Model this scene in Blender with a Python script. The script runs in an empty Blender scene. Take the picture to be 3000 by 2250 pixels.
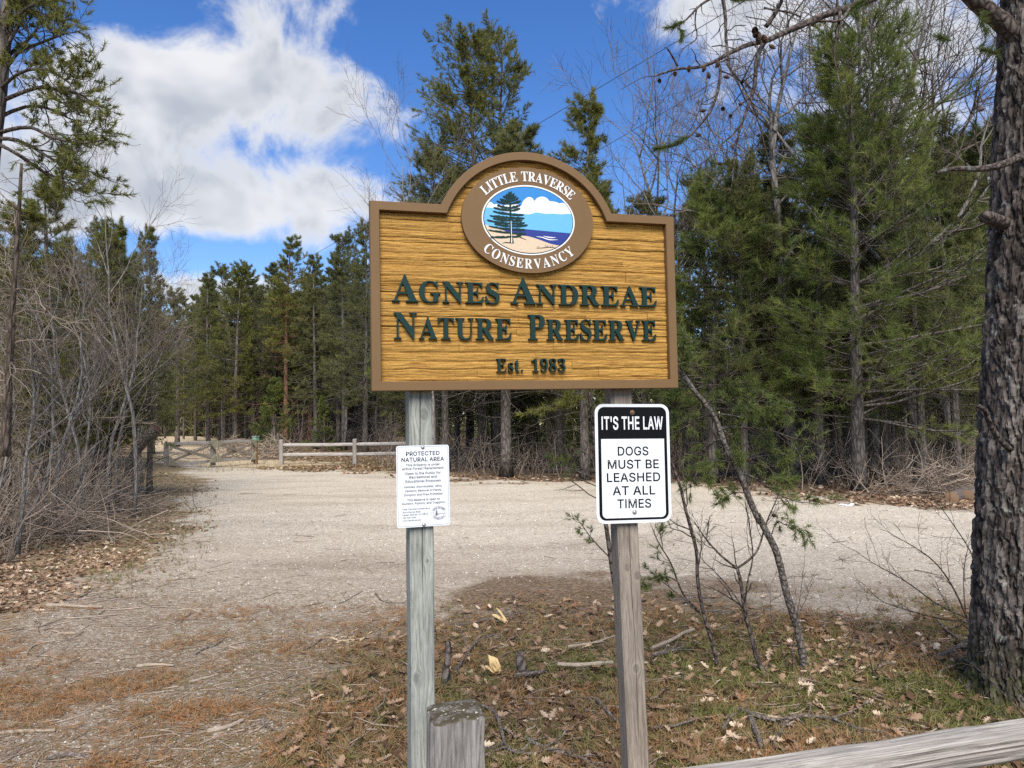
import bpy, bmesh, math, json
import numpy as np
from mathutils import Matrix, Vector, geometry

# ------------------------------------------------------------------ camera, sky, sun, exposure
scene = bpy.context.scene
COL = scene.collection
F, CX, CY, EYE = 2200.0, 1500.0, 1125.0, 1.6            # focal length in photo pixels, photo centre, eye height
PITCH = math.atan(120 / F)
ROLL = math.radians(-0.8)
_f = np.array([0, math.cos(PITCH), math.sin(PITCH)])
_u = np.array([0, -math.sin(PITCH), math.cos(PITCH)])
_r = np.array([1.0, 0, 0])
CR = math.cos(ROLL) * _r + math.sin(ROLL) * _u
CU = -math.sin(ROLL) * _r + math.cos(ROLL) * _u
CF = _f
CAM = np.array([0, 0, EYE])
cam_d = bpy.data.cameras.new('camera')
cam_d.sensor_width = 36
cam_d.lens = 36 * F / 3000
cam_d.clip_start = 0.05
cam_d.clip_end = 3000
cam = bpy.data.objects.new('camera', cam_d)
COL.objects.link(cam)
cam.matrix_world = Matrix(((CR[0], CU[0], -CF[0], CAM[0]), (CR[1], CU[1], -CF[1], CAM[1]), (CR[2], CU[2], -CF[2], CAM[2]), (0, 0, 0, 1)))
scene.camera = cam
SUN_EL, SUN_AZ = math.radians(47), math.radians(177)    # azimuth clockwise from +Y: behind the camera, a little to its side
EXPOSURE = 1.1
scene.view_settings.view_transform = 'Standard'
scene.view_settings.look = 'None'
scene.view_settings.exposure = EXPOSURE
scene.view_settings.gamma = 1.0
scene.view_settings.use_curve_mapping = False
scene.render.engine = 'CYCLES'
cy = scene.cycles
cy.max_bounces = 4; cy.diffuse_bounces = 3; cy.glossy_bounces = 2; cy.transmission_bounces = 3; cy.transparent_max_bounces = 4
cy.use_denoising = False
cy.caustics_reflective = False; cy.caustics_refractive = False
cy.sample_clamp_indirect = 6.0
sun_d = bpy.data.lights.new('sun', 'SUN')
sun_d.energy = 3.2
sun_d.angle = math.radians(40)
sun_d.color = (1.0, 0.95, 0.87)
sun = bpy.data.objects.new('sun', sun_d)
COL.objects.link(sun)
_sd = Vector((math.sin(SUN_AZ) * math.cos(SUN_EL), math.cos(SUN_AZ) * math.cos(SUN_EL), math.sin(SUN_EL)))
sun.rotation_euler = _sd.to_track_quat('Z', 'Y').to_euler()
sun.location = _sd * 60

def ray(px, py):
    return CF + CR * (px - CX) / F - CU * (py - CY) / F
def at(px, py, depth):
    """world point seen at photo pixel (px, py), depth metres in front of the camera"""
    return CAM + ray(px, py) * depth
def ground(px, py, z=0.0):
    v = ray(px, py)
    return CAM + v * ((z - EYE) / v[2])
def pix(p):
    d = np.asarray(p) - CAM
    z = d @ CF
    return CX + F * (d @ CR) / z, CY - F * (d @ CU) / z

class NT:
    """tiny node-tree helper"""
    def __init__(s, nt):
        s.nt = nt
    def n(s, t, **k):
        nd = s.nt.nodes.new(t)
        for a, b in k.items():
            setattr(nd, a, b)
        return nd
    def l(s, a, b):
        s.nt.links.new(a, b)
    def put(s, sock, v):
        if isinstance(v, (int, float)):
            sock.default_value = v
        elif isinstance(v, (tuple, list, np.ndarray, Vector)):
            v = tuple(float(q) for q in v)
            sock.default_value = v + (1.0,) if (len(v) == 3 and sock.type == 'RGBA') else v
        else:
            s.l(v, sock)
    def math(s, op, a, b=None, c=None, clamp=False):
        nd = s.n('ShaderNodeMath', operation=op, use_clamp=clamp)
        s.put(nd.inputs[0], a)
        if b is not None: s.put(nd.inputs[1], b)
        if c is not None: s.put(nd.inputs[2], c)
        return nd.outputs[0]
    def vm(s, op, a, b=None):
        nd = s.n('ShaderNodeVectorMath', operation=op)
        s.put(nd.inputs[0], a)
        if b is not None:
            s.put(nd.inputs[3 if op == 'SCALE' else 1], b)
        return nd.outputs['Value'] if op in ('DOT_PRODUCT', 'LENGTH') else nd.outputs[0]
    def noise(s, vec, scale, detail=3, rough=0.55, dist=0.0):
        nd = s.n('ShaderNodeTexNoise')
        if vec is not None: s.l(vec, nd.inputs['Vector'])
        nd.inputs['Scale'].default_value = scale
        nd.inputs['Detail'].default_value = detail
        nd.inputs['Roughness'].default_value = rough
        nd.inputs['Distortion'].default_value = dist
        return nd
    def vor(s, vec, scale, feature='F1', rnd=1.0):
        nd = s.n('ShaderNodeTexVoronoi', feature=feature)
        if vec is not None: s.l(vec, nd.inputs['Vector'])
        nd.inputs['Scale'].default_value = scale
        nd.inputs['Randomness'].default_value = rnd
        return nd
    def ramp(s, fac, *stops, interp='LINEAR'):
        nd = s.n('ShaderNodeValToRGB')
        s.put(nd.inputs[0], fac)
        e = nd.color_ramp.elements
        nd.color_ramp.interpolation = interp
        while len(e) < len(stops): e.new(0.5)
        for q, (p, c) in zip(e, stops):
            q.position = p
            q.color = tuple(c) + (1,) if len(c) == 3 else c
        return nd.outputs[0]
    def mix(s, fac, a, b, mode='MIX'):
        nd = s.n('ShaderNodeMix', data_type='RGBA', blend_type=mode)
        s.put(nd.inputs[0], fac); s.put(nd.inputs[6], a); s.put(nd.inputs[7], b)
        return nd.outputs[2]
    def rng(s, v, a, b, c=0.0, d=1.0, smooth=False):
        nd = s.n('ShaderNodeMapRange', interpolation_type='SMOOTHSTEP' if smooth else 'LINEAR')
        nd.clamp = True
        s.put(nd.inputs[0], v)
        for i, q in enumerate((a, b, c, d)): nd.inputs[i + 1].default_value = q
        return nd.outputs[0]
    def mapping(s, vec, scale=(1, 1, 1), loc=(0, 0, 0), rot=(0, 0, 0)):
        nd = s.n('ShaderNodeMapping')
        s.l(vec, nd.inputs[0])
        nd.inputs['Scale'].default_value = scale
        nd.inputs['Location'].default_value = loc
        nd.inputs['Rotation'].default_value = rot
        return nd.outputs[0]
    def bump(s, h, strength=0.5, dist=0.01):
        nd = s.n('ShaderNodeBump')
        nd.inputs['Strength'].default_value = strength
        nd.inputs['Distance'].default_value = dist
        s.l(h, nd.inputs['Height'])
        return nd.outputs[0]

world = bpy.data.worlds.new('World')
scene.world = world
world.use_nodes = True
W = NT(world.node_tree)
for nd in list(world.node_tree.nodes): world.node_tree.nodes.remove(nd)
SKY_STRENGTH = 0.07
_out = W.n('ShaderNodeOutputWorld')
_bg = W.n('ShaderNodeBackground'); _bg.inputs[1].default_value = SKY_STRENGTH
_sky = W.n('ShaderNodeTexSky', sky_type='NISHITA')
_sky.sun_disc = False
_sky.sun_elevation = SUN_EL
_sky.sun_rotation = SUN_AZ
_sky.altitude = 200
_sky.air_density = 1.0; _sky.dust_density = 0.25; _sky.ozone_density = 2.2
_hs = W.n('ShaderNodeHueSaturation')
_hs.inputs['Saturation'].default_value = 1.3
_hs.inputs['Value'].default_value = 1.22
_hs.inputs['Hue'].default_value = 0.512
W.l(_sky.outputs[0], _hs.inputs['Color'])
_tc = W.n('ShaderNodeTexCoord')
_dir = W.vm('NORMALIZE', _tc.outputs['Generated'])
_sep = W.n('ShaderNodeSeparateXYZ'); W.l(_dir, _sep.inputs[0])
# cloud layer: the direction is carried onto a flat deck overhead so that the pattern shrinks towards the horizon
_den = W.math('ADD', W.math('MAXIMUM', _sep.outputs[2], 0.0), 0.16)
_cmb = W.n('ShaderNodeCombineXYZ')
W.l(W.math('DIVIDE', _sep.outputs[0], _den), _cmb.inputs[0])
W.l(W.math('DIVIDE', _sep.outputs[1], _den), _cmb.inputs[1])
_deck = _cmb.outputs[0]
_n1 = W.noise(_deck, 1.15, 4, 0.58, 0.2).outputs[0]
_n2 = W.noise(W.vm('SCALE', _dir, 3.2), 2.7, 6, 0.62, 0.3).outputs[0]
_base = W.math('ADD', W.math('MULTIPLY', W.math('SUBTRACT', _n1, 0.5), 1.1), W.math('MULTIPLY', W.math('SUBTRACT', _n2, 0.5), 1.95))
# the cumulus banks of that day, each a heap of a known direction, width and height
BANKS = [(560, 160, 280, 110, 0.52), (900, 290, 250, 130, 0.58), (480, 260, 190, 120, 0.36), (380, 440, 190, 120, 0.42), (520, 600, 330, 80, 0.52), (960, 600, 210, 105, 0.54),
         (640, 850, 260, 60, 0.55), (60, 400, 170, 240, 0.40), (1830, 20, 300, 80, 0.34), (930, 30, 190, 50, 0.26), (2600, 260, 420, 420, 0.62),
         (1250, 500, 120, 110, 0.26), (1560, 330, 330, 340, -0.40), (300, 10, 180, 110, -0.35), (620, 755, 230, 38, -0.45), (1100, 470, 110, 60, -0.2), (1160, 200, 90, 180, -0.2)]
_acc = W.math('ADD', _base, -0.14)
for (bx, by, rx, ry, am) in BANKS:
    c = ray(bx, by); c = c / np.linalg.norm(c)
    rt = np.cross(c, [0, 0, 1.0]); rt /= np.linalg.norm(rt)
    upv = np.cross(rt, c)
    da = W.math('MULTIPLY', W.vm('DOT_PRODUCT', _dir, rt), F / rx)
    db = W.math('MULTIPLY', W.vm('DOT_PRODUCT', _dir, upv), F / ry)
    q = W.math('ADD', W.math('MULTIPLY', da, da), W.math('MULTIPLY', db, db))
    front = W.math('GREATER_THAN', W.vm('DOT_PRODUCT', _dir, c), 0.0)
    g = W.math('MULTIPLY', W.math('EXPONENT', W.math('MULTIPLY', q, -0.8)), W.math('MULTIPLY', front, am))
    _acc = W.math('ADD', _acc, g)
_cover = W.rng(_acc, -0.04, 0.44, 0.0, 1.0, True)
_thick = W.rng(_acc, 0.16, 0.62, 0.0, 1.0, True)
_n3 = W.noise(W.vm('SCALE', _dir, 2.0), 4.2, 3, 0.55, 0.2).outputs[0]
_sh = W.math('MULTIPLY', W.rng(_n3, 0.38, 0.62), _thick)
_ccol = W.mix(_sh, (6.0, 6.05, 6.2), (3.5, 3.75, 4.2))
_mixw = W.mix(W.math('MULTIPLY', _cover, 0.96), _hs.outputs[0], _ccol)
W.l(_mixw, _bg.inputs[0])
W.l(_bg.outputs[0], _out.inputs[0])
world.cycles.sampling_method = 'MANUAL'
world.cycles.sample_map_resolution = 512

# ------------------------------------------------------------------ helpers
rs = np.random.RandomState
def nrm(v):
    return v / np.maximum(np.linalg.norm(v, axis=-1, keepdims=True), 1e-9)
def hsh(ix, iy, seed=0):
    s = np.sin(ix * 127.1 + iy * 311.7 + seed * 74.7) * 43758.5453
    return s - np.floor(s)
def vn(x, y, seed=0):
    ix, iy = np.floor(x), np.floor(y)
    fx, fy = x - ix, y - iy
    fx = fx * fx * (3 - 2 * fx); fy = fy * fy * (3 - 2 * fy)
    a, b, c, d = hsh(ix, iy, seed), hsh(ix + 1, iy, seed), hsh(ix, iy + 1, seed), hsh(ix + 1, iy + 1, seed)
    return (a + (b - a) * fx) * (1 - fy) + (c + (d - c) * fx) * fy
def fbm(x, y, seed=0, o=4):
    t, a, s = 0, 0.5, 0
    for k in range(o):
        t = t + a * vn(x * 2 ** k, y * 2 ** k, seed + k); s += a; a *= 0.5
    return t / s
def worley(x, y, seed=0):
    """F1, F2-F1 and the cell's random number"""
    ix, iy = np.floor(x), np.floor(y)
    d1 = np.full(x.shape, 9.0); d2 = np.full(x.shape, 9.0); idr = np.zeros(x.shape)
    for i in (-1, 0, 1):
        for j in (-1, 0, 1):
            cx_, cy_ = ix + i, iy + j
            d = np.hypot(cx_ + hsh(cx_, cy_, seed) - x, cy_ + hsh(cx_, cy_, seed + 5) - y)
            n = d < d1
            d2 = np.where(n, d1, np.minimum(d2, d))
            idr = np.where(n, hsh(cx_, cy_, seed + 9), idr)
            d1 = np.where(n, d, d1)
    return d1, d2 - d1, idr

def mesh(name, v, fs, mat=None, smooth=False, tint=None):
    """one mesh from vertices and a list of face arrays (triangles, quads, n-gons)"""
    v = np.asarray(v, float).reshape(-1, 3)
    if not isinstance(fs, list): fs = [fs]
    fs = [np.asarray(f, int) for f in fs if len(f)]
    me = bpy.data.meshes.new(name)
    me.vertices.add(len(v)); me.vertices.foreach_set('co', v.ravel())
    idx = np.concatenate([f.ravel() for f in fs])
    tot = np.concatenate([np.full(len(f), f.shape[1]) for f in fs])
    me.loops.add(len(idx)); me.loops.foreach_set('vertex_index', idx.astype(np.int32))
    me.polygons.add(len(tot))
    me.polygons.foreach_set('loop_start', (np.cumsum(tot) - tot).astype(np.int32))
    me.polygons.foreach_set('use_smooth', np.full(len(tot), bool(smooth)))
    if tint is not None:
        a = me.attributes.new('tint', 'FLOAT', 'POINT'); a.data.foreach_set('value', np.asarray(tint, np.float32))
    me.update(calc_edges=True)
    if mat: me.materials.append(mat)
    return me
def link(name, data, parent=None, loc=None, rot=None):
    o = bpy.data.objects.new(name, data)
    COL.objects.link(o)
    if parent: o.parent = parent
    if loc is not None: o.location = loc
    if rot is not None: o.rotation_euler = rot
    return o
def tag(o, label=None, cat=None, group=None, kind=None):
    if label: o['label'] = label
    if cat: o['category'] = cat
    if group: o['group'] = group
    if kind: o['kind'] = kind
    return o
def thing(name, label, cat, loc=(0, 0, 0), rot=(0, 0, 0), group=None):
    o = link(name, None, None, loc, rot)
    o.empty_display_size = 0.2
    return tag(o, label, cat, group)
def copy_tree(o, parent=None):
    c = o.copy(); COL.objects.link(c); c.parent = parent
    for ch in list(KIDS.get(o.name, [])):
        copy_tree(ch, c)
    return c
KIDS = {}
class B:
    """collects geometry for ONE mesh"""
    def __init__(s): s.v, s.f, s.t, s.n = [], [], [], 0
    def add(s, v, f, t=None):
        v = np.asarray(v, float).reshape(-1, 3)
        for q in (f if isinstance(f, list) else [f]):
            if len(q): s.f.append(np.asarray(q, int) + s.n)
        s.v.append(v); s.n += len(v)
        s.t.append(np.full(len(v), 0.5) if t is None else np.broadcast_to(np.asarray(t, float), (len(v),)))
        return s
    def mesh(s, name, mat, smooth=False):
        d = {}
        for q in s.f: d.setdefault(q.shape[1], []).append(q)
        return mesh(name, np.concatenate(s.v), [np.concatenate(x) for x in d.values()], mat, smooth, np.concatenate(s.t))

def tubes(P, R, k=5, cap=True):
    """many tapering tubes at once: P (N, m, 3), R (N, m)"""
    P = np.asarray(P, float); R = np.asarray(R, float)
    if P.ndim == 2: P = P[None]; R = R[None]
    N, m, _ = P.shape
    T = np.empty_like(P)
    T[:, 1:-1] = P[:, 2:] - P[:, :-2]; T[:, 0] = P[:, 1] - P[:, 0]; T[:, -1] = P[:, -1] - P[:, -2]
    T = nrm(T)
    ov = nrm(P[:, -1] - P[:, 0])
    ref = np.zeros((N, 3)); ref[np.arange(N), np.argmin(np.abs(ov), 1)] = 1
    A = nrm(np.cross(T, ref[:, None, :])); Bv = np.cross(T, A)
    an = np.arange(k) * 2 * math.pi / k
    V = P[:, :, None, :] + R[:, :, None, None] * (A[:, :, None, :] * np.cos(an)[None, None, :, None] + Bv[:, :, None, :] * np.sin(an)[None, None, :, None])
    base = (np.arange(N) * m * k)[:, None, None]
    i = np.arange(m - 1)[None, :, None] * k
    j = np.arange(k)[None, None, :]; j2 = (j + 1) % k
    Fq = np.stack([base + i + j, base + i + j2, base + i + k + j2, base + i + k + j], -1).reshape(-1, 4)
    fs = [Fq]
    if cap and k > 2:
        e = np.arange(k)[None, :]
        fs.append((np.arange(N) * m * k)[:, None] + (m - 1) * k + e)
        fs.append((np.arange(N) * m * k)[:, None] + e[:, ::-1])
    return V.reshape(-1, 3), fs
def resample(pts, m):
    """smooth polyline through pts with m points"""
    p = np.asarray(pts, float)
    for _ in range(2):
        q = np.empty((2 * len(p) - 2 + 2, p.shape[1])); q[0] = p[0]; q[-1] = p[-1]
        q[1:-1:2] = p[:-1] * 0.75 + p[1:] * 0.25; q[2:-1:2] = p[:-1] * 0.25 + p[1:] * 0.75
        p = q
    d = np.r_[0, np.cumsum(np.linalg.norm(np.diff(p, axis=0), axis=1))]
    t = np.linspace(0, d[-1], m)
    return np.stack([np.interp(t, d, p[:, c]) for c in range(p.shape[1])], 1)
def along(P, t):
    """points and tangents at fraction t (N,) of polylines P (N, m, 3)"""
    m = P.shape[1]
    q = np.clip(t, 0, 0.9999) * (m - 1); i = q.astype(int); f = (q - i)[:, None]
    n = np.arange(len(P))
    a, b = P[n, i], P[n, i + 1]
    return a + (b - a) * f, nrm(b - a)
def spawn(P, R, c, rg, t0=0.2, t1=1.0, ang=(35, 60), length=(0.3, 0.5), m=4, up=0.1, jit=0.12, rad=0.5, flat=0.0, taper=0.25, shape=None, tip=True, minlen=0.0):
    """c children on each polyline; returns child polylines, radii and parent index"""
    N = len(P)
    par = np.repeat(np.arange(N), c)
    t = t0 + (t1 - t0) * ((np.tile(np.arange(c), N) + rg.rand(N * c)) / c)
    if tip: t[::c] = 1.0
    pos, tan = along(P[par], t)
    pl = np.linalg.norm(np.diff(P, axis=1), axis=2).sum(1)[par]
    L = pl * (length[0] + (length[1] - length[0]) * rg.rand(N * c))
    if shape is not None: L = L * shape(t)
    L = np.maximum(L, minlen)
    rnd = rg.randn(N * c, 3)
    if flat: rnd[:, 2] *= (1 - flat)
    perp = nrm(np.cross(tan, np.cross(rnd, tan)))
    a = np.radians(ang[0] + (ang[1] - ang[0]) * rg.rand(N * c))
    if tip: a[::c] *= 0.3
    d = nrm(np.cos(a)[:, None] * tan + np.sin(a)[:, None] * perp)
    Q = np.empty((N * c, m, 3)); Q[:, 0] = pos
    st = (L / (m - 1))[:, None]
    for i in range(1, m):
        Q[:, i] = Q[:, i - 1] + d * st
        d = nrm(d + jit * rg.randn(N * c, 3) + np.array([0, 0, up]))
    mP = R.shape[1]
    r0 = R[par, np.minimum((t * (mP - 1)).astype(int), mP - 1)] * rad
    return Q, r0[:, None] * np.linspace(1, taper, m)[None, :], par, t
def scatter(tv, tf, pos, rot, sc, tint):
    """copies of a template joined: tv (k,3), tf faces, pos (N,3), rot (N,3,3), sc (N,) or (N,3)"""
    N, k = len(pos), len(tv)
    sc = np.asarray(sc, float)
    s = sc[:, None, None] if sc.ndim == 1 else sc[:, None, :]
    V = np.einsum('nij,nkj->nki', rot, tv[None] * s) + pos[:, None, :]
    fs = [(np.asarray(f)[None] + (np.arange(N) * k)[:, None, None]).reshape(-1, np.asarray(f).shape[1]) for f in (tf if isinstance(tf, list) else [tf])]
    return V.reshape(-1, 3), fs, np.repeat(tint, k)
def rots(n, rg, tilt=0.3):
    """random yaw with some tilt, (n,3,3)"""
    a = rg.rand(n) * 2 * math.pi
    b = rg.randn(n) * tilt; c = rg.randn(n) * tilt
    z = np.zeros(n); o = np.ones(n)
    Rz = np.stack([np.cos(a), -np.sin(a), z, np.sin(a), np.cos(a), z, z, z, o], -1).reshape(n, 3, 3)
    Rx = np.stack([o, z, z, z, np.cos(b), -np.sin(b), z, np.sin(b), np.cos(b)], -1).reshape(n, 3, 3)
    Ry = np.stack([np.cos(c), z, np.sin(c), z, o, z, -np.sin(c), z, np.cos(c)], -1).reshape(n, 3, 3)
    return Rz @ Rx @ Ry
def tufts(pos, dr, rg, n=8, ln=0.09, w=0.007, spread=0.7, back=0.0, tint=None, tv=0.18):
    """needle tufts: n thin blades fanning out of each point along its twig direction"""
    N = len(pos)
    d = nrm(dr[:, None, :] + spread * rg.randn(N, n, 3))
    L = ln * (0.6 + 0.7 * rg.rand(N, n, 1))
    s = nrm(np.cross(d, rg.randn(N, n, 3))) * w * 0.5
    b = pos[:, None, :] - dr[:, None, :] * (back * rg.rand(N, n, 1))
    V = np.stack([b + s, b - s, b + d * L + s * 0.25], 2).reshape(-1, 3)
    Fc = np.arange(N * n * 3).reshape(-1, 3)
    t = np.clip((0.5 if tint is None else tint) + tv * rg.randn(N), 0, 1)
    t = np.clip(np.repeat(t, n) + 0.1 * rg.randn(N * n), 0, 1)
    return V, Fc, np.repeat(t, 3)

# ------------------------------------------------------------------ materials
def material(name, rough=0.85, spec=0.2):
    m = bpy.data.materials.new(name); m.use_nodes = True
    t = NT(m.node_tree)
    b = m.node_tree.nodes['Principled BSDF']
    b.inputs['Roughness'].default_value = rough
    b.inputs['Specular IOR Level'].default_value = spec
    tc = t.n('ShaderNodeTexCoord')
    return m, t, b, tc.outputs['Object']
def plain(name, col, rough=0.6, spec=0.3, var=0.1, scale=30, bump=0.0, metal=0.0):
    m, t, b, oc = material(name, rough, spec)
    n = t.noise(oc, scale, 4).outputs[0]
    c = t.mix(n, tuple(q * (1 - var) for q in col), tuple(min(1, q * (1 + var)) for q in col))
    t.l(c, b.inputs['Base Color'])
    b.inputs['Metallic'].default_value = metal
    if bump: t.l(t.bump(n, bump, 0.002), b.inputs['Normal'])
    return m
def leafy(name, stops, trans=0.3, rough=0.6):
    """needles and leaves, coloured by the per-tuft tint, some light passing through"""
    m, t, b, oc = material(name, rough, 0.25)
    a = t.n('ShaderNodeAttribute', attribute_name='tint')
    big = t.noise(oc, 0.9, 2).outputs[0]
    fac = t.math('ADD', a.outputs['Fac'], t.math('MULTIPLY', t.math('SUBTRACT', big, 0.5), 0.5), clamp=True)
    c = t.ramp(fac, *stops)
    t.l(c, b.inputs['Base Color'])
    tr = t.n('ShaderNodeBsdfTranslucent'); t.l(c, tr.inputs[0])
    mx = t.n('ShaderNodeMixShader'); mx.inputs[0].default_value = trans
    t.l(b.outputs[0], mx.inputs[1]); t.l(tr.outputs[0], mx.inputs[2])
    t.l(mx.outputs[0], m.node_tree.nodes['Material Output'].inputs[0])
    return m
def bark(name, dark, light, scale=14, bump=0.6, lichen=None, stretch=0.25):
    m, t, b, oc = material(name, 0.95, 0.1)
    mp = t.mapping(oc, (1, 1, stretch))
    v = t.vor(mp, scale, 'DISTANCE_TO_EDGE').outputs[0]
    n = t.noise(mp, scale * 1.7, 6, 0.65).outputs[0]
    h = t.math('ADD', t.rng(v, 0, 0.25), t.math('MULTIPLY', n, 0.9))
    c = t.ramp(t.math('MULTIPLY', h, 0.55), (0.15, dark), (0.85, light))
    if lichen is not None:
        c = t.mix(t.rng(t.noise(oc, 9, 6, 0.7).outputs[0], 0.56, 0.68), c, lichen)
    t.l(c, b.inputs['Base Color'])
    t.l(t.bump(h, bump, 0.02), b.inputs['Normal'])
    return m
def twigmat(name, dark, light):
    m, t, b, oc = material(name, 0.9, 0.1)
    a = t.n('ShaderNodeAttribute', attribute_name='tint')
    n = t.noise(oc, 6, 3).outputs[0]
    t.l(t.mix(t.math('ADD', t.math('MULTIPLY', a.outputs['Fac'], 0.6), t.math('MULTIPLY', n, 0.4)), dark, light), b.inputs['Base Color'])
    return m
def weathered(name, light, dark, axis='Z', scale=9.0, knots=(), moss=None, streak=1.0):
    """old sawn wood: grain along the axis, knots that bend it, checks and blotches"""
    m, t, b, oc = material(name, 0.9, 0.12)
    sx = t.n('ShaderNodeSeparateXYZ'); t.l(oc, sx.inputs[0])
    X, Y, Z = sx.outputs
    a, l = (X, Z) if axis == 'Z' else (Z, X)
    warp = None; ring = None
    for (kx, kz, kr) in knots:
        dx = t.math('DIVIDE', t.math('SUBTRACT', a, kx), kr)
        dz = t.math('DIVIDE', t.math('SUBTRACT', l, kz), kr * 1.35)
        q = t.math('ADD', t.math('MULTIPLY', dx, dx), t.math('MULTIPLY', dz, dz))
        e = t.math('EXPONENT', t.math('MULTIPLY', q, -0.35))
        w = t.math('MULTIPLY', t.math('MULTIPLY', e, dx), -0.022)
        warp = w if warp is None else t.math('ADD', warp, w)
        rg_ = t.rng(q, 0.55, 1.3, 1.0, 0.0)
        ring = rg_ if ring is None else t.math('MAXIMUM', ring, rg_)
    across = a if warp is None else t.math('ADD', a, warp)
    cb = t.n('ShaderNodeCombineXYZ')
    t.l(across, cb.inputs[0]); t.l(Y, cb.inputs[1]); t.l(t.math('MULTIPLY', l, 0.045 * streak), cb.inputs[2])
    g = t.noise(cb.outputs[0], scale * 12, 5, 0.62, 0.4).outputs[0]
    g2 = t.noise(cb.outputs[0], scale * 45, 3, 0.6).outputs[0]
    bl = t.noise(oc, 7, 4).outputs[0]
    h = t.math('ADD', t.math('MULTIPLY', g, 0.7), t.math('MULTIPLY', g2, 0.3))
    c = t.ramp(h, (0.36, dark), (0.5, tuple(0.55 * p + 0.45 * q for p, q in zip(light, dark))), (0.62, light))
    c = t.mix(t.math('MULTIPLY', t.rng(bl, 0.45, 0.75), 0.45), c, tuple(0.5 * q for q in light))
    if ring is not None:
        c = t.mix(t.math('MULTIPLY', ring, t.math('ADD', 0.25, t.math('MULTIPLY', t.rng(g2, 0.4, 0.6), 0.5))), c, tuple(0.7 * p + 0.02 for p in dark))
    if moss is not None:
        geo = t.n('ShaderNodeNewGeometry')
        sn = t.n('ShaderNodeSeparateXYZ'); t.l(geo.outputs['Normal'], sn.inputs[0])
        k = t.math('MULTIPLY', t.rng(sn.outputs[2], 0.15, 0.55), t.rng(t.noise(oc, 30, 4).outputs[0], 0.3, 0.5))
        c = t.mix(k, c, moss)
        k2 = t.math('MULTIPLY', t.rng(sn.outputs[2], 0.3, 0.6), t.rng(t.noise(oc, 60, 4, 0.7).outputs[0], 0.60, 0.66))
        c = t.mix(k2, c, (0.50, 0.49, 0.41))
    t.l(c, b.inputs['Base Color'])
    t.l(t.bump(h, 0.8, 0.004), b.inputs['Normal'])
    return m
# ------------------------------------------------------------------ ground
def poly(px):
    return np.array([ground(x, y)[:2] for x, y in px])
GRAVEL = poly([(500, 1366), (590, 1400), (572, 1454), (480, 1579), (385, 1633), (304, 1685), (130, 1760), (-150, 1860), (-500, 2000), (-700, 2700), (700, 2700), (860, 2250), (1000, 2080),
               (1130, 1920), (1260, 1800), (1450, 1740), (1700, 1712), (1950, 1722), (2200, 1748), (2500, 1780), (2870, 1830), (3300, 1900), (4200, 1800), (4200, 1600), (3300, 1545),
               (2900, 1500), (2650, 1487), (2400, 1462), (2200, 1436), (2000, 1418), (1750, 1420), (1500, 1414), (1330, 1404), (1160, 1390), (825, 1376), (700, 1371)])
LEAFY = poly([(585, 1390), (590, 1400), (572, 1454), (480, 1579), (385, 1633), (304, 1685), (130, 1760), (-150, 1860), (-500, 2000), (-1500, 1700), (-700, 1420), (0, 1380), (440, 1352), (500, 1366)])
SAND = poly([(480, 1362), (640, 1370), (780, 1369), (960, 1366), (1000, 1360), (850, 1350), (790, 1338), (745, 1322), (700, 1319), (520, 1317), (400, 1322), (410, 1340)])
def sdf(P, x, y):
    """signed distance to polygon P, positive inside"""
    x = np.asarray(x, float); y = np.asarray(y, float)
    d = np.full(x.shape, 1e9); ins = np.zeros(x.shape, bool)
    for a, b in zip(P, np.roll(P, -1, 0)):
        e = b - a
        t = np.clip(((x - a[0]) * e[0] + (y - a[1]) * e[1]) / (e @ e), 0, 1)
        d = np.minimum(d, np.hypot(x - a[0] - t * e[0], y - a[1] - t * e[1]))
        c = ((a[1] > y) != (b[1] > y))
        with np.errstate(divide='ignore', invalid='ignore'):
            xi = (b[0] - a[0]) * (y - a[1]) / (b[1] - a[1]) + a[0]
        ins ^= c & (x < xi)
    return np.where(ins, d, -d)
def sstep(v, a, b):
    t = np.clip((v - a) / (b - a), 0, 1); return t * t * (3 - 2 * t)
def zones(x, y):
    w = (fbm(x * 1.1, y * 1.1, 3) - 0.5)
    k = np.clip(y / 9.0, 0.35, 2.2)
    nr = sstep(9.0 - y, 0, 1.5) * sstep(x + 1.2, 0, 1.0)
    g = sstep(sdf(GRAVEL, x, y) + w * (1.6 + 3.0 * nr) * k, -(0.45 + 0.7 * nr) * k, (0.55 + 0.7 * nr) * k)
    l = sstep(sdf(LEAFY, x, y) + w * 1.2, -1.6, -0.7)
    s = sstep(sdf(SAND, x, y) + w * 3.0, -0.8, 1.2)
    return g, l, s
def terr(x, y):
    x = np.asarray(x, float); y = np.asarray(y, float)
    far = sstep(y - 0.15 * np.abs(x), 33, 60) * 0.75
    z = (fbm(x * 0.35, y * 0.35, 11) - 0.5) * 0.10 + (fbm(x * 2.2, y * 2.2, 12) - 0.5) * 0.035
    left = sstep(-x - 0.33 * y, 1.5, 6) * 0.35 * sstep(y, 6, 12)
    rough = (fbm(x * 5, y * 5, 13) - 0.5) * 0.03 * (1 - sstep(sdf(GRAVEL, x, y), -0.3, 0.3))
    return z + far + left + rough + 0.02
def gpt(px, py):
    p = ground(px, py)
    p = ground(px, py, float(terr(p[0], p[1])))
    p[2] = float(terr(p[0], p[1])); return p

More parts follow.
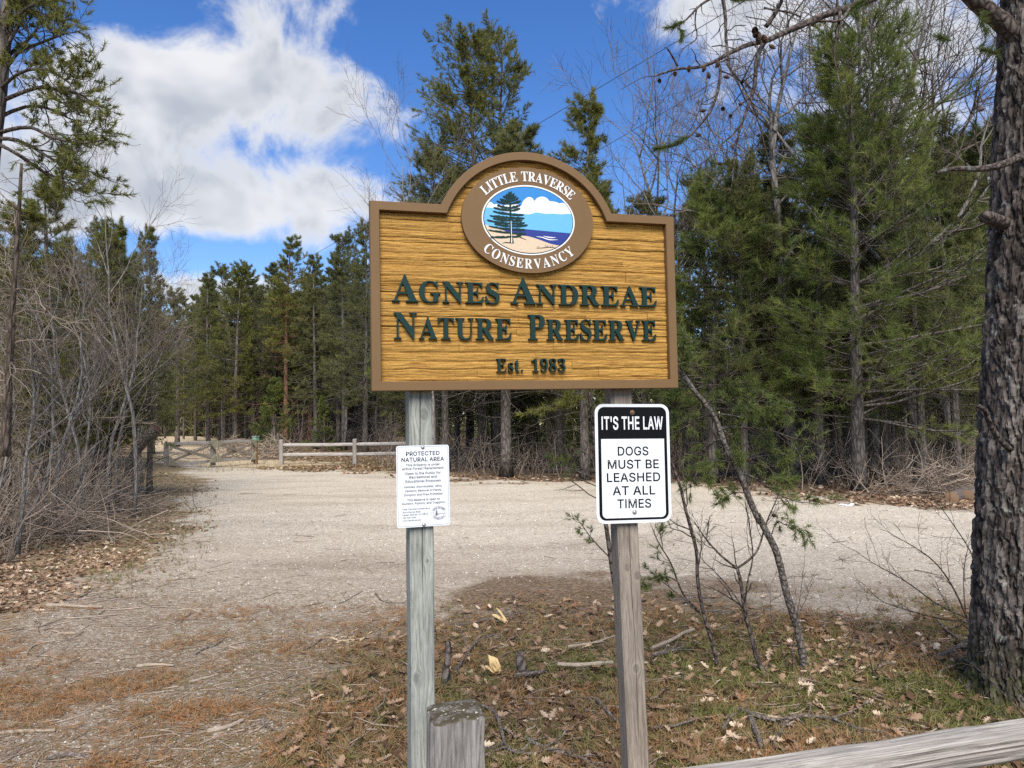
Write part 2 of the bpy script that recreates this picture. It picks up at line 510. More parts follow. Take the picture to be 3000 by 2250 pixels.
def ground_sheet():
    xs = np.unique(np.r_[-600, -300, -150, -90, np.arange(-70, -24, 1.5), np.arange(-24, -8, 0.3), np.arange(-8, 8, 0.07), np.arange(8, 24, 0.3), np.arange(24, 71, 1.5), 90, 150, 300, 600])
    ys = np.unique(np.r_[-300, -100, -30, -8, -3, np.arange(-1, 1.5, 0.4), np.arange(1.5, 9, 0.05), np.arange(9, 20, 0.12), np.arange(20, 45, 0.35), np.arange(45, 90, 1.5), 100, 130, 200, 400, 900])
    X, Y = np.meshgrid(xs, ys)
    Z = terr(X, Y)
    g, l, s = zones(X, Y)
    nx, ny = len(xs), len(ys)
    i = np.arange(nx - 1)[None, :] + np.arange(ny - 1)[:, None] * nx
    f = np.stack([i, i + 1, i + nx + 1, i + nx], -1).reshape(-1, 4)
    me = mesh('ground', np.stack([X, Y, Z], -1), f, None, True)
    a = me.attributes.new('zones', 'FLOAT_COLOR', 'POINT')
    a.data.foreach_set('color', np.stack([g, l, s, np.ones_like(g)], -1).astype(np.float32).ravel())
    m, t, b, oc = material('ground_soil_and_gravel', 0.95, 0.1)
    at_ = t.n('ShaderNodeAttribute', attribute_name='zones')
    sp = t.n('ShaderNodeSeparateColor'); t.l(at_.outputs['Color'], sp.inputs[0])
    n1 = t.noise(oc, 5.0, 4, 0.65).outputs[0]
    n2 = t.noise(oc, 28, 4, 0.7).outputs[0]
    n3 = t.noise(t.mapping(oc, (0.5, 1.3, 1)), 0.6, 3, 0.6).outputs[0]      # wheel-worn streaks across the lot
    edge = t.math('ADD', t.math('MULTIPLY', t.math('SUBTRACT', n1, 0.5), 1.0), t.math('MULTIPLY', t.math('SUBTRACT', n2, 0.5), 0.7))
    gm = t.rng(t.math('ADD', sp.outputs[0], edge), 0.3, 0.72)
    lm = t.rng(t.math('ADD', sp.outputs[1], edge), 0.35, 0.7)
    sm = t.rng(t.math('ADD', sp.outputs[2], t.math('MULTIPLY', edge, 0.8)), 0.3, 0.75)
    # gravel: broken pale stone in a sandy bed, brown dirt worked in by wheels
    v1 = t.vor(oc, 62); v2 = t.vor(oc, 27)
    st = t.ramp(v1.outputs['Color'], (0.0, (0.265, 0.22, 0.163)), (0.5, (0.46, 0.40, 0.308)), (1.0, (0.71, 0.635, 0.505)))
    st2 = t.ramp(v2.outputs['Color'], (0.0, (0.285, 0.24, 0.178)), (0.5, (0.47, 0.41, 0.317)), (1.0, (0.69, 0.615, 0.487)))
    gc = t.mix(t.rng(n1, 0.45, 0.6), st, st2)
    dirt = t.ramp(n2, (0.3, (0.09, 0.063, 0.042)), (0.7, (0.235, 0.172, 0.115)))
    geo = t.n('ShaderNodeSeparateXYZ'); t.l(oc, geo.inputs[0])
    near = t.rng(t.math('ADD', geo.outputs[1], t.math('MULTIPLY', geo.outputs[0], 0.25)), 12.0, 5.0)     # dragged-in soil and needles by the fence
    wet = t.math('ADD', t.math('MULTIPLY', t.rng(n3, 0.47, 0.66), 0.32), t.math('MULTIPLY', near, 0.85))
    fine = t.rng(n2, 0.38, 0.62)
    gc = t.mix(t.math('MULTIPLY', wet, t.math('ADD', 0.45, t.math('MULTIPLY', fine, 0.75))), gc, dirt)
    # forest floor: needle duff
    fl = t.ramp(n2, (0.30, (0.045, 0.032, 0.021)), (0.5, (0.16, 0.112, 0.072)), (0.70, (0.30, 0.215, 0.14)))
    fl = t.mix(t.math('MULTIPLY', t.rng(n1, 0.5, 0.75), 0.6), fl, (0.09, 0.078, 0.036))
    v3 = t.vor(oc, 17)
    lf = t.ramp(v3.outputs['Color'], (0.0, (0.12, 0.075, 0.04)), (0.5, (0.27, 0.19, 0.11)), (1.0, (0.42, 0.33, 0.21)))
    lf = t.mix(t.rng(n1, 0.4, 0.65), lf, (0.17, 0.145, 0.075))
    sd = t.ramp(n2, (0.3, (0.36, 0.27, 0.165)), (0.7, (0.56, 0.46, 0.31)))
    c = t.mix(lm, fl, lf)
    c = t.mix(gm, c, gc)
    c = t.mix(sm, c, sd)
    t.l(c, b.inputs['Base Color'])
    h = t.math('ADD', t.math('MULTIPLY', t.rng(v1.outputs['Distance'], 0.0, 0.7, 1, 0), 0.6), t.math('MULTIPLY', n2, 0.8))
    t.l(t.bump(h, 0.75, 0.012), b.inputs['Normal'])
    me.materials.append(m)
    return tag(link('ground', me), kind='structure')
ground_sheet()

# ------------------------------------------------------------------ lettering
GLYPH = json.loads('''{"A":[[[-9,0],[-9,18],[-1,19],[6,20],[12,22],[18,26],[24,30],[29,36],[34,43],[39,52],[44,62],[49,75],[206,466],[224,465],[384,87],[390,73],[396,61],[401,50],[406,42],[411,34],[416,28],[422,24],[428,21],[435,19],[443,18],[443,0],[229,0],[229,18],[249,19],[264,23],[275,28],[281,36],[283,46],[283,50],[282,56],[280,63],[277,71],[273,81],[253,132],[103,132],[79,71],[76,59],[75,48],[77,37],[82,29],[92,23],[106,19],[124,18],[128,18],[128,0]],[[113,161],[242,161],[177,319]]],"G":[[[268,-10],[240,-9],[213,-5],[188,1],[164,9],[141,19],[121,32],[102,47],[85,64],[70,82],[57,103],[47,125],[38,149],[32,174],[29,201],[28,229],[29,256],[32,282],[38,307],[47,330],[57,352],[70,372],[85,391],[101,407],[119,422],[139,435],[161,446],[183,455],[207,461],[231,464],[257,465],[278,464],[300,461],[323,456],[346,450],[369,441],[373,439],[377,438],[381,437],[384,436],[388,436],[392,436],[396,437],[400,438],[403,440],[406,443],[408,446],[411,450],[414,454],[416,460],[419,465],[437,465],[437,308],[420,308],[414,324],[407,339],[399,353],[391,366],[382,379],[372,390],[362,401],[352,410],[341,419],[329,426],[317,432],[305,437],[293,441],[280,443],[267,443],[224,435],[189,409],[165,366],[151,305],[146,228],[147,188],[151,151],[158,119],[168,91],[180,67],[195,48],[212,32],[231,22],[252,15],[275,13],[290,13],[302,15],[313,18],[321,22],[328,27],[333,34],[337,41],[340,50],[342,60],[343,71],[343,128],[342,139],[340,150],[338,158],[334,165],[329,170],[323,174],[314,177],[303,180],[290,181],[275,182],[275,198],[500,198],[500,182],[488,181],[478,180],[469,178],[462,174],[457,171],[453,165],[450,159],[448,150],[446,140],[446,128],[446,29],[411,15],[375,4],[340,-4],[304,-9]]],"N":[[[403,-11],[107,350],[107,79],[107,65],[109,54],[111,44],[114,37],[119,31],[124,26],[132,23],[141,20],[153,18],[167,17],[167,0],[18,0],[18,17],[27,18],[35,19],[42,20],[49,21],[54,23],[59,26],[63,28],[66,32],[69,36],[71,41],[73,47],[74,54],[75,61],[76,69],[76,79],[76,388],[63,404],[53,416],[45,425],[40,431],[36,433],[33,434],[30,436],[27,437],[23,438],[18,439],[18,455],[156,455],[391,169],[391,377],[391,387],[390,395],[389,402],[388,409],[386,414],[384,419],[381,423],[378,426],[373,429],[369,431],[363,433],[357,435],[349,436],[341,438],[331,439],[331,455],[480,455],[480,439],[466,438],[455,436],[446,433],[439,429],[433,425],[429,419],[426,411],[424,402],[422,390],[422,377],[422,-11]]],"E":[[[14,0],[14,17],[27,17],[39,19],[49,21],[56,25],[62,30],[67,36],[71,43],[73,53],[75,65],[75,78],[75,369],[75,385],[73,399],[71,410],[67,419],[62,425],[56,430],[48,434],[39,436],[28,438],[16,439],[16,455],[399,455],[399,320],[383,320],[379,343],[373,364],[364,381],[353,395],[340,406],[325,415],[306,422],[284,427],[259,430],[232,430],[224,430],[216,430],[210,430],[204,429],[200,428],[196,427],[193,425],[190,423],[188,420],[186,417],[185,413],[184,408],[183,402],[183,396],[183,388],[183,246],[193,246],[210,247],[226,250],[239,254],[250,261],[259,269],[267,279],[274,292],[280,308],[284,325],[288,345],[304,345],[304,118],[287,118],[286,134],[284,148],[281,160],[277,171],[273,181],[268,190],[263,197],[256,204],[249,209],[241,213],[232,216],[222,219],[211,221],[199,222],[185,222],[183,222],[183,67],[183,58],[184,50],[186,44],[189,39],[192,35],[197,32],[203,30],[210,29],[220,28],[230,28],[249,28],[267,29],[284,32],[299,35],[313,39],[326,44],[339,50],[350,57],[361,65],[371,75],[380,86],[388,98],[397,112],[404,127],[411,143],[430,143],[402,0]]],"S":[[[43,-11],[43,158],[62,158],[70,130],[78,105],[88,84],[99,65],[111,50],[125,37],[141,27],[158,20],[177,16],[197,15],[211,16],[225,18],[237,22],[247,28],[257,36],[265,45],[271,55],[275,65],[278,77],[279,89],[277,106],[270,122],[259,136],[244,149],[225,160],[163,191],[140,202],[121,214],[104,227],[89,240],[77,253],[67,266],[59,281],[54,297],[51,314],[50,332],[50,348],[52,363],[56,377],[61,390],[67,403],[75,414],[83,424],[93,434],[103,442],[115,449],[128,455],[141,460],[155,463],[169,465],[185,466],[193,466],[202,465],[210,464],[220,463],[229,461],[239,459],[250,457],[260,454],[271,451],[282,448],[291,446],[300,445],[306,445],[311,448],[315,452],[318,458],[320,466],[339,466],[339,319],[322,319],[318,334],[313,348],[307,361],[301,373],[293,385],[285,396],[277,405],[268,414],[258,422],[248,429],[238,434],[227,439],[216,442],[205,444],[194,445],[181,444],[169,442],[158,438],[148,433],[140,426],[132,419],[127,410],[123,401],[120,391],[120,380],[120,370],[122,361],[126,352],[131,344],[137,336],[145,330],[154,323],[164,316],[176,309],[189,303],[253,273],[269,265],[283,257],[296,249],[307,241],[317,233],[326,225],[334,216],[340,207],[346,198],[350,188],[353,178],[356,168],[358,157],[359,145],[359,133],[358,116],[356,100],[352,85],[346,71],[339,58],[330,45],[320,34],[308,24],[295,15],[281,8],[265,1],[248,-4],[231,-7],[212,-9],[192,-10],[185,-10],[179,-10],[172,-9],[165,-9],[158,-8],[152,-7],[145,-5],[139,-4],[132,-2],[126,1],[119,3],[113,5],[108,7],[103,8],[98,9],[85,12],[81,12],[77,11],[74,10],[71,9],[69,7],[67,5],[66,2],[64,-2],[63,-6],[61,-11]]],"D":[[[20,0],[20,17],[32,18],[42,20],[51,22],[58,26],[63,30],[67,35],[70,42],[72,51],[73,62],[74,75],[74,374],[73,389],[72,401],[69,412],[65,420],[61,426],[55,431],[47,434],[38,437],[27,438],[15,439],[15,455],[222,455],[268,453],[309,446],[346,434],[378,418],[405,396],[428,371],[445,341],[458,307],[466,269],[468,228],[459,146],[430,82],[382,36],[315,9],[228,0]],[[222,24],[247,26],[269,32],[289,42],[305,57],[319,75],[331,97],[339,124],[346,155],[349,190],[351,229],[345,303],[330,360],[305,401],[269,425],[223,433],[213,433],[205,432],[199,430],[194,427],[190,423],[187,419],[185,413],[183,405],[182,396],[182,385],[182,72],[182,61],[183,52],[185,45],[187,39],[190,34],[193,30],[199,28],[205,26],[213,25]]],"R":[[[15,0],[15,17],[29,18],[40,20],[49,23],[57,27],[62,32],[67,38],[70,46],[73,55],[74,67],[75,81],[75,379],[74,391],[73,401],[70,410],[67,418],[62,424],[56,428],[49,432],[40,435],[29,437],[16,439],[16,455],[217,455],[255,454],[289,451],[319,445],[345,436],[367,426],[385,413],[399,397],[409,379],[415,358],[417,334],[413,303],[401,277],[380,255],[352,237],[315,224],[432,50],[436,44],[441,38],[445,33],[449,29],[452,26],[456,23],[461,20],[466,19],[472,18],[478,17],[480,17],[480,0],[338,0],[201,212],[182,212],[182,81],[182,67],[184,55],[186,46],[190,38],[194,32],[200,27],[208,23],[217,20],[228,18],[242,17],[242,0]],[[182,234],[203,234],[223,235],[241,238],[256,243],[269,249],[280,258],[288,269],[295,282],[300,298],[303,316],[304,336],[300,370],[291,397],[275,416],[253,427],[224,431],[214,431],[206,430],[199,428],[194,426],[190,422],[187,418],[185,412],[183,405],[182,396],[182,385]]],"T":[[[92,0],[92,17],[106,18],[117,20],[127,22],[136,26],[142,31],[147,37],[151,45],[154,55],[155,67],[156,81],[156,433],[149,433],[129,432],[110,428],[93,422],[78,414],[65,403],[54,390],[45,375],[37,358],[32,339],[29,318],[11,318],[11,455],[410,455],[410,317],[394,317],[385,359],[368,391],[343,415],[310,429],[269,433],[263,433],[263,81],[264,67],[265,54],[268,44],[272,36],[276,30],[283,26],[291,22],[301,20],[313,18],[328,17],[328,0]]],"U":[[[248,-13],[213,-11],[182,-6],[155,2],[133,14],[114,29],[99,47],[88,69],[80,94],[75,123],[73,155],[73,379],[73,391],[71,401],[69,410],[65,418],[61,424],[55,428],[47,432],[38,435],[27,437],[15,439],[15,455],[240,455],[240,439],[231,438],[222,437],[215,435],[208,434],[202,432],[198,430],[193,427],[190,424],[187,420],[185,415],[183,410],[182,403],[181,396],[181,388],[181,379],[181,140],[182,117],[184,97],[189,80],[195,64],[203,51],[213,41],[225,33],[240,27],[256,23],[275,22],[317,28],[350,44],[373,71],[388,110],[392,159],[392,378],[392,390],[390,401],[388,410],[384,418],[379,423],[373,428],[365,432],[355,435],[343,437],[328,439],[328,455],[474,455],[474,439],[463,437],[453,434],[444,430],[438,426],[433,421],[429,416],[426,408],[424,400],[423,390],[422,378],[422,181],[421,142],[416,108],[407,78],[395,53],[380,32],[361,16],[338,3],[312,-6],[282,-11]]],"P":[[[15,0],[15,17],[29,18],[40,20],[49,23],[57,27],[62,32],[67,38],[70,46],[73,55],[74,67],[75,81],[75,379],[74,391],[73,401],[70,410],[67,418],[62,424],[56,428],[49,432],[40,435],[29,437],[16,439],[16,455],[214,455],[246,455],[274,453],[299,450],[319,445],[336,440],[349,433],[361,426],[372,418],[381,408],[390,398],[397,386],[402,374],[406,361],[408,347],[409,332],[407,310],[402,290],[394,271],[382,255],[367,240],[348,228],[326,218],[301,211],[273,207],[242,206],[182,206],[182,81],[182,67],[184,55],[186,46],[190,38],[194,32],[200,27],[208,23],[217,20],[228,18],[242,17],[242,0]],[[182,230],[201,230],[220,231],[237,233],[251,238],[262,244],[272,253],[279,263],[285,276],[289,291],[291,309],[292,329],[291,349],[289,367],[286,382],[281,395],[275,406],[267,415],[257,422],[246,427],[232,430],[216,431],[209,431],[202,430],[197,429],[192,426],[189,424],[187,420],[185,416],[183,411],[182,405],[182,398]]],"V":[[[212,-13],[44,381],[40,390],[36,399],[31,407],[27,414],[22,420],[17,426],[11,430],[4,434],[-4,437],[-14,439],[-14,455],[211,455],[211,439],[199,438],[189,438],[180,436],[172,434],[166,432],[161,429],[157,426],[155,421],[153,416],[152,410],[153,405],[154,400],[156,393],[158,386],[161,378],[259,143],[348,377],[350,384],[352,391],[354,398],[354,403],[355,409],[354,415],[353,421],[350,425],[346,429],[342,432],[336,434],[328,436],[320,437],[310,438],[299,439],[299,455],[442,455],[442,439],[434,438],[427,437],[420,435],[414,431],[408,427],[403,422],[398,415],[393,406],[387,395],[382,383],[230,-13]]],"L":[[[15,0],[15,17],[29,18],[40,20],[49,23],[57,27],[62,32],[67,38],[70,46],[73,55],[74,67],[75,81],[75,379],[74,391],[73,402],[70,411],[67,419],[62,425],[56,429],[49,433],[40,436],[29,438],[16,439],[16,455],[250,455],[250,439],[240,438],[230,438],[222,437],[215,436],[208,434],[203,432],[198,429],[194,425],[190,421],[188,416],[186,411],[184,404],[183,397],[182,388],[182,379],[182,83],[182,74],[183,66],[183,59],[184,52],[185,47],[187,43],[189,39],[192,36],[196,33],[200,31],[205,30],[211,29],[217,28],[225,28],[234,28],[252,28],[270,29],[286,32],[301,35],[315,40],[327,45],[339,52],[350,60],[360,69],[370,80],[378,91],[387,105],[395,120],[402,136],[409,154],[427,154],[402,0]]],"I":[[[13,0],[13,17],[26,19],[37,21],[47,24],[55,28],[61,32],[66,38],[70,45],[73,53],[75,63],[75,75],[75,387],[75,398],[73,408],[71,416],[67,423],[63,427],[57,431],[49,434],[39,436],[27,438],[13,439],[13,455],[244,455],[244,439],[231,438],[220,436],[210,434],[202,431],[196,427],[191,423],[187,416],[185,408],[183,398],[183,387],[183,77],[183,69],[183,62],[184,55],[186,50],[187,44],[190,40],[193,36],[196,32],[201,29],[206,26],[212,24],[219,22],[227,20],[236,19],[246,17],[246,0]]],"C":[[[257,-11],[230,-10],[205,-6],[181,0],[159,9],[137,20],[117,33],[99,48],[83,65],[68,84],[56,104],[45,127],[37,150],[31,175],[27,201],[26,228],[27,255],[31,281],[37,306],[45,329],[56,351],[69,371],[84,390],[100,407],[119,422],[139,435],[160,446],[183,454],[207,461],[233,464],[259,465],[278,464],[298,461],[320,456],[343,449],[367,440],[371,438],[375,437],[379,436],[383,435],[388,435],[397,436],[404,440],[411,446],[416,455],[419,465],[437,465],[437,308],[420,308],[410,332],[399,354],[386,374],[372,391],[356,407],[340,420],[322,430],[304,437],[285,442],[265,443],[222,435],[187,409],[163,365],[149,304],[144,226],[149,153],[165,97],[192,56],[230,32],[278,24],[294,24],[310,27],[326,31],[342,37],[358,45],[373,54],[388,65],[402,77],[416,91],[428,106],[447,89],[418,53],[384,25],[345,5],[303,-7]]],"O":[[[261,-11],[241,-10],[222,-8],[204,-4],[186,1],[169,7],[152,15],[136,24],[122,34],[108,45],[94,58],[82,71],[71,85],[61,101],[53,117],[45,134],[39,151],[34,170],[30,188],[28,208],[28,228],[28,248],[30,267],[34,286],[39,304],[45,321],[53,338],[61,354],[71,369],[82,384],[95,397],[108,410],[122,421],[137,431],[153,440],[170,448],[188,454],[206,460],[225,463],[245,465],[265,466],[285,465],[304,463],[322,460],[340,455],[357,448],[374,441],[389,432],[404,422],[418,411],[431,399],[443,385],[454,371],[464,356],[473,340],[481,323],[487,305],[492,287],[495,268],[498,248],[498,228],[498,208],[495,188],[492,170],[487,151],[481,134],[473,117],[464,101],[454,85],[443,71],[430,58],[417,45],[403,34],[388,24],[372,15],[355,7],[337,1],[319,-4],[300,-8],[281,-10]],[[265,12],[306,21],[338,47],[361,90],[375,150],[379,228],[378,268],[374,304],[368,337],[359,365],[348,389],[334,408],[318,424],[301,434],[281,441],[260,443],[219,435],[186,409],[163,366],[150,305],[145,228],[146,188],[150,151],[157,119],[166,91],[177,67],[191,47],[207,32],[224,21],[243,14]]],"Y":[[[101,0],[101,17],[114,18],[126,20],[135,23],[143,27],[148,32],[153,38],[156,46],[159,55],[160,67],[161,81],[161,179],[46,387],[39,399],[33,410],[26,418],[20,425],[14,429],[1,435],[-13,438],[-13,455],[207,455],[207,438],[195,438],[188,438],[182,437],[176,436],[171,434],[167,432],[163,430],[160,427],[158,424],[156,420],[156,416],[156,412],[157,408],[159,403],[161,397],[164,392],[248,226],[333,366],[339,376],[343,385],[346,393],[348,401],[349,408],[347,419],[340,427],[330,433],[316,437],[298,438],[295,438],[295,455],[439,455],[439,438],[432,437],[426,435],[420,432],[414,429],[409,424],[404,419],[399,414],[393,407],[388,400],[383,392],[268,203],[268,81],[268,67],[270,55],[272,46],[276,38],[280,32],[286,27],[293,23],[303,20],[314,18],[328,17],[328,0]]],"s":[[[151,-10],[140,-9],[128,-8],[115,-4],[101,0],[87,6],[84,7],[82,8],[79,8],[76,9],[73,9],[67,8],[62,6],[57,2],[54,-2],[51,-9],[36,-9],[36,105],[53,105],[57,89],[63,74],[70,61],[78,49],[87,39],[97,30],[107,23],[118,19],[129,16],[140,15],[150,15],[158,17],[166,19],[173,22],[179,27],[183,32],[187,37],[190,44],[192,51],[192,58],[191,69],[186,79],[179,89],[169,97],[156,105],[107,130],[94,137],[82,144],[71,152],[62,161],[54,169],[48,178],[43,188],[40,198],[38,209],[37,220],[38,237],[41,252],[47,266],[55,279],[65,291],[77,301],[90,309],[106,314],[123,318],[141,319],[145,319],[150,319],[155,318],[160,317],[166,316],[172,315],[178,313],[184,312],[191,310],[199,308],[206,306],[213,305],[217,305],[221,307],[225,310],[228,314],[230,319],[244,319],[244,222],[228,222],[224,235],[218,248],[212,259],[204,269],[196,277],[188,284],[179,289],[169,293],[159,295],[149,296],[141,296],[134,295],[127,292],[121,290],[116,286],[112,281],[109,277],[107,271],[105,265],[105,259],[105,253],[106,247],[109,242],[111,237],[115,232],[120,228],[125,224],[131,220],[138,216],[146,212],[191,189],[204,182],[216,175],[226,168],[234,160],[241,151],[247,142],[252,132],[255,121],[257,108],[257,95],[256,76],[253,59],[247,44],[239,30],[228,18],[216,8],[202,0],[186,-6],[169,-9]]],"t":[[[124,-9],[108,-9],[95,-6],[83,-2],[74,3],[66,10],[60,19],[55,30],[51,42],[49,56],[48,71],[48,279],[20,279],[20,300],[36,315],[50,329],[64,343],[76,356],[88,369],[98,381],[108,393],[116,404],[123,414],[129,424],[144,424],[144,310],[208,310],[208,279],[144,279],[144,82],[145,74],[145,67],[146,61],[148,55],[149,51],[152,47],[155,44],[158,42],[163,41],[168,40],[177,42],[185,46],[193,53],[200,62],[206,75],[222,66],[208,39],[192,18],[172,3],[149,-6]]],"1":[[[65,0],[65,36],[120,36],[127,36],[133,37],[138,39],[142,42],[146,45],[149,49],[151,55],[153,62],[153,70],[154,79],[154,416],[144,404],[134,393],[125,383],[116,374],[108,365],[100,358],[91,353],[83,349],[75,347],[67,346],[61,346],[55,348],[50,351],[44,354],[40,359],[36,365],[32,372],[30,379],[29,387],[28,396],[36,398],[45,401],[54,404],[64,408],[74,412],[84,417],[95,423],[107,430],[119,438],[132,447],[179,482],[254,482],[254,79],[254,71],[255,64],[256,58],[258,52],[261,47],[264,43],[268,40],[274,37],[280,36],[288,36],[343,36],[343,0]]],"9":[[[152,-7],[137,-6],[123,-5],[110,-3],[98,0],[88,4],[79,9],[71,14],[64,20],[58,26],[53,33],[49,40],[46,47],[44,54],[43,62],[42,69],[43,75],[44,80],[45,85],[47,90],[50,94],[54,98],[58,101],[63,104],[69,106],[75,107],[79,96],[84,85],[90,75],[96,65],[103,56],[112,49],[121,43],[131,39],[143,36],[156,36],[188,43],[213,67],[232,106],[244,160],[251,230],[244,223],[237,216],[230,209],[221,203],[212,198],[202,193],[192,189],[180,187],[168,185],[155,185],[133,186],[112,190],[93,198],[76,207],[60,220],[47,236],[37,254],[29,275],[25,298],[24,324],[24,343],[26,361],[30,378],[35,394],[42,409],[50,423],[59,435],[70,447],[82,457],[95,466],[109,473],[125,479],[141,483],[159,485],[177,486],[196,485],[215,482],[232,478],[248,471],[264,463],[278,452],[291,440],[303,425],[314,408],[323,390],[331,368],[337,345],[342,319],[344,291],[345,261],[345,239],[343,218],[341,197],[338,177],[334,157],[330,138],[324,120],[317,103],[309,87],[301,72],[291,58],[280,45],[268,33],[255,23],[241,14],[226,7],[209,1],[191,-3],[173,-6]],[[184,233],[193,234],[202,235],[210,238],[217,241],[224,245],[231,251],[237,257],[242,263],[246,270],[251,278],[250,311],[247,339],[243,364],[238,385],[231,403],[223,417],[214,427],[204,435],[193,440],[181,441],[170,440],[160,437],[151,431],[144,423],[137,413],[131,400],[127,385],[123,368],[122,349],[121,328],[123,294],[131,267],[144,248],[161,237]]],"8":[[[183,-7],[162,-6],[142,-4],[123,0],[107,4],[91,11],[78,18],[65,27],[55,36],[45,46],[38,57],[31,69],[26,82],[23,95],[21,108],[20,122],[21,139],[24,155],[30,169],[38,182],[47,193],[59,204],[72,214],[86,224],[102,233],[119,242],[104,252],[90,262],[77,273],[66,284],[57,296],[49,308],[43,321],[39,334],[36,349],[36,364],[36,376],[38,389],[41,401],[45,412],[50,423],[57,434],[65,444],[75,453],[86,461],[99,469],[114,475],[131,480],[149,483],[169,486],[191,486],[218,485],[243,481],[264,474],[283,465],[299,453],[311,439],[322,424],[329,407],[333,388],[334,369],[333,353],[331,339],[326,326],[319,315],[310,305],[299,296],[288,286],[274,277],[260,269],[244,260],[267,248],[287,236],[304,224],[318,212],[330,199],[339,186],[346,173],[351,158],[354,143],[355,127],[353,103],[348,81],[339,61],[326,44],[310,29],[290,16],[268,6],[243,-1],[214,-5]],[[203,283],[212,289],[220,295],[228,302],[234,309],[239,317],[243,326],[246,335],[248,346],[249,357],[250,370],[250,378],[249,385],[247,393],[245,400],[243,407],[240,414],[236,420],[232,426],[227,431],[222,436],[216,440],[210,443],[203,445],[195,447],[187,447],[177,446],[167,444],[159,440],[151,434],[145,426],[140,417],[136,407],[133,396],[131,385],[130,372],[131,359],[133,347],[137,336],[142,326],[149,318],[157,310],[167,303],[177,296],[189,289]],[[187,32],[200,33],[212,35],[223,40],[233,47],[241,55],[249,65],[255,76],[259,88],[261,101],[262,116],[261,128],[258,140],[254,151],[247,161],[239,170],[228,179],[216,188],[201,197],[183,206],[164,216],[155,209],[147,202],[139,195],[132,187],[126,178],[120,168],[116,158],[113,146],[111,133],[111,120],[112,105],[114,91],[118,78],[124,66],[132,56],[140,47],[150,40],[161,35],[174,33]]],"3":[[[163,-7],[144,-6],[126,-5],[109,-3],[94,1],[81,5],[69,10],[58,15],[49,21],[41,27],[34,35],[28,42],[24,50],[21,58],[19,66],[19,74],[19,84],[22,92],[25,100],[30,107],[36,113],[43,118],[51,121],[59,124],[67,126],[76,126],[77,110],[80,95],[84,82],[91,71],[99,62],[108,54],[119,48],[131,44],[144,41],[158,40],[167,41],[176,42],[184,43],[192,46],[199,49],[207,53],[213,58],[219,64],[225,71],[230,79],[234,89],[237,99],[239,111],[241,124],[241,139],[240,154],[237,167],[231,180],[224,192],[214,202],[203,211],[189,218],[174,223],[156,226],[137,227],[95,227],[95,269],[140,269],[156,270],[171,273],[184,278],[195,286],[204,296],[212,307],[217,320],[222,335],[224,350],[225,367],[224,381],[223,394],[220,405],[216,416],[211,424],[205,432],[197,438],[189,442],[180,444],[169,445],[160,445],[152,443],[144,440],[138,436],[133,430],[128,424],[124,417],[121,409],[118,400],[116,391],[114,382],[113,372],[112,362],[112,352],[111,341],[96,342],[81,343],[68,346],[57,350],[47,356],[39,362],[32,370],[28,379],[25,389],[24,401],[26,415],[30,428],[38,440],[48,451],[62,461],[78,470],[98,477],[120,482],[145,485],[173,486],[200,485],[225,482],[248,476],[268,468],[286,458],[301,445],[313,431],[321,415],[326,397],[328,377],[327,359],[323,343],[317,328],[309,314],[298,301],[286,290],[272,279],[258,270],[242,262],[225,256],[236,254],[247,251],[257,247],[268,243],[279,238],[290,232],[300,226],[309,218],[318,210],[326,201],[332,191],[338,180],[342,167],[344,153],[345,138],[344,122],[342,108],[339,94],[335,81],[329,70],[323,59],[316,49],[307,40],[298,32],[288,25],[278,19],[267,13],[255,8],[243,4],[230,1],[217,-2],[204,-4],[191,-6],[177,-6]]],".":[[[89,-9],[83,-9],[77,-8],[71,-6],[65,-3],[60,1],[56,6],[53,12],[50,19],[49,27],[48,36],[49,46],[50,54],[53,61],[56,67],[60,71],[65,75],[71,78],[77,80],[83,81],[89,81],[96,81],[102,80],[108,78],[114,75],[119,71],[124,67],[127,61],[130,54],[131,46],[132,36],[131,27],[130,19],[127,12],[124,6],[119,1],[114,-3],[108,-6],[102,-8],[96,-9]]]}''')
def prism(loops, y0, y1):
    """front face (with holes) at y0 (towards the viewer, y0 < y1) and side walls; loops in the x, z plane"""
    area = lambda lp: abs(sum(a[0] * b[1] - b[0] * a[1] for a, b in zip(lp, list(lp[1:]) + [lp[0]])))
    loops = sorted(loops, key=area, reverse=True)
    vl = [[Vector((p[0], p[1], 0)) for p in lp] for lp in loops]
    tri = geometry.tessellate_polygon(vl)
    flat = [p for lp in loops for p in lp]
    n = len(flat)
    v = [(x, y0, z) for x, z in flat] + [(x, y1, z) for x, z in flat]
    ft = []
    for a, b, c in tri:
        A, Bq, Cq = flat[a], flat[b], flat[c]
        s = (Bq[0] - A[0]) * (Cq[1] - A[1]) - (Bq[1] - A[1]) * (Cq[0] - A[0])
        ft.append((a, b, c) if s > 0 else (a, c, b))
    fq, o = [], 0
    for lp in loops:
        k = len(lp)
        for i in range(k): fq.append((o + i, o + (i + 1) % k, n + o + (i + 1) % k, n + o + i))
        o += k
    return np.array(v), [np.array(ft), np.array(fq)]
def glyph_loops(ch, h, wide=1.0):
    k = h / 455.0
    return [[(x * k * wide, z * k) for x, z in lp] for lp in GLYPH[ch]]
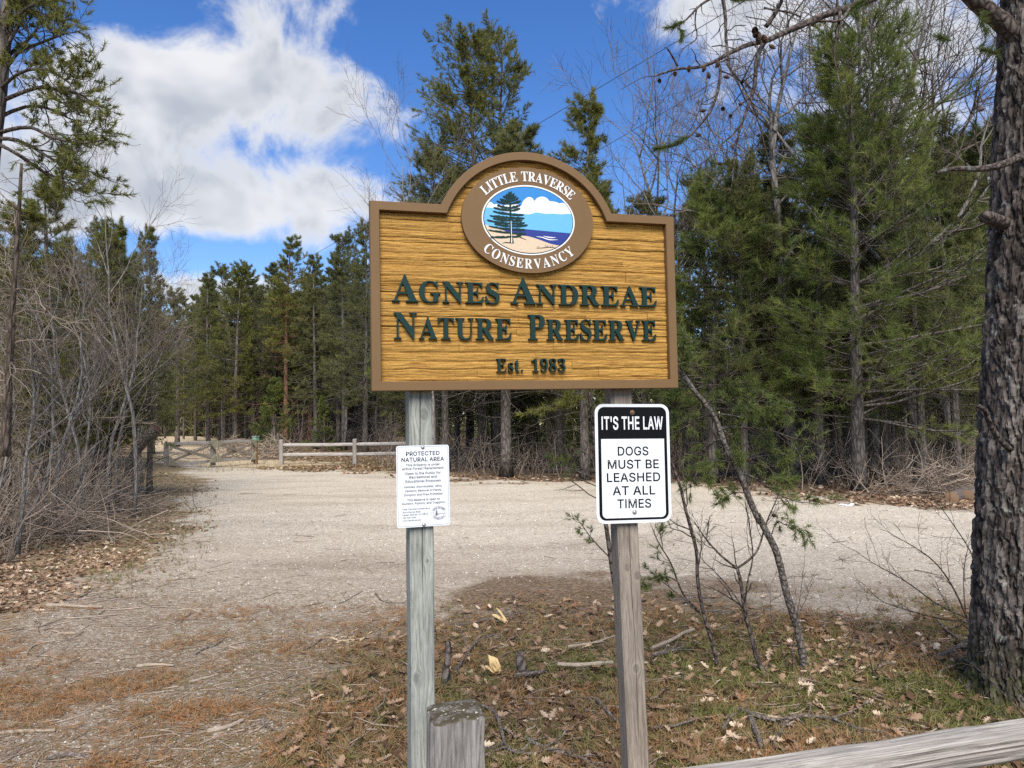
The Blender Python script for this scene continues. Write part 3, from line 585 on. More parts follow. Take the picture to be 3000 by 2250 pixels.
def word_letters(text, heights, x0, x1, base, gap=0.10):
    """lay serif letters between x0 and x1; returns (char, loops)"""
    items, x = [], 0.0
    for ch, h in zip(text, heights):
        lp = glyph_loops(ch, h)
        lo = min(p[0] for q in lp for p in q); hi = max(p[0] for q in lp for p in q)
        items.append((ch, lp, x - lo)); x += hi - lo + gap * heights[-1] * (0.4 if ch in 'A' else 1)
    x -= gap * heights[-1] * (0.4 if text[-1] in 'A' else 1)
    k = (x1 - x0) / x
    return [(ch, [[(x0 + (px + off) * k, base + pz) for px, pz in q] for q in lp]) for ch, lp, off in items]
def curved_letters(text, a, b, a0, a1, h, wide, outward=True):
    """serif letters along an ellipse from angle a0 to a1 (degrees), baseline inside or outside"""
    ws = [0.5 if c == ' ' else (max(p[0] for q in GLYPH[c] for p in q) - min(p[0] for q in GLYPH[c] for p in q)) / 455 for c in text]
    gaps = 0.14
    tot = sum(ws) + gaps * (len(ws) - 1)
    # arc-length table
    tt = np.linspace(math.radians(a0), math.radians(a1), 400)
    pts = np.stack([a * np.cos(tt), b * np.sin(tt)], 1)
    s = np.r_[0, np.cumsum(np.linalg.norm(np.diff(pts, axis=0), axis=1))]
    out, x = [], 0.0
    for c, w in zip(text, ws):
        mid = (x + w / 2) / tot * s[-1]; x += w + gaps
        if c == ' ': continue
        th = np.interp(mid, s, tt)
        p = np.array([a * math.cos(th), b * math.sin(th)])
        tg = np.array([-a * math.sin(th), b * math.cos(th)]) * (1 if a1 > a0 else -1); tg /= np.linalg.norm(tg)
        nr = np.array([-tg[1], tg[0]])
        k = h / 455
        lo = min(q[0] for l_ in GLYPH[c] for q in l_); hi = max(q[0] for l_ in GLYPH[c] for q in l_)
        fit = min(wide, 99)
        out.append((c, [[tuple(p + tg * ((q[0] - (lo + hi) / 2) * k * fit) + nr * (q[1] * k - h / 2)) for q in l_] for l_ in GLYPH[c]]))
    return out
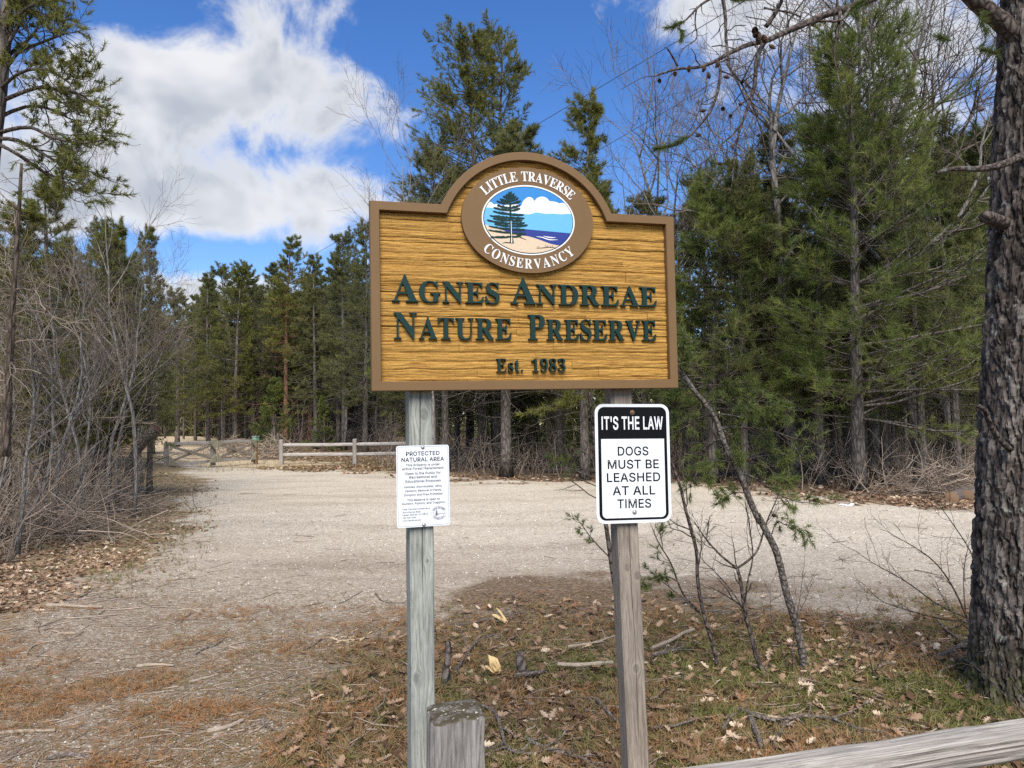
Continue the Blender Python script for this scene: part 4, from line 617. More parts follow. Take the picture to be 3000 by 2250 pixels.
SANS = json.loads('''{" ":[188,[]],"'":[206,[[[78,318],[70,509],[136,509],[128,318]]]],",":[188,[[[38,-119],[68,71],[137,71],[84,-119]]]],"-":[453,[[[337,244],[337,188],[114,188],[114,244]]]],".":[188,[[[95,-4],[83,-3],[73,1],[63,9],[55,18],[51,29],[50,41],[51,53],[55,64],[63,73],[73,81],[83,85],[95,87],[107,85],[118,81],[128,73],[135,64],[140,53],[141,41],[140,29],[135,18],[128,9],[118,1],[107,-3]]]],"0":[453,[[[227,-7],[191,-3],[158,7],[130,24],[105,48],[85,77],[69,113],[57,155],[50,202],[48,254],[50,306],[57,353],[69,395],[85,431],[106,461],[130,484],[159,502],[191,512],[227,516],[262,512],[295,502],[323,484],[348,461],[368,431],[384,395],[396,353],[403,306],[405,254],[403,202],[396,155],[384,113],[368,77],[348,48],[323,24],[295,7],[263,-3]],[[227,50],[250,52],[271,60],[290,74],[306,92],[320,116],[330,144],[338,176],[342,213],[344,254],[342,295],[338,332],[330,365],[320,393],[306,416],[290,435],[271,449],[250,457],[227,460],[203,457],[182,449],[163,435],[147,416],[134,393],[123,365],[115,332],[111,295],[109,254],[111,213],[115,176],[123,144],[134,116],[147,92],[163,74],[182,60],[203,52]]]],"1":[453,[[[76,0],[76,55],[391,55],[391,0]],[[276,509],[276,0],[212,0],[212,448],[209,448],[86,358],[86,427],[198,509]]]],"2":[453,[[[64,0],[64,47],[234,229],[252,248],[268,266],[282,282],[294,298],[303,312],[311,327],[316,341],[319,356],[320,371],[319,389],[315,405],[308,419],[298,431],[287,441],[273,449],[258,455],[241,458],[224,460],[205,458],[188,454],[172,447],[159,438],[148,427],[139,413],[132,398],[128,381],[127,362],[66,362],[68,391],[75,418],[86,442],[102,464],[121,482],[143,496],[168,507],[196,513],[225,516],[254,513],[281,507],[306,497],[328,482],[346,465],[361,445],[372,423],[379,398],[381,372],[380,354],[377,336],[371,318],[363,299],[351,280],[336,259],[317,235],[294,209],[267,180],[153,60],[153,57],[389,57],[389,0]]]],"3":[453,[[[218,-7],[188,-5],[159,1],[133,10],[108,22],[88,38],[70,57],[57,79],[48,104],[44,132],[109,132],[112,115],[118,100],[126,87],[137,76],[150,66],[165,59],[182,54],[200,51],[219,50],[239,51],[258,55],[275,61],[291,69],[304,80],[315,93],[323,108],[328,125],[329,145],[328,163],[323,180],[316,196],[306,211],[292,223],[275,234],[254,241],[229,246],[201,248],[157,248],[157,299],[288,448],[288,452],[70,452],[70,509],[372,509],[372,461],[211,278],[211,289],[247,290],[279,286],[308,276],[333,262],[354,244],[371,222],[383,198],[391,173],[393,145],[390,116],[383,90],[370,66],[354,45],[333,27],[309,12],[281,2],[251,-5]]]],"4":[453,[[[40,105],[40,158],[247,509],[311,509],[109,166],[109,163],[413,163],[413,105]],[[282,0],[282,121],[282,146],[282,318],[343,318],[343,0]]]],"6":[453,[[[226,-7],[196,-4],[168,3],[142,15],[119,31],[100,51],[84,74],[73,101],[66,130],[64,162],[65,187],[71,212],[80,239],[93,268],[112,302],[137,340],[252,509],[322,509],[151,261],[145,261],[151,270],[157,279],[165,288],[174,295],[184,302],[196,307],[208,311],[221,313],[235,314],[265,312],[291,305],[316,295],[337,280],[355,262],[370,240],[380,215],[387,187],[389,157],[387,127],[379,98],[368,73],[352,50],[333,30],[310,14],[284,3],[257,-4]],[[226,48],[245,50],[263,55],[279,63],[293,73],[304,86],[314,101],[322,119],[326,137],[327,157],[326,178],[322,196],[314,213],[304,228],[293,241],[279,251],[263,259],[245,264],[226,265],[207,264],[190,259],[174,252],[160,241],[148,229],[138,214],[131,197],[126,179],[125,158],[126,138],[131,119],[138,102],[148,86],[160,73],[174,63],[190,55],[207,50]]]],"7":[453,[[[97,0],[323,448],[323,452],[62,452],[62,509],[391,509],[391,449],[165,0]]]],"9":[453,[[[226,516],[256,513],[285,506],[310,494],[333,478],[352,458],[368,434],[380,408],[387,378],[389,347],[387,322],[382,296],[373,270],[359,240],[340,207],[315,168],[200,0],[130,0],[301,248],[307,248],[302,238],[295,229],[287,221],[278,214],[268,207],[257,202],[245,198],[232,195],[218,195],[188,197],[161,203],[137,214],[116,229],[98,247],[83,269],[72,294],[66,321],[64,352],[66,382],[73,411],[85,436],[101,459],[120,479],[143,494],[168,506],[196,513]],[[226,460],[207,459],[190,454],[174,446],[160,435],[148,423],[138,407],[131,390],[127,372],[125,352],[127,331],[131,313],[138,295],[148,280],[160,268],[174,257],[190,250],[207,245],[226,243],[245,245],[263,249],[279,257],[293,267],[305,280],[314,295],[322,312],[326,330],[327,350],[326,371],[322,390],[314,407],[305,422],[293,435],[279,446],[263,454],[245,459]]]],"A":[480,[[[16,0],[201,509],[276,509],[463,0],[395,0],[287,302],[280,323],[272,346],[264,372],[255,402],[244,438],[232,478],[245,478],[233,437],[222,402],[213,371],[204,345],[197,322],[191,302],[85,0]],[[110,142],[110,199],[370,199],[370,142]]]],"B":[456,[[[60,0],[60,509],[241,509],[274,507],[304,501],[329,491],[350,477],[367,461],[381,442],[390,421],[396,398],[398,374],[397,353],[393,336],[387,320],[378,307],[368,295],[356,286],[343,278],[329,272],[315,267],[315,262],[331,260],[347,254],[363,245],[378,234],[391,220],[402,203],[411,184],[416,161],[418,136],[416,111],[410,88],[400,67],[386,48],[368,31],[344,18],[317,8],[284,2],[247,0]],[[125,57],[245,57],[281,60],[309,67],[330,80],[344,96],[353,115],[355,137],[354,153],[350,169],[342,184],[333,197],[320,209],[306,218],[289,225],[269,229],[248,231],[125,231]],[[125,285],[238,285],[256,287],[273,290],[288,296],[302,304],[314,314],[323,326],[330,340],[335,355],[336,372],[333,393],[326,412],[313,429],[294,442],[270,449],[240,452],[125,452]]]],"C":[510,[[[267,-7],[225,-3],[186,7],[150,25],[119,49],[92,79],[70,115],[53,157],[44,203],[40,254],[44,305],[53,352],[70,393],[92,429],[119,459],[150,484],[186,501],[225,512],[267,516],[293,514],[317,511],[340,504],[362,496],[383,485],[402,471],[419,456],[435,438],[448,418],[459,397],[467,373],[473,348],[408,348],[404,365],[397,380],[389,395],[380,407],[369,418],[357,428],[344,437],[330,444],[315,449],[300,453],[284,455],[267,456],[237,453],[209,445],[184,432],[161,414],[141,391],[125,364],[113,332],[106,295],[103,254],[106,213],[113,177],[125,145],[141,117],[161,94],[184,76],[210,63],[237,56],[267,53],[284,54],[300,56],[315,60],[330,65],[344,72],[357,81],[369,90],[380,102],[389,114],[397,128],[404,144],[408,160],[473,160],[467,135],[459,112],[448,91],[435,71],[420,53],[402,38],[383,24],[363,13],[341,5],[317,-2],[293,-6]]]],"D":[502,[[[219,0],[96,0],[96,57],[215,57],[254,60],[288,68],[318,81],[343,99],[363,122],[379,149],[390,181],[397,216],[399,255],[397,294],[390,329],[379,361],[364,388],[344,410],[320,428],[291,441],[258,449],[221,452],[93,452],[93,509],[225,509],[273,505],[315,495],[353,478],[385,455],[412,426],[433,391],[449,351],[458,306],[462,255],[458,205],[449,159],[433,119],[411,83],[384,54],[351,31],[312,14],[268,3]],[[125,509],[125,0],[60,0],[60,509]]]],"E":[419,[[[60,0],[60,509],[372,509],[372,452],[125,452],[125,286],[355,286],[355,229],[125,229],[125,57],[375,57],[375,0]]]],"F":[410,[[[60,0],[60,509],[369,509],[369,452],[125,452],[125,278],[346,278],[346,221],[125,221],[125,0]]]],"G":[520,[[[269,-7],[225,-3],[185,7],[149,25],[118,49],[91,79],[69,116],[53,157],[43,203],[40,254],[43,305],[53,352],[69,393],[91,429],[117,459],[149,484],[184,501],[223,512],[265,516],[291,514],[316,510],[340,504],[363,494],[384,483],[403,469],[421,453],[436,436],[449,416],[460,395],[468,373],[474,349],[408,349],[402,365],[395,379],[387,393],[378,406],[368,417],[356,427],[344,436],[330,443],[315,448],[300,453],[283,455],[265,456],[236,453],[209,445],[183,432],[160,414],[141,392],[125,364],[113,332],[106,295],[103,254],[106,213],[113,177],[125,145],[141,117],[161,95],[184,76],[210,63],[238,56],[269,53],[296,55],[322,61],[345,71],[365,85],[382,102],[396,123],[407,147],[413,173],[415,202],[434,199],[283,199],[283,256],[478,256],[478,200],[475,160],[466,124],[451,91],[431,62],[406,38],[377,19],[344,5],[308,-4]]]],"H":[517,[[[60,0],[60,509],[125,509],[125,289],[392,289],[392,509],[457,509],[457,0],[392,0],[392,232],[125,232],[125,0]]]],"I":[300,[[[31,0],[31,57],[118,57],[118,452],[31,452],[31,509],[269,509],[269,452],[183,452],[183,57],[269,57],[269,0]]]],"L":[393,[[[60,0],[60,509],[125,509],[125,57],[361,57],[361,0]]]],"M":[628,[[[60,0],[60,509],[152,509],[277,187],[287,159],[299,123],[311,84],[322,49],[307,49],[318,83],[330,121],[342,158],[352,187],[476,509],[568,509],[568,0],[504,0],[504,291],[504,327],[505,369],[506,413],[507,457],[513,457],[508,441],[503,425],[498,409],[482,363],[467,322],[456,291],[342,0],[286,0],[170,291],[159,321],[145,361],[129,408],[112,457],[119,457],[120,416],[121,372],[122,328],[122,291],[122,0]]]],"N":[523,[[[60,0],[60,509],[136,509],[343,183],[349,174],[355,163],[363,151],[371,137],[379,122],[388,107],[396,90],[405,73],[414,55],[405,54],[403,72],[402,90],[401,108],[400,126],[399,142],[399,157],[399,195],[399,509],[463,509],[463,0],[387,0],[202,290],[177,331],[168,346],[159,363],[148,381],[108,452],[119,454],[122,384],[124,328],[125,291],[125,0]]]],"O":[533,[[[267,-7],[225,-3],[186,7],[150,25],[119,49],[92,79],[70,115],[53,157],[44,203],[40,254],[44,305],[53,352],[70,393],[92,429],[119,459],[150,484],[186,501],[225,512],[267,516],[309,512],[348,501],[384,484],[415,459],[442,429],[464,393],[480,352],[490,305],[493,254],[490,203],[480,157],[464,115],[442,79],[415,49],[384,25],[348,7],[309,-3]],[[267,53],[296,55],[324,63],[349,76],[372,94],[392,116],[408,144],[420,176],[428,213],[430,254],[428,295],[420,332],[408,365],[392,392],[372,415],[349,433],[324,446],[296,453],[267,456],[237,453],[210,445],[184,433],[161,415],[142,392],[125,364],[113,332],[106,295],[103,254],[106,213],[113,176],[125,144],[142,117],[161,94],[184,76],[210,63],[237,55]]]],"P":[445,[[[60,0],[60,509],[235,509],[272,506],[305,499],[332,487],[356,471],[375,452],[390,430],[400,404],[407,377],[409,348],[407,318],[400,291],[390,265],[375,243],[356,223],[332,207],[305,195],[272,188],[235,186],[109,186],[109,242],[233,242],[257,244],[279,248],[297,256],[312,266],[324,279],[333,294],[339,310],[343,328],[344,348],[343,367],[339,385],[333,402],[324,416],[312,428],[297,439],[279,446],[257,451],[232,452],[125,452],[125,0]]]],"R":[449,[[[60,0],[60,509],[236,509],[273,506],[305,500],[333,489],[356,473],[376,455],[390,433],[401,408],[407,381],[409,352],[407,323],[401,296],[390,271],[376,250],[356,232],[333,217],[305,206],[273,200],[236,198],[96,198],[96,255],[234,255],[258,256],[280,260],[298,267],[313,276],[325,287],[334,300],[340,316],[344,333],[345,352],[344,371],[340,389],[334,405],[325,419],[313,430],[298,440],[279,446],[258,451],[233,452],[125,452],[125,0]],[[353,0],[230,229],[303,229],[428,0]]]],"S":[447,[[[224,-9],[188,-7],[156,-1],[128,9],[102,23],[81,40],[64,60],[51,83],[42,109],[38,137],[104,137],[108,118],[114,102],[123,88],[136,76],[150,66],[166,59],[185,53],[204,50],[224,49],[246,50],[267,54],[286,60],[303,69],[317,79],[329,92],[338,106],[344,122],[346,139],[344,154],[340,168],[332,179],[322,189],[310,197],[296,205],[280,211],[263,217],[245,222],[184,239],[145,253],[112,269],[86,289],[67,313],[56,341],[52,372],[54,400],[62,425],[75,448],[92,468],[113,484],[138,498],[165,508],[195,514],[227,516],[259,514],[289,508],[316,498],[340,484],[360,468],[377,449],[390,427],[398,403],[401,378],[337,378],[332,402],[320,421],[302,437],[280,449],[254,456],[225,459],[204,457],[185,454],[167,448],[152,440],[139,430],[129,418],[121,405],[117,391],[115,376],[117,359],[122,345],[131,334],[142,324],[155,315],[169,308],[184,302],[198,297],[212,293],[264,279],[279,275],[295,270],[312,264],[328,256],[344,248],[359,238],[372,226],[384,213],[395,198],[402,180],[407,161],[408,139],[406,112],[399,87],[386,64],[370,43],[349,25],[323,11],[294,0],[261,-7]]]],"T":[449,[[[32,452],[32,509],[417,509],[417,452],[257,452],[257,0],[193,0],[193,452]]]],"U":[517,[[[259,-8],[220,-6],[186,2],[154,15],[126,33],[103,55],[85,80],[71,108],[63,140],[60,173],[60,509],[124,509],[124,178],[126,155],[132,133],[141,113],[153,95],[169,80],[187,68],[208,59],[232,53],[259,52],[285,53],[309,59],[331,68],[349,80],[364,95],[377,113],[385,133],[391,155],[393,178],[393,509],[457,509],[457,173],[454,140],[446,108],[433,80],[414,55],[391,33],[363,15],[332,2],[297,-6]]]],"V":[480,[[[204,0],[16,509],[84,509],[192,206],[199,187],[207,164],[215,137],[225,106],[236,71],[248,31],[235,31],[247,71],[257,107],[267,138],[276,165],[283,187],[290,206],[395,509],[463,509],[278,0]]]],"W":[686,[[[155,0],[16,509],[82,509],[163,196],[167,179],[172,162],[175,145],[187,94],[190,76],[194,58],[197,40],[189,40],[193,58],[196,76],[200,94],[203,111],[207,128],[211,145],[224,196],[306,509],[380,509],[462,196],[466,179],[470,162],[474,145],[486,94],[490,76],[494,58],[497,40],[488,40],[492,58],[495,76],[499,94],[503,111],[506,128],[510,145],[523,196],[603,509],[670,509],[530,0],[455,0],[368,323],[362,345],[357,368],[351,391],[346,417],[341,445],[336,475],[350,475],[345,446],[340,420],[335,395],[330,371],[324,347],[318,323],[230,0]]]],"a":[389,[[[160,-9],[137,-7],[115,-3],[94,5],[76,15],[60,29],[48,45],[38,63],[32,84],[30,108],[32,128],[36,146],[43,161],[53,174],[64,184],[78,193],[92,200],[108,206],[125,211],[143,214],[161,217],[178,220],[234,227],[247,229],[257,231],[265,235],[271,240],[274,246],[276,255],[276,257],[275,272],[272,285],[267,297],[260,307],[251,315],[240,322],[227,327],[212,330],[196,331],[178,330],[163,327],[149,322],[137,316],[127,309],[118,301],[110,292],[104,283],[100,274],[41,291],[51,313],[64,331],[79,346],[95,358],[114,368],[133,375],[153,380],[173,383],[194,384],[208,384],[223,382],[239,379],[255,375],[271,369],[286,360],[300,350],[312,336],[322,320],[330,301],[335,278],[337,251],[337,0],[277,0],[277,52],[272,52],[267,43],[260,34],[252,25],[242,16],[229,8],[215,1],[199,-4],[181,-7]],[[170,45],[192,47],[211,51],[228,59],[242,68],[254,80],[263,93],[270,108],[274,122],[276,138],[276,190],[272,187],[267,184],[259,182],[251,180],[241,178],[231,176],[200,171],[175,168],[161,166],[147,163],[134,159],[122,153],[112,147],[103,139],[97,130],[93,118],[92,105],[93,93],[96,82],[102,72],[109,64],[119,57],[130,52],[142,48],[156,46]]]],"b":[424,[[[229,-8],[208,-7],[189,-3],[172,4],[159,12],[147,21],[138,31],[130,41],[123,50],[118,59],[112,59],[112,0],[53,0],[53,509],[114,509],[114,319],[118,319],[123,327],[130,336],[137,346],[147,355],[158,364],[171,373],[188,379],[207,383],[229,384],[259,382],[287,374],[313,361],[335,342],[354,320],[370,293],[381,261],[388,227],[390,189],[388,151],[381,116],[370,84],[355,57],[336,34],[313,16],[288,3],[260,-6]],[[220,47],[242,49],[262,55],[279,66],[294,80],[306,97],[316,117],[323,139],[327,163],[328,189],[327,215],[323,239],[316,261],[307,281],[295,298],[280,311],[262,322],[243,328],[220,330],[198,328],[178,322],[161,312],[147,299],[134,282],[125,263],[118,241],[114,216],[113,189],[114,162],[118,138],[125,115],[135,95],[147,78],[162,65],[179,55],[198,49]]]],"c":[396,[[[207,-8],[174,-5],[144,3],[117,16],[93,35],[72,58],[56,85],[44,116],[37,150],[34,187],[37,225],[44,260],[56,291],[72,318],[93,341],[117,360],[144,374],[174,382],[207,384],[226,384],[243,381],[260,377],[276,371],[291,364],[305,356],[318,346],[330,335],[340,322],[349,308],[356,293],[362,277],[303,262],[300,272],[295,281],[290,289],[284,297],[278,304],[270,311],[261,316],[252,321],[242,325],[231,328],[220,329],[207,330],[184,328],[163,321],[145,310],[130,296],[118,278],[108,258],[102,236],[98,212],[96,187],[98,163],[102,139],[108,117],[118,97],[130,80],[145,66],[163,55],[184,49],[207,46],[220,47],[232,49],[243,52],[253,55],[262,60],[271,66],[279,73],[285,80],[292,89],[297,98],[301,107],[304,117],[363,102],[357,86],[350,70],[341,56],[331,43],[319,32],[306,21],[292,12],[277,5],[261,-1],[244,-5],[226,-7]]]],"d":[424,[[[195,-8],[165,-6],[137,3],[111,16],[89,34],[70,57],[55,84],[43,116],[36,151],[34,189],[36,227],[43,261],[55,293],[70,320],[89,342],[112,361],[137,374],[165,382],[196,384],[218,383],[237,379],[253,373],[267,364],[278,355],[287,346],[295,336],[301,327],[306,319],[311,319],[311,509],[372,509],[372,0],[313,0],[313,59],[307,59],[301,50],[295,41],[287,31],[277,21],[266,12],[252,4],[236,-3],[217,-7]],[[205,47],[226,49],[246,55],[263,65],[278,78],[290,95],[299,115],[306,138],[310,162],[312,189],[310,216],[306,241],[300,263],[290,282],[278,299],[263,312],[246,322],[227,328],[205,330],[182,328],[162,322],[145,311],[130,298],[118,281],[108,261],[102,239],[98,215],[96,189],[98,163],[102,139],[109,117],[118,97],[130,80],[145,66],[162,55],[182,49]]]],"e":[404,[[[212,-8],[177,-5],[145,3],[117,16],[92,35],[72,58],[56,85],[44,116],[37,150],[34,187],[36,224],[44,258],[55,290],[71,317],[91,340],[115,359],[142,373],[172,382],[205,384],[226,383],[246,380],[266,374],[285,366],[303,355],[319,341],[334,324],[347,305],[357,282],[365,256],[370,227],[371,194],[371,169],[75,169],[75,221],[338,221],[310,202],[308,226],[304,248],[298,269],[288,286],[277,301],[263,314],[246,323],[227,328],[205,330],[183,328],[164,323],[146,313],[131,301],[119,286],[109,270],[102,251],[97,231],[96,211],[96,178],[98,151],[102,127],[110,106],[121,88],[135,73],[151,61],[169,53],[190,48],[212,46],[227,47],[241,49],[254,53],[265,58],[276,65],[285,73],[294,82],[300,93],[306,105],[365,91],[358,72],[348,55],[335,39],[320,26],[302,14],[283,4],[261,-3],[237,-7]]]],"f":[254,[[[228,379],[228,327],[6,327],[6,379]],[[81,0],[81,432],[82,452],[87,470],[96,486],[107,499],[120,510],[135,519],[152,525],[169,529],[187,530],[201,530],[212,529],[222,527],[231,525],[238,523],[243,521],[227,468],[215,472],[209,473],[202,474],[195,474],[178,472],[164,468],[154,460],[147,449],[143,435],[142,419],[142,0]]]],"g":[425,[[[207,-151],[180,-149],[156,-146],[134,-140],[114,-132],[97,-122],[82,-110],[70,-97],[59,-84],[51,-69],[101,-41],[107,-49],[114,-57],[122,-66],[131,-74],[142,-82],[154,-88],[169,-93],[187,-96],[207,-97],[236,-95],[261,-87],[282,-75],[298,-58],[308,-34],[311,-6],[311,68],[306,68],[301,60],[294,51],[287,41],[277,32],[266,23],[252,16],[236,10],[217,6],[195,5],[165,7],[138,14],[113,27],[90,43],[71,65],[55,90],[43,120],[36,154],[34,191],[36,229],[43,263],[55,293],[71,320],[90,342],[112,361],[138,374],[166,382],[196,384],[218,383],[237,379],[253,373],[267,365],[279,356],[288,346],[296,336],[302,327],[308,319],[313,319],[313,379],[372,379],[372,-9],[370,-40],[363,-67],[350,-90],[334,-109],[314,-124],[291,-136],[265,-144],[237,-149]],[[205,59],[227,61],[246,66],[264,75],[278,87],[290,103],[300,121],[307,142],[311,166],[312,193],[311,219],[307,242],[300,264],[291,283],[279,299],[264,312],[247,322],[227,328],[205,330],[182,328],[163,322],[145,312],[130,298],[118,282],[109,262],[102,241],[98,218],[96,193],[98,167],[102,144],[109,123],[118,104],[131,88],[145,76],[163,66],[183,61]]]],"h":[410,[[[114,227],[114,0],[53,0],[53,509],[114,509],[114,287],[102,287],[116,319],[132,344],[152,362],[175,374],[200,382],[227,384],[252,383],[275,377],[295,369],[313,356],[328,340],[341,321],[350,298],[355,271],[357,240],[357,0],[296,0],[296,235],[293,263],[286,286],[273,304],[256,318],[235,326],[210,329],[192,328],[176,324],[161,317],[147,308],[136,297],[126,283],[119,266],[115,248]]]],"i":[167,[[[53,0],[53,379],[114,379],[114,0]],[[84,443],[73,444],[63,448],[54,455],[47,463],[43,472],[41,483],[43,494],[47,504],[54,512],[63,518],[73,522],[84,524],[95,522],[105,518],[114,512],[121,504],[125,494],[126,483],[125,472],[121,463],[114,455],[105,448],[95,444]]]],"l":[189,[[[139,-2],[112,0],[91,8],[74,20],[62,37],[55,59],[53,84],[53,509],[114,509],[114,99],[114,83],[117,71],[120,62],[126,57],[135,53],[146,52],[160,53],[170,54],[181,3],[162,-1],[154,-2],[147,-2]]]],"m":[610,[[[53,0],[53,379],[112,379],[112,295],[108,295],[114,314],[122,331],[132,346],[144,358],[158,368],[172,376],[187,382],[203,385],[219,386],[245,383],[268,375],[287,361],[303,342],[314,320],[321,295],[312,295],[318,312],[326,329],[337,343],[350,356],[364,366],[381,375],[398,381],[417,385],[437,386],[458,385],[478,380],[497,372],[514,361],[529,346],[541,328],[550,307],[555,283],[557,255],[557,0],[496,0],[496,254],[493,279],[485,298],[473,313],[456,323],[438,329],[419,330],[402,329],[387,326],[374,320],[363,312],[353,302],[345,290],[340,277],[336,263],[335,247],[335,0],[274,0],[274,260],[272,280],[265,297],[253,311],[238,322],[220,328],[199,330],[185,329],[171,326],[158,320],[145,312],[135,302],[126,289],[119,274],[115,257],[114,238],[114,0]]]],"n":[410,[[[114,227],[114,0],[53,0],[53,379],[112,379],[112,287],[102,287],[116,319],[132,344],[152,362],[175,374],[200,382],[227,384],[252,383],[275,377],[295,369],[313,356],[328,340],[341,321],[350,298],[355,271],[357,240],[357,0],[296,0],[296,235],[293,263],[286,286],[273,304],[256,318],[235,326],[210,329],[192,328],[176,324],[161,317],[147,308],[136,297],[126,283],[119,266],[115,248]]]],"o":[415,[[[207,-8],[174,-5],[144,3],[117,16],[93,35],[72,58],[56,85],[44,116],[37,150],[34,187],[37,225],[44,260],[56,291],[72,318],[93,341],[117,360],[144,374],[174,382],[207,384],[241,382],[271,374],[299,360],[323,341],[343,318],[359,291],[371,260],[379,225],[381,187],[379,150],[371,116],[359,85],[343,58],[323,35],[299,16],[271,3],[241,-5]],[[207,46],[231,49],[252,55],[270,66],[285,80],[298,97],[307,117],[314,139],[318,163],[319,187],[318,212],[314,236],[307,258],[298,278],[285,296],[270,310],[252,321],[231,328],[207,330],[184,328],[163,321],[145,310],[130,296],[118,278],[108,258],[102,236],[98,212],[96,187],[98,163],[102,139],[108,117],[118,97],[130,80],[145,66],[163,55],[184,49]]]],"p":[424,[[[53,-143],[53,379],[112,379],[112,319],[118,319],[123,327],[130,336],[137,346],[147,355],[158,364],[171,373],[188,379],[207,383],[229,384],[259,382],[287,374],[313,361],[335,342],[354,320],[370,293],[381,261],[388,227],[390,189],[388,151],[381,116],[370,84],[355,57],[336,34],[313,16],[288,3],[260,-6],[229,-8],[208,-7],[189,-3],[173,4],[159,12],[147,21],[138,31],[130,41],[124,50],[118,59],[114,59],[114,-143]],[[220,47],[242,49],[262,55],[279,66],[294,80],[306,97],[316,117],[323,139],[327,163],[328,189],[327,215],[323,239],[316,261],[307,281],[295,298],[280,311],[262,322],[243,328],[220,330],[198,328],[178,322],[161,312],[147,299],[134,282],[125,263],[118,241],[114,216],[113,189],[114,162],[118,138],[125,115],[135,95],[147,78],[162,65],[179,55],[198,49]]]],"r":[259,[[[53,0],[53,379],[112,379],[112,321],[115,321],[124,339],[137,354],[152,367],[171,377],[191,383],[213,385],[229,384],[243,384],[243,322],[230,324],[223,325],[215,326],[207,326],[190,324],[174,321],[159,315],[146,306],[135,296],[126,284],[119,269],[115,254],[114,237],[114,0]]]],"s":[365,[[[182,-8],[157,-7],[133,-3],[112,3],[93,12],[76,24],[62,38],[50,54],[41,73],[36,94],[94,107],[101,87],[111,72],[124,60],[141,52],[160,47],[181,45],[206,47],[227,53],[244,62],[258,74],[265,88],[268,103],[266,115],[262,126],[254,136],[243,144],[229,150],[212,155],[149,170],[118,180],[92,192],[72,208],[58,227],[50,249],[47,274],[49,295],[55,314],[65,332],[79,347],[95,360],[115,370],[137,378],[161,383],[187,384],[212,383],[234,379],[254,372],[271,363],[286,352],[299,339],[309,324],[318,308],[324,290],[268,277],[262,291],[254,304],[243,316],[228,325],[210,331],[187,333],[166,331],[147,326],[131,317],[119,305],[111,292],[109,277],[110,264],[115,253],[124,243],[136,235],[152,229],[172,223],[229,209],[261,200],[287,187],[306,171],[320,153],[328,131],[331,107],[329,85],[323,65],[312,47],[298,31],[281,18],[260,6],[236,-2],[210,-7]]]],"t":[227,[[[204,379],[204,327],[6,327],[6,379]],[[65,471],[126,471],[126,98],[127,83],[130,70],[136,61],[144,55],[156,51],[170,50],[185,51],[202,54],[213,2],[207,0],[200,-2],[192,-3],[184,-3],[176,-4],[168,-4],[138,-1],[113,7],[92,21],[77,41],[68,64],[65,93]]]],"u":[410,[[[182,-5],[158,-3],[135,2],[115,11],[97,23],[82,39],[69,59],[60,82],[54,109],[53,139],[53,379],[114,379],[114,144],[116,117],[124,94],[137,75],[154,61],[175,53],[200,50],[218,51],[234,55],[249,62],[263,71],[274,83],[283,97],[290,113],[295,132],[296,153],[296,379],[357,379],[357,0],[298,0],[298,92],[307,92],[294,60],[277,35],[257,17],[234,5],[209,-3]]]],"v":[389,[[[163,0],[17,379],[84,379],[165,155],[173,132],[180,110],[187,87],[193,64],[199,42],[206,21],[184,21],[191,42],[197,64],[203,87],[209,110],[216,132],[224,155],[305,379],[371,379],[226,0]]]],"w":[567,[[[138,0],[23,379],[87,379],[133,214],[140,190],[147,164],[154,137],[161,107],[168,75],[175,41],[165,41],[172,74],[179,105],[186,135],[192,163],[199,189],[206,214],[252,379],[316,379],[362,214],[368,189],[375,163],[382,136],[388,106],[395,75],[402,41],[391,41],[399,75],[406,106],[413,135],[420,163],[427,189],[434,214],[480,379],[545,379],[429,0],[368,0],[319,172],[305,225],[300,243],[295,262],[291,280],[277,338],[291,338],[277,280],[263,225],[258,207],[253,189],[248,172],[199,0]]]],"y":[389,[[[47,-139],[61,-86],[71,-87],[83,-89],[94,-90],[104,-89],[113,-86],[122,-81],[130,-74],[138,-64],[145,-51],[151,-36],[163,-1],[17,379],[84,379],[165,155],[173,132],[180,109],[187,87],[193,64],[199,42],[206,21],[184,21],[190,42],[196,64],[202,87],[209,110],[216,132],[224,155],[305,379],[371,379],[204,-58],[196,-77],[187,-93],[177,-107],[165,-119],[153,-128],[139,-136],[125,-141],[109,-144],[91,-145],[82,-145],[73,-144],[65,-143],[57,-142],[52,-140]]]]}''')
SANS['I'] = [193, [[(64, 0), (64, 509), (129, 509), (129, 0)]]]
def fatten(loops, d):
    """move every outline outwards by d (holes shrink)"""
    out = []
    areas = []
    for lp in loops:
        p = np.array(lp, float); q = np.roll(p, -1, 0); areas.append(float((p[:, 0] * q[:, 1] - q[:, 0] * p[:, 1]).sum()))
    sign = 1 if areas[int(np.argmax(np.abs(areas)))] > 0 else -1
    for lp in loops:
        p = np.array(lp, float)
        e0 = nrm(p - np.roll(p, 1, 0)); e1 = nrm(np.roll(p, -1, 0) - p)
        n0 = np.stack([e0[:, 1], -e0[:, 0]], 1); n1 = np.stack([e1[:, 1], -e1[:, 0]], 1)
        m = nrm(n0 + n1); k = 1 / np.maximum((m * n0).sum(1), 0.45)
        out.append(p + m * (d * sign * k)[:, None])
    return out
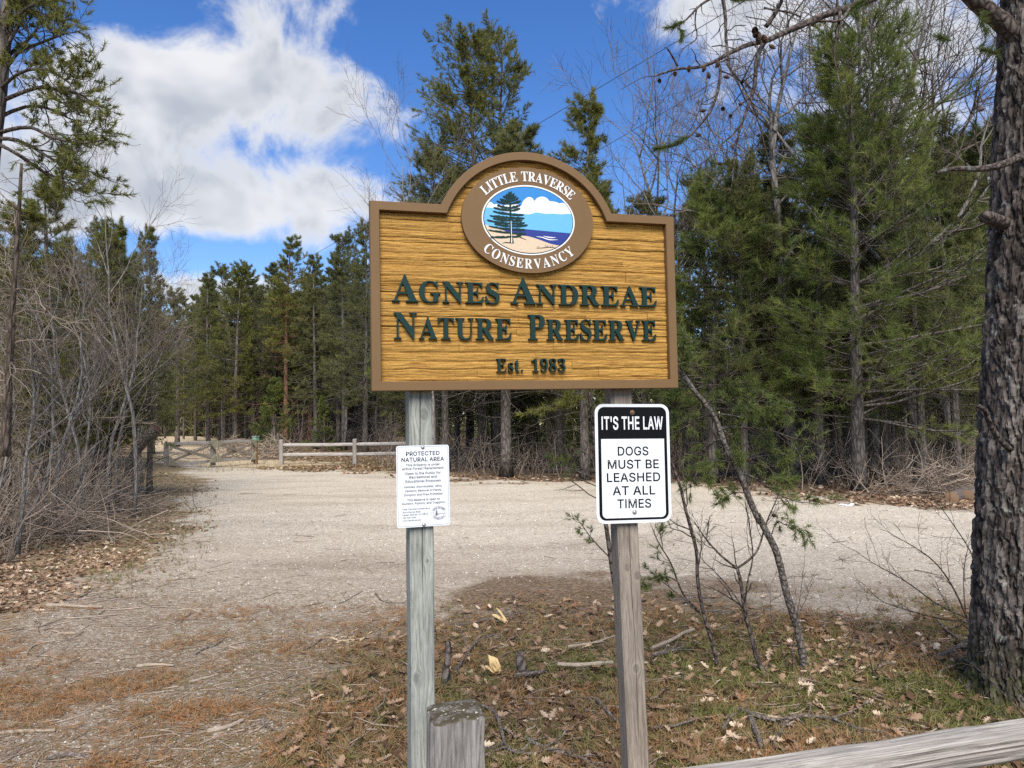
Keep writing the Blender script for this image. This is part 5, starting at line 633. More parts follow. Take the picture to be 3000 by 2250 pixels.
def sans(text, w, h, bold=0.0, shear=0.0):
    """flat sans-serif line, centred, w wide, capitals h tall, as (verts, faces) in the x, z plane"""
    b = B(); x = 0.0; loops_all = []
    for ch in text:
        adv, lps = SANS[ch]
        if lps:
            loops_all.append([[(px + x + shear * pz, pz) for px, pz in lp] for lp in (fatten(lps, bold) if bold else lps)])
        x += adv + bold * 1.2
    xs = [p[0] for g in loops_all for lp in g for p in lp]
    x0, x1 = min(xs), max(xs)
    for g in loops_all:
        lp = [[((p[0] - (x0 + x1) / 2) * w / (x1 - x0), (p[1] - 254.5) * h / 509.0) for p in q] for q in g]
        sa = [sum(p[0] * q[1] - q[0] * p[1] for p, q in zip(l_, list(l_[1:]) + [l_[0]])) for l_ in lp]
        sg = math.copysign(1, max(sa, key=abs))
        holes = [l_ for l_, s_ in zip(lp, sa) if s_ * sg < 0]
        outer = [l_ for l_, s_ in zip(lp, sa) if s_ * sg > 0]
        big_ = max(range(len(outer)), key=lambda q: abs(sum(p[0] * r_[1] - r_[0] * p[1] for p, r_ in zip(outer[q], list(outer[q][1:]) + [outer[q][0]]))))
        for gi, l_ in enumerate(outer):                       # strokes drawn as separate outlines sit a hair in front of one another
            v, f = prism([l_] + (holes if gi == big_ else []), -0.00006 * gi, 0.0002)
            b.add(v[:len(v) // 2], f[0])
    d = {}
    for q in b.f: d.setdefault(q.shape[1], []).append(q)
    return np.concatenate(b.v), [np.concatenate(q) for q in d.values()]
def local_rot(yaw, pitch, roll):
    return (Matrix.Rotation(yaw, 3, 'Z') @ Matrix.Rotation(pitch, 3, 'X') @ Matrix.Rotation(roll, 3, 'Y')).to_euler()

# ------------------------------------------------------------------ the preserve sign
m_frame = plain('brown_paint', (0.145, 0.085, 0.037), 0.6, 0.22, 0.10, 16, 0.15)
m_green = plain('dark_green_paint', (0.006, 0.026, 0.023), 0.55, 0.18, 0.15, 40, 0.1)
m_white = plain('white_paint', (0.66, 0.66, 0.64), 0.5, 0.3, 0.03, 60)
m_sky = plain('logo_sky_blue', (0.024, 0.18, 0.45), 0.4, 0.4, 0.10, 90, 0.25)
m_haze = plain('logo_light_blue', (0.11, 0.36, 0.60), 0.4, 0.4, 0.05, 90, 0.25)
m_navy = plain('logo_navy', (0.016, 0.03, 0.19), 0.4, 0.4, 0.08, 90, 0.25)
m_cloud = plain('logo_cloud', (0.60, 0.63, 0.65), 0.4, 0.4, 0.03, 90, 0.25)
m_dune = plain('logo_sand', (0.54, 0.42, 0.29), 0.45, 0.4, 0.04, 90, 0.25)
m_line = plain('logo_brown_line', (0.035, 0.014, 0.012), 0.5, 0.3, 0.1, 90)
def gold_wood():
    m, t, b, oc = material('sandblasted_gold_wood', 0.62, 0.3)
    mp = t.mapping(oc, (0.9, 1, 22))
    n = t.noise(mp, 9, 6, 0.65, 0.6).outputs[0]
    n2 = t.noise(t.mapping(oc, (1.6, 1, 60)), 8, 4, 0.6, 0.3).outputs[0]
    bl = t.noise(oc, 5, 3).outputs[0]
    h = t.math('ADD', t.math('MULTIPLY', n, 0.65), t.math('MULTIPLY', n2, 0.35))
    c = t.ramp(h, (0.34, (0.11, 0.045, 0.008)), (0.46, (0.34, 0.175, 0.032)), (0.60, (0.475, 0.275, 0.064)), (0.76, (0.57, 0.365, 0.105)))
    c = t.mix(t.math('MULTIPLY', t.rng(bl, 0.5, 0.8), 0.35), c, (0.36, 0.17, 0.03))
    t.l(c, b.inputs['Base Color'])
    t.l(t.bump(h, 0.9, 0.010), b.inputs['Normal'])
    return m
m_gold = gold_wood()
SIGN_LOC, SIGN_ROT, SIGN_H = (0.075, 2.8894, 2.0835), local_rot(0.2604, 0.0104, -0.0085), 0.6981
sign = thing('preserve_sign', 'big carved golden wood nature preserve sign with arched brown frame on two wooden posts', 'sign', SIGN_LOC, SIGN_ROT)
HW, HH, NV = 0.611, SIGN_H / 2, 0.3505
AC, AR, IR = (-0.003, 0.198), 0.3755, 0.3425
def outline(w, bot, top, rad, n=40):
    dz = top - AC[1]; dx = math.sqrt(rad * rad - dz * dz)
    a0 = math.atan2(dz, dx)
    arc = [(AC[0] + rad * math.cos(a), AC[1] + rad * math.sin(a)) for a in np.linspace(a0, math.pi - a0, n)]
    return np.array([(-w, bot), (w, bot), (w, top)] + arc + [(-w, top)])
def frame_mesh():
    o = outline(HW, -HH, NV, AR); i = outline(0.5755, -0.3135, 0.3165, IR)
    L = lambda t, y: np.stack([o[:, 0] + (i[:, 0] - o[:, 0]) * t, np.full(len(o), y), o[:, 1] + (i[:, 1] - o[:, 1]) * t], 1)
    loops = [L(0, 0.022), L(0, -0.019), L(0.06, -0.022), L(0.94, -0.022), L(1, -0.019), L(1, 0.006)]
    n = len(o); v = np.concatenate(loops)
    k = np.arange(n); k2 = (k + 1) % n
    f = np.concatenate([np.stack([r * n + k, r * n + k2, (r + 1) * n + k2, (r + 1) * n + k], 1)[:, ::-1] for r in range(5)])
    return mesh('frame', v, f[:, ::-1], m_frame)
link('frame', frame_mesh(), sign)
bk = outline(0.60, -0.338, 0.340, AR - 0.012)
pv, pf = prism([[tuple(p) for p in bk]], 0.006, 0.0215)
panel = link('panel', mesh('panel', pv, pf + [np.arange(len(bk), 2 * len(bk))[None, ::-1]], m_gold), sign)
def planks():
    g = rs(7)
    z = -0.318; rows = []
    while z < 0.545:
        h = g.choice([0.016, 0.022, 0.028, 0.034, 0.04], p=[.14, .28, .28, .2, .1]); rows.append((z, z + h)); z += h
    for r, (z0, z1) in enumerate(rows):
        zt = max(abs(z1 - AC[1]), abs(z0 - AC[1]))
        if z1 > 0.318:
            q = (IR + 0.014) ** 2 - (max(z1 - 0.008, 0.3) - AC[1]) ** 2
            if q <= 0.0002: continue
            w = math.sqrt(q)
        else: w = 0.585
        cuts = [-w]
        while cuts[-1] < w:
            cuts.append(cuts[-1] + g.uniform(0.16, 0.62))
        cuts[-1] = w
        if len(cuts) > 2 and cuts[-1] - cuts[-2] < 0.08: cuts.pop(-2)
        for x0, x1 in zip(cuts, cuts[1:]):
            nx = max(8, int((x1 - x0) / 0.008)); nz = 7
            xs = np.linspace(x0 + 0.0006, x1 - 0.0006, nx); ts = np.linspace(0, 1, nz)
            X, T = np.meshgrid(xs, ts)
            wob = lambda k: (fbm(xs * 9 + 50, np.full(nx, k * 1.7), 21) - 0.5) * 0.0085
            b0, b1 = z0 + wob(r) + 0.0005, z1 + wob(r + 1) - 0.0005
            Z = b0[None] + (b1 - b0)[None] * T
            lift = g.uniform(-0.002, 0.0032); tilt = g.uniform(-0.0032, 0.0032)
            gr = (fbm(X * 9, Z * 420 + fbm(X * 5, Z * 40, 5) * 5, 23 + r, 3) - 0.5) * 0.0046
            Yd = 0.0005 + lift + tilt * (T - 0.5) * 2 + gr + 0.003 * (np.exp(-T * 11) + np.exp(-(1 - T) * 11))
            Yd = np.maximum(Yd, -0.0062)
            v = np.stack([X, Yd, Z], -1).reshape(-1, 3)
            i = np.arange(nx - 1)[None] + np.arange(nz - 1)[:, None] * nx
            f = np.stack([i, i + 1, i + nx + 1, i + nx], -1).reshape(-1, 4)
            rim = np.r_[np.arange(nx), np.arange(1, nz) * nx + nx - 1, (nz - 1) * nx + np.arange(nx - 2, -1, -1), np.arange(nz - 2, 0, -1) * nx]
            bv = v[rim].copy(); bv[:, 1] = 0.0058
            n0 = len(v); m_ = len(rim); k = np.arange(m_); k2 = (k + 1) % m_
            side = np.stack([rim[k], n0 + k, n0 + k2, rim[k2]], 1)
            link('plank', mesh('plank', np.r_[v, bv], [f, side], m_gold, False), panel)
planks()
LET0, LET1 = -0.0112, 0.004
def letters(text, hs, x0, x1, base, gap=0.1, thin=0.0):
    for ch, lp in word_letters(text, hs, x0, x1, base, gap):
        if thin: lp = [[tuple(p) for p in q] for q in fatten(lp, -thin)]
        v, f = prism(lp, LET0, LET1)
        link({'1': 'digit', '9': 'digit', '8': 'digit', '3': 'digit', '.': 'full_stop'}.get(ch, 'letter'), mesh('letter', v, f, m_green), sign)
letters('AGNES', [.099] + [.078] * 4, -.5336, -.1243, -.018)
letters('ANDREAE', [.099] + [.078] * 6, -.0797, .5312, -.018)
letters('NATURE', [.097] + [.080] * 5, -.5267, -.0793, -.156)
letters('PRESERVE', [.097] + [.080] * 7, -.0135, .5249, -.156)
letters('Est.', [.051] * 4, -.142, -.036, -.280, 0.10, 0.0007)
letters('1983', [.049] * 4, -.002, .1365, -.280, 0.10, 0.0007)
# the oval badge
EC = np.array([-0.004, 0.307])
def ell(a, b, n=72):
    t = np.linspace(0, 2 * math.pi, n, endpoint=False)
    return [(EC[0] + a * math.cos(q), EC[1] + b * math.sin(q)) for q in t]
bv, bf = prism([ell(0.265, 0.206)], -0.0185, 0.004)
badge = link('badge', mesh('badge', bv, bf, m_frame), sign)
for txt, a0, a1 in (('LITTLE TRAVERSE', 143.5, 36.5), ('CONSERVANCY', 219.5, 320.5)):
    for ch, lp in curved_letters(txt, 0.2255, 0.1705, a0, a1, 0.0375, 0.80):
        lp = [[(EC[0] + p[0], EC[1] + p[1]) for p in q] for q in lp]
        v, f = prism(lp, -0.0205, -0.018)
        link('letter', mesh('letter', v, f, m_white), badge)
def layer(name, loops, y, mat, depth=0.0006):
    v, f = prism(loops, y, y + depth)
    return link(name, mesh(name, v, f, mat), badge)
layer('white_ring', [ell(0.187, 0.1365)], -0.0195, m_white, 0.002)
layer('dark_ring', [ell(0.1815, 0.131)], -0.0199, m_green)
EA, EB = 0.1785, 0.1285
layer('painted_sky', [ell(EA, EB)], -0.0203, m_sky)
def bx(X, Y): return (EC[0] + (X - 1085) / 3196.0, EC[1] - (Y - 875) / 3300.0)
def band(name, curve, y, mat):
    c = np.array([bx(*p) for p in curve])
    xs = np.linspace(EC[0] - EA * 0.999, EC[0] + EA * 0.999, 110)
    el = EB * np.sqrt(np.maximum(0, 1 - ((xs - EC[0]) / EA) ** 2))
    sm = c[np.argsort(c[:, 0])]
    top = np.clip(np.interp(xs, sm[:, 0], sm[:, 1]), EC[1] - el, EC[1] + el)
    bot = EC[1] - el
    n = len(xs)
    v = np.concatenate([np.stack([xs, np.full(n, y), bot], 1), np.stack([xs, np.full(n, y), top], 1), np.stack([xs, np.full(n, y + 0.0005), top], 1)])
    i = np.arange(n - 1)
    link(name, mesh(name, v, np.r_[np.stack([i, i + 1, n + i + 1, n + i], 1), np.stack([n + i, n + i + 1, 2 * n + i + 1, 2 * n + i], 1)], mat), badge)
def bumps(pts, k=9):
    """cloud top: rounded heaps between the given valley points"""
    out = []
    for (xa, ya, h), (xb, yb, _) in zip(pts, pts[1:]):
        for s in np.linspace(0, 1, k, endpoint=False):
            out.append((xa + (xb - xa) * s, ya + (yb - ya) * s - h * math.sin(math.pi * s) ** 0.6))
    out.append(pts[-1][:2]); return out
band('painted_cloud', bumps([(480, 720, 45), (640, 700, 15), (760, 715, 35), (985, 705, 85), (1160, 630, 62), (1355, 618, 10), (1490, 640, 22), (1600, 665, 10), (1700, 700, 0)]), -0.0207, m_cloud)
band('painted_haze', [(470, 742), (600, 742), (640, 745), (720, 770), (800, 790), (900, 795), (1000, 800), (1080, 803), (1130, 790), (1180, 772), (1240, 778), (1300, 783), (1400, 775), (1500, 780), (1600, 768), (1700, 765)], -0.0211, m_haze)
band('painted_lake', [(470, 985), (900, 990), (1700, 1026)], -0.0215, m_navy)
band('painted_dune', [(470, 955), (560, 968), (620, 988), (700, 1012), (780, 1033), (860, 1060), (930, 1075), (1010, 1082), (1060, 1085), (1130, 1100), (1230, 1130), (1350, 1170), (1430, 1185), (1500, 1192), (1700, 1190)], -0.0219, m_dune)
def stroke(name, pts, w, y, mat):
    p = np.array([bx(*q) for q in pts]); p = resample(np.c_[p, np.zeros(len(p))], 16)[:, :2]
    tg = nrm(np.gradient(p, axis=0)); nr = np.stack([-tg[:, 1], tg[:, 0]], 1)
    ww = w * np.r_[np.linspace(0.3, 1, 6), np.ones(4), np.linspace(1, 0.3, 6)][:, None] / 2
    layer(name, [[tuple(q) for q in p + nr * ww] + [tuple(q) for q in (p - nr * ww)[::-1]]], y, mat)
stroke('painted_wave', [(1175, 1085), (1250, 1090), (1300, 1110), (1350, 1120), (1450, 1115)], 0.004, -0.0224, m_white)
stroke('painted_wave', [(1265, 1075), (1330, 1087), (1390, 1091), (1425, 1085)], 0.004, -0.0224, m_white)
stroke('painted_branch', [(885, 1088), (970, 1103), (1045, 1137)], 0.0035, -0.0224, m_line)
stroke('painted_root', [(735, 1190), (780, 1177), (830, 1180), (885, 1184)], 0.004, -0.0224, m_line)
stroke('painted_reed', [(1170, 1238), (1280, 1225), (1330, 1213), (1440, 1222)], 0.003, -0.0224, m_line)
for a_, b_ in (((1185, 1235), (1180, 1210)), ((1200, 1233), (1204, 1208)), ((1300, 1222), (1288, 1185)), ((1312, 1220), (1318, 1190)), ((1375, 1218), (1382, 1190)), ((1360, 1222), (1352, 1200))):
    stroke('painted_reed', [a_, ((a_[0] + b_[0]) / 2 + 2, (a_[1] + b_[1]) / 2), b_], 0.0018, -0.0226, m_line)
layer('painted_trunk', [[bx(*p) for p in [(832, 1182), (884, 1182), (868, 1090), (862, 900), (856, 600), (846, 512), (838, 600), (834, 900), (838, 1090)]]], -0.0226, m_green)
layer('painted_trunk_light', [[bx(*p) for p in [(852, 1100), (860, 1100), (856, 900), (850, 900)]]], -0.0232, m_white)
layer('painted_trunk_light', [[bx(*p) for p in [(848, 1180), (862, 1180), (862, 1110), (852, 1110)]]], -0.0232, m_white)
_g = rs(3)
for (y0, lx, ly, rx, ry) in [(548, 822, 535, 872, 530), (575, 795, 562, 905, 545), (605, 756, 588, 928, 575), (642, 716, 628, 955, 600), (680, 674, 655, 985, 635), (735, 678, 708, 975, 690), (765, 634, 742, 975, 735),
                             (818, 624, 788, 1022, 812), (862, 584, 845, 1028, 855), (895, 622, 880, 1000, 886), (935, 546, 905, 1030, 915), (968, 640, 948, 1066, 945), (1008, 568, 980, 1038, 1005), (1055, 562, 1030, 1042, 1060), (1105, 588, 1118, 985, 1082)]:
    for ex, ey in ((lx, ly), (rx, ry)):
        n = 12; s = np.linspace(0, 1, n)
        X = 848 + (ex - 848) * s
        Yc = y0 + (ey - y0) * s + 10 * np.sin(math.pi * s)
        th = 9 + 12 * np.sin(math.pi * np.clip(s * 1.05, 0, 1)) ** 0.7
        up = Yc - th * (0.7 + 0.75 * _g.rand(n)) ; dn = Yc + 5 + 4 * _g.rand(n)
        up[-1] = Yc[-1] - 6; dn[-1] = Yc[-1] + 1
        lp = [bx(a, q) for a, q in zip(X, up)] + [bx(a, q) for a, q in zip(X[::-1], dn[::-1])]
        layer('painted_bough', [lp], -0.0229, m_green)

# posts of the sign: square timbers with a drying crack down the front
def timber(w, d, z0, z1, crack=None, seed=1, n=70, top=0.004):
    g = rs(seed)
    zs = np.linspace(z0, z1, n); V = []
    for z in zs:
        ex = (vn(np.array([z * 3.1]), np.array([seed * 1.0]))[0] - 0.5) * 0.003
        c, dep, gw = crack(z) if crack else (0, 0.0, 0.001)
        hw, hd, bv_ = w / 2 + ex, d / 2, 0.005
        V.append([(-hw, -hd + bv_, z), (-hw + bv_, -hd, z), (c - gw, -hd, z), (c, -hd + dep, z), (c + gw, -hd, z), (hw - bv_, -hd, z), (hw, -hd + bv_, z),
                  (hw, hd - bv_, z), (hw - bv_, hd, z), (-hw + bv_, hd, z), (-hw, hd - bv_, z)])
    V = np.array(V); k = V.shape[1]
    i = np.arange(n - 1)[:, None] * k + np.arange(k)[None]; j = np.arange(n - 1)[:, None] * k + (np.arange(k)[None] + 1) % k
    f = np.stack([i, j, j + k, i + k], -1).reshape(-1, 4)
    return V.reshape(-1, 3), [f, ((n - 1) * k + np.arange(k))[None], np.arange(k)[None, ::-1]]
def wander(seed, x0, amp, lo, hi, dep, wid):
    def fn(z):
        if z < lo or z > hi: return (x0, 0.0, 0.0008)
        e = min(1, (z - lo) / 0.1, (hi - z) / 0.1)
        return (x0 + (vn(np.array([z * 4.0]), np.array([seed * 3.3]))[0] - 0.5) * amp, dep * e, wid * e + 0.0005)
    return fn
m_postL = weathered('grey_green_timber', (0.36, 0.37, 0.325), (0.12, 0.122, 0.105), 'Z', 10, streak=1.3, knots=((0.012, -0.075, 0.017), (-0.022, -1.045, 0.013), (0.02, -0.62, 0.006)))
m_postR = weathered('grey_brown_timber', (0.30, 0.255, 0.205), (0.12, 0.095, 0.075), 'Z', 10, streak=1.3, knots=((-0.012, -0.70, 0.012), (0.030, -0.735, 0.014), (0.006, -1.10, 0.014), (-0.02, -0.30, 0.012)))
v, f = timber(0.089, 0.089, -1.95, 0.55, wander(2, -0.002, 0.016, -0.75, 0.5, 0.014, 0.0016), 4)
link('post', mesh('post', v, f, m_postL), sign, (-0.4295, 0.0685, -0.36), (0.004, 0.005, 0.06))
v, f = timber(0.089, 0.089, -1.95, 0.55, wander(5, 0.004, 0.012, -1.45, -0.1, 0.008, 0.0009), 9)
link('post', mesh('post', v, f, m_postR), sign, (0.384, 0.0685, -0.36), (0.004, -0.024, -0.04))

# ------------------------------------------------------------------ the two metal plates screwed to the posts
m_plate = plain('white_sheet_metal', (0.60, 0.62, 0.635), 0.4, 0.3, 0.06, 5)
m_black = plain('black_print', (0.005, 0.005, 0.006), 0.5, 0.08, 0.2, 30)
m_screw = plain('zinc_screw', (0.42, 0.42, 0.40), 0.35, 0.5, 0.2, 200, 0, 0.8)
m_rust = plain('rusty_screw', (0.16, 0.10, 0.06), 0.6, 0.3, 0.4, 300, 0, 0.4)
def rrect(x0, x1, z0, z1, r, n=7):
    """rounded rectangle; r = radius or (bl, br, tr, tl)"""
    r = (r,) * 4 if isinstance(r, (int, float)) else r
    out = []
    for (cx_, cz_, a0), q in zip(((x0, z0, 180), (x1, z0, 270), (x1, z1, 0), (x0, z1, 90)), r):
        sx_ = cx_ + (q if cx_ == x0 else -q); sz_ = cz_ + (q if cz_ == z0 else -q)
        for a in np.radians(np.linspace(a0, a0 + 90, n if q > 0 else 1)): out.append((sx_ + q * math.cos(a), sz_ + q * math.sin(a)))
    return out
def flatpart(name, loops, y, mat, parent, depth=0.0004, back=False):
    v, f = prism(loops, y, y + depth)
    if back: f = f + [np.arange(len(v) // 2, len(v))[None, ::-1]]
    return link(name, mesh(name, v, f, mat), parent)
def screw(parent, x, z, y, r, mat):
    n = 14; a = np.arange(n) * 2 * math.pi / n
    rings = [(r * 1.7, 0.0), (r * 1.7, -0.0012), (r, -0.0014), (r * 0.95, -0.004), (r * 0.5, -0.005), (r * 0.42, -0.0035), (0.0001, -0.0033)]
    V = np.concatenate([np.stack([x + q * np.cos(a), np.full(n, y + d), z + q * np.sin(a)], 1) for q, d in rings])
    i = np.arange(n); j = (i + 1) % n
    f = np.concatenate([np.stack([k * n + i, k * n + j, (k + 1) * n + j, (k + 1) * n + i], 1) for k in range(len(rings) - 1)])
    return link('screw', mesh('screw', V, f, mat), parent)
def textline(parent, name, s, x, z, w, h, y, mat, bold=0.0, shear=0.0, align='C'):
    v, f = sans(s, w, h, bold, shear)
    v = v + np.array([x if align == 'C' else x + w / 2, y, z])
    return link(name, mesh(name, v, f, mat), parent)
LS = 1.035
law = thing('leash_law_sign', "black-headed white metal leash law sign screwed to the brownish post", 'sign',
            tuple(CAM + (np.array([0.4646, 2.915, 1.4463]) - CAM) * LS), local_rot(0.2113, -0.028, 0.0106))
law.scale = (LS,) * 3
w2, h2 = 0.1525, 0.2285
flatpart('plate', [rrect(-w2, w2, -h2, h2, 0.034)], 0.0, m_plate, law, 0.002, True)
flatpart('black_field', [rrect(-w2 + 0.0115, w2 - 0.0115, -h2 + 0.0115, h2 - 0.0115, 0.026)], -0.0004, m_black, law)
flatpart('white_field', [rrect(-w2 + 0.0235, w2 - 0.0235, -h2 + 0.020, h2 - 0.135, (0.018, 0.018, 0, 0))], -0.0008, m_plate, law)
textline(law, 'text_line', "IT'S THE LAW", 0, h2 - 0.0737, 0.252, 0.0478, -0.0010, m_plate, 17)
for s, zc, w in (('DOGS', .182, .126), ('MUST BE', .2325, .209), ('LEASHED', .2825, .218), ('AT ALL', .333, .174), ('TIMES', .383, .1375)):
    textline(law, 'text_line', s, 0, h2 - zc, w, 0.0328, -0.0012, m_black, 13)
screw(law, 0.0, h2 - 0.0325, -0.0006, 0.0055, m_rust); screw(law, 0.0, h2 - 0.416, -0.0010, 0.0055, m_screw)
NS = 0.982
notice = thing('protected_area_notice', 'small white metal notice reading PROTECTED NATURAL AREA, screwed to grey-green post', 'sign',
               tuple(CAM + (np.array([-0.3402, 2.8521, 1.3752]) - CAM) * NS), local_rot(0.335, -0.0149, -0.0051))
notice.scale = (NS,) * 3
w3, h3 = 0.1015, 0.1525
flatpart('plate', [rrect(-w3, w3, -h3, h3, 0.009)], 0.0, m_plate, notice, 0.0015, True)
flatpart('border_line', [rrect(-w3 + 0.0042, w3 - 0.0042, -h3 + 0.0042, h3 - 0.0042, 0.008), rrect(-w3 + 0.005, w3 - 0.005, -h3 + 0.005, h3 - 0.005, 0.0075)], -0.0003, m_black, notice, 0.0003)
for s, Y, w, h, sh in (('PROTECTED', 268, 545, 62, 0), ('NATURAL AREA', 365, 690, 62, 0), ('This Property is under', 453, 550, 37, 0), ('active Forest Management', 512, 670, 37, 0),
                       ('Open to the Public for', 590, 575, 38, 0), ('Recreational and', 652, 445, 38, 0), ('Educational Purposes', 718, 570, 38, 0),
                       ('Vehicles, Snowmobiles, ORVs,', 808, 612, 32, 0.25), ('Camping, Removal of Plants,', 872, 590, 32, 0.25), ('Dumping, and Fires Prohibited', 937, 625, 32, 0.25),
                       ('This Reserve is open to', 1020, 525, 34, 0), ('Hunting, Fishing, and Trapping', 1078, 685, 34, 0)):
    textline(notice, 'text_line', s, 0.0, h3 - (Y - 136) / 4345.0, w / 4212.0, h / 4212.0, -0.0004, m_black, 14 if h > 60 else 11, sh)
for s, Y, w in (('Little Traverse Conservancy', 1180, 445), ('3264 Powell Road', 1228, 288), ('Harbor Springs, MI 49740', 1272, 405), ('231-347-0991', 1318, 218), ('www.landtrust.org', 1362, 295)):
    textline(notice, 'text_line', s, -0.0805, h3 - (Y - 150) / 4345.0, w / 4212.0, 24 / 4212.0, -0.0004, m_black, 10, 0, 'L')
NC = np.array([0.0585, h3 - (1248 - 130) / 4345.0])
nell = lambda a, b, n=48: [(NC[0] + a * math.cos(q), NC[1] + b * math.sin(q)) for q in np.linspace(0, 2 * math.pi, n, endpoint=False)]
lg = flatpart('logo', [nell(.0290, .0250), nell(.0284, .0244)], -0.0004, m_black, notice, 0.0003)
flatpart('logo_ring', [nell(.0222, .0165), nell(.0214, .0157)], -0.0004, m_black, lg, 0.0003)
for txt, a0, a1 in (('LITTLE TRAVERSE', 150, 30), ('CONSERVANCY', 216, 324)):
    for ch, lp in curved_letters(txt, 0.0255, 0.0207, a0, a1, 0.0048, 0.85):
        flatpart('logo_letter', [[(NC[0] + p[0], NC[1] + p[1]) for p in q] for q in lp], -0.0004, m_black, lg, 0.0003)
m_grey = plain('grey_print', (0.30, 0.31, 0.33), 0.4, 0.4, 0.1, 100)
flatpart('logo_lake', [[(NC[0] - .004, NC[1] - .0045), (NC[0] + .021, NC[1] - .0035), (NC[0] + .021, NC[1] - .0005), (NC[0] - .004, NC[1] - .001)]], -0.0004, m_grey, lg, 0.0003)
for k in range(6):
    zq = NC[1] + .0115 - k * .0037; hw_ = .0025 + k * .0012
    flatpart('logo_bough', [[(NC[0] - .009 - hw_, zq - .0006), (NC[0] - .009, zq - .0019), (NC[0] - .009 + hw_, zq - .0004), (NC[0] - .009, zq + .0012)]], -0.0005, m_black, lg, 0.0003)
screw(notice, 0.0, h3 - 0.0075, -0.0005, 0.0042, m_screw); screw(notice, 0.0, -h3 + 0.0075, -0.0005, 0.0042, m_screw)

# ------------------------------------------------------------------ fence in front: weathered post and split rail
m_fpost = weathered('old_grey_post', (0.29, 0.27, 0.25), (0.085, 0.076, 0.066), 'Z', 10, streak=1.2, moss=(0.06, 0.05, 0.03))
m_frail = weathered('old_split_rail', (0.39, 0.36, 0.315), (0.12, 0.10, 0.085), 'X', 19, streak=0.35)
def rough_post(w, d, h, seed, res=0.006, top=0.03):
    """square post with grooves worn into its faces and a broken, domed top"""
    per = []
    for s in np.linspace(-0.5, 0.5, 24, endpoint=False): per.append((s, -0.5, 0))
    for s in np.linspace(-0.5, 0.5, 18, endpoint=False): per.append((0.5, s, 1))
    for s in np.linspace(0.5, -0.5, 12, endpoint=False): per.append((s, 0.5, 2))
    for s in np.linspace(0.5, -0.5, 18, endpoint=False): per.append((-0.5, s, 3))
    per = np.array(per); k = len(per)
    a = np.arange(k) / k
    zs = np.r_[np.linspace(-0.25, h * 0.55, 20), np.linspace(h * 0.55, h, 36)[1:]]
    V = []
    for z in zs:
        r = 1.0
        px_, py_ = per[:, 0] * w, per[:, 1] * d
        L = np.hypot(per[:, 0], per[:, 1])
        corner = np.clip((L - 0.62) / 0.09, 0, 1)
        px_ = px_ * (1 - 0.05 * corner); py_ = py_ * (1 - 0.05 * corner)
        groove = np.clip(1 - np.abs(fbm(a * 24, np.full(k, z * 0.9), seed) - 0.5) / 0.05, 0, 1) * 0.008 + (fbm(a * 60, np.full(k, z * 2.0), seed + 3) - 0.5) * 0.005
        V.append(np.stack([px_ - per[:, 0] * 2 * groove, py_ - per[:, 1] * 2 * groove, np.full(k, z)], 1))
    n = len(zs)
    crest = h - 0.012 * fbm(a * 9, np.zeros(k), seed + 8)
    last = V[-1].copy(); last[:, 2] = crest; V[-1] = last
    rings = [(0.975, 0.008), (0.93, 0.016), (0.7, 0.022), (0.4, 0.026), (0.1, 0.027)]
    for sc, dz in rings:
        q = last.copy(); q[:, :2] *= sc
        q[:, 2] = crest + (dz + (fbm(q[:, 0] * 60 + 9, q[:, 1] * 60, seed + 4) - 0.5) * 0.012) * top / 0.03 + q[:, 0] * 0.10 * top / 0.03
        V.append(q)
    n = len(V); V = np.concatenate(V)
    i = np.arange(n - 1)[:, None] * k + np.arange(k)[None]; j = np.arange(n - 1)[:, None] * k + (np.arange(k)[None] + 1) % k
    return V, [np.stack([i, j, j + k, i + k], -1).reshape(-1, 4), ((n - 1) * k + np.arange(k))[None]]
def split_rail(L, h, d, seed, n=170, k=44, sag=0.0, tap=0.5):
    xs = np.linspace(0, L, n)
    a = np.arange(k) * 2 * math.pi / k
    X = np.repeat(xs[:, None], k, 1); A = np.repeat(a[None], n, 0)
    prof = 1 / np.maximum(np.abs(np.cos(a)) ** 3 + np.abs(np.sin(a)) ** 3, 0.2) ** (1 / 3)
    rr = prof[None] * (1 + 0.16 * (fbm(X * 0.9, A * 1.2 + 5, seed) - 0.5) + 0.14 * (fbm(X * 1.3, A * 6.0, seed + 1) - 0.5) + 0.10 * (fbm(X * 3, A * 14, seed + 2) - 0.5) - 0.13 * np.clip(1 - np.abs(fbm(X * 0.7, A * 5.0 + 3, seed + 4) - 0.5) / 0.035, 0, 1))
    e = np.clip(np.minimum(xs, L - xs) / 0.25, 0, 1)[:, None] * (1 - tap) + tap
    wave = (fbm(xs * 0.8, np.zeros(n), seed + 6) - 0.5) * 0.022 - sag * 4 * (xs / L) * (1 - xs / L)
    V = np.stack([X, rr * np.cos(A) * d / 2 * e, rr * np.sin(A) * h / 2 * e + wave[:, None]], -1)
    i = np.arange(n - 1)[:, None] * k + np.arange(k)[None]; j = np.arange(n - 1)[:, None] * k + (np.arange(k)[None] + 1) % k
    return V.reshape(-1, 3), [np.stack([i, i + k, j + k, j], -1).reshape(-1, 4), np.arange(k)[None], ((n - 1) * k + np.arange(k))[None, ::-1]]
fp = at(1322, 2085, 1.86)
ftop = fp[2]
ra, rb = at(2060, 2318, 2.08), at(3000, 2164, 2.42)
fyaw = math.atan2(rb[1] - ra[1], rb[0] - ra[0])
fence = thing('split_rail_fence', 'weathered grey split-rail fence with squat mossy post close in front of the sign', 'fence', (fp[0], fp[1], 0.0))
gz = float(terr(fp[0], fp[1]))
v, f = rough_post(0.132, 0.125, ftop, 5, top=0.012)
fpost = link('post', mesh('post', v, f, m_fpost, False), fence, (0, 0, 0), (0.0, 0.012, fyaw - 0.06))
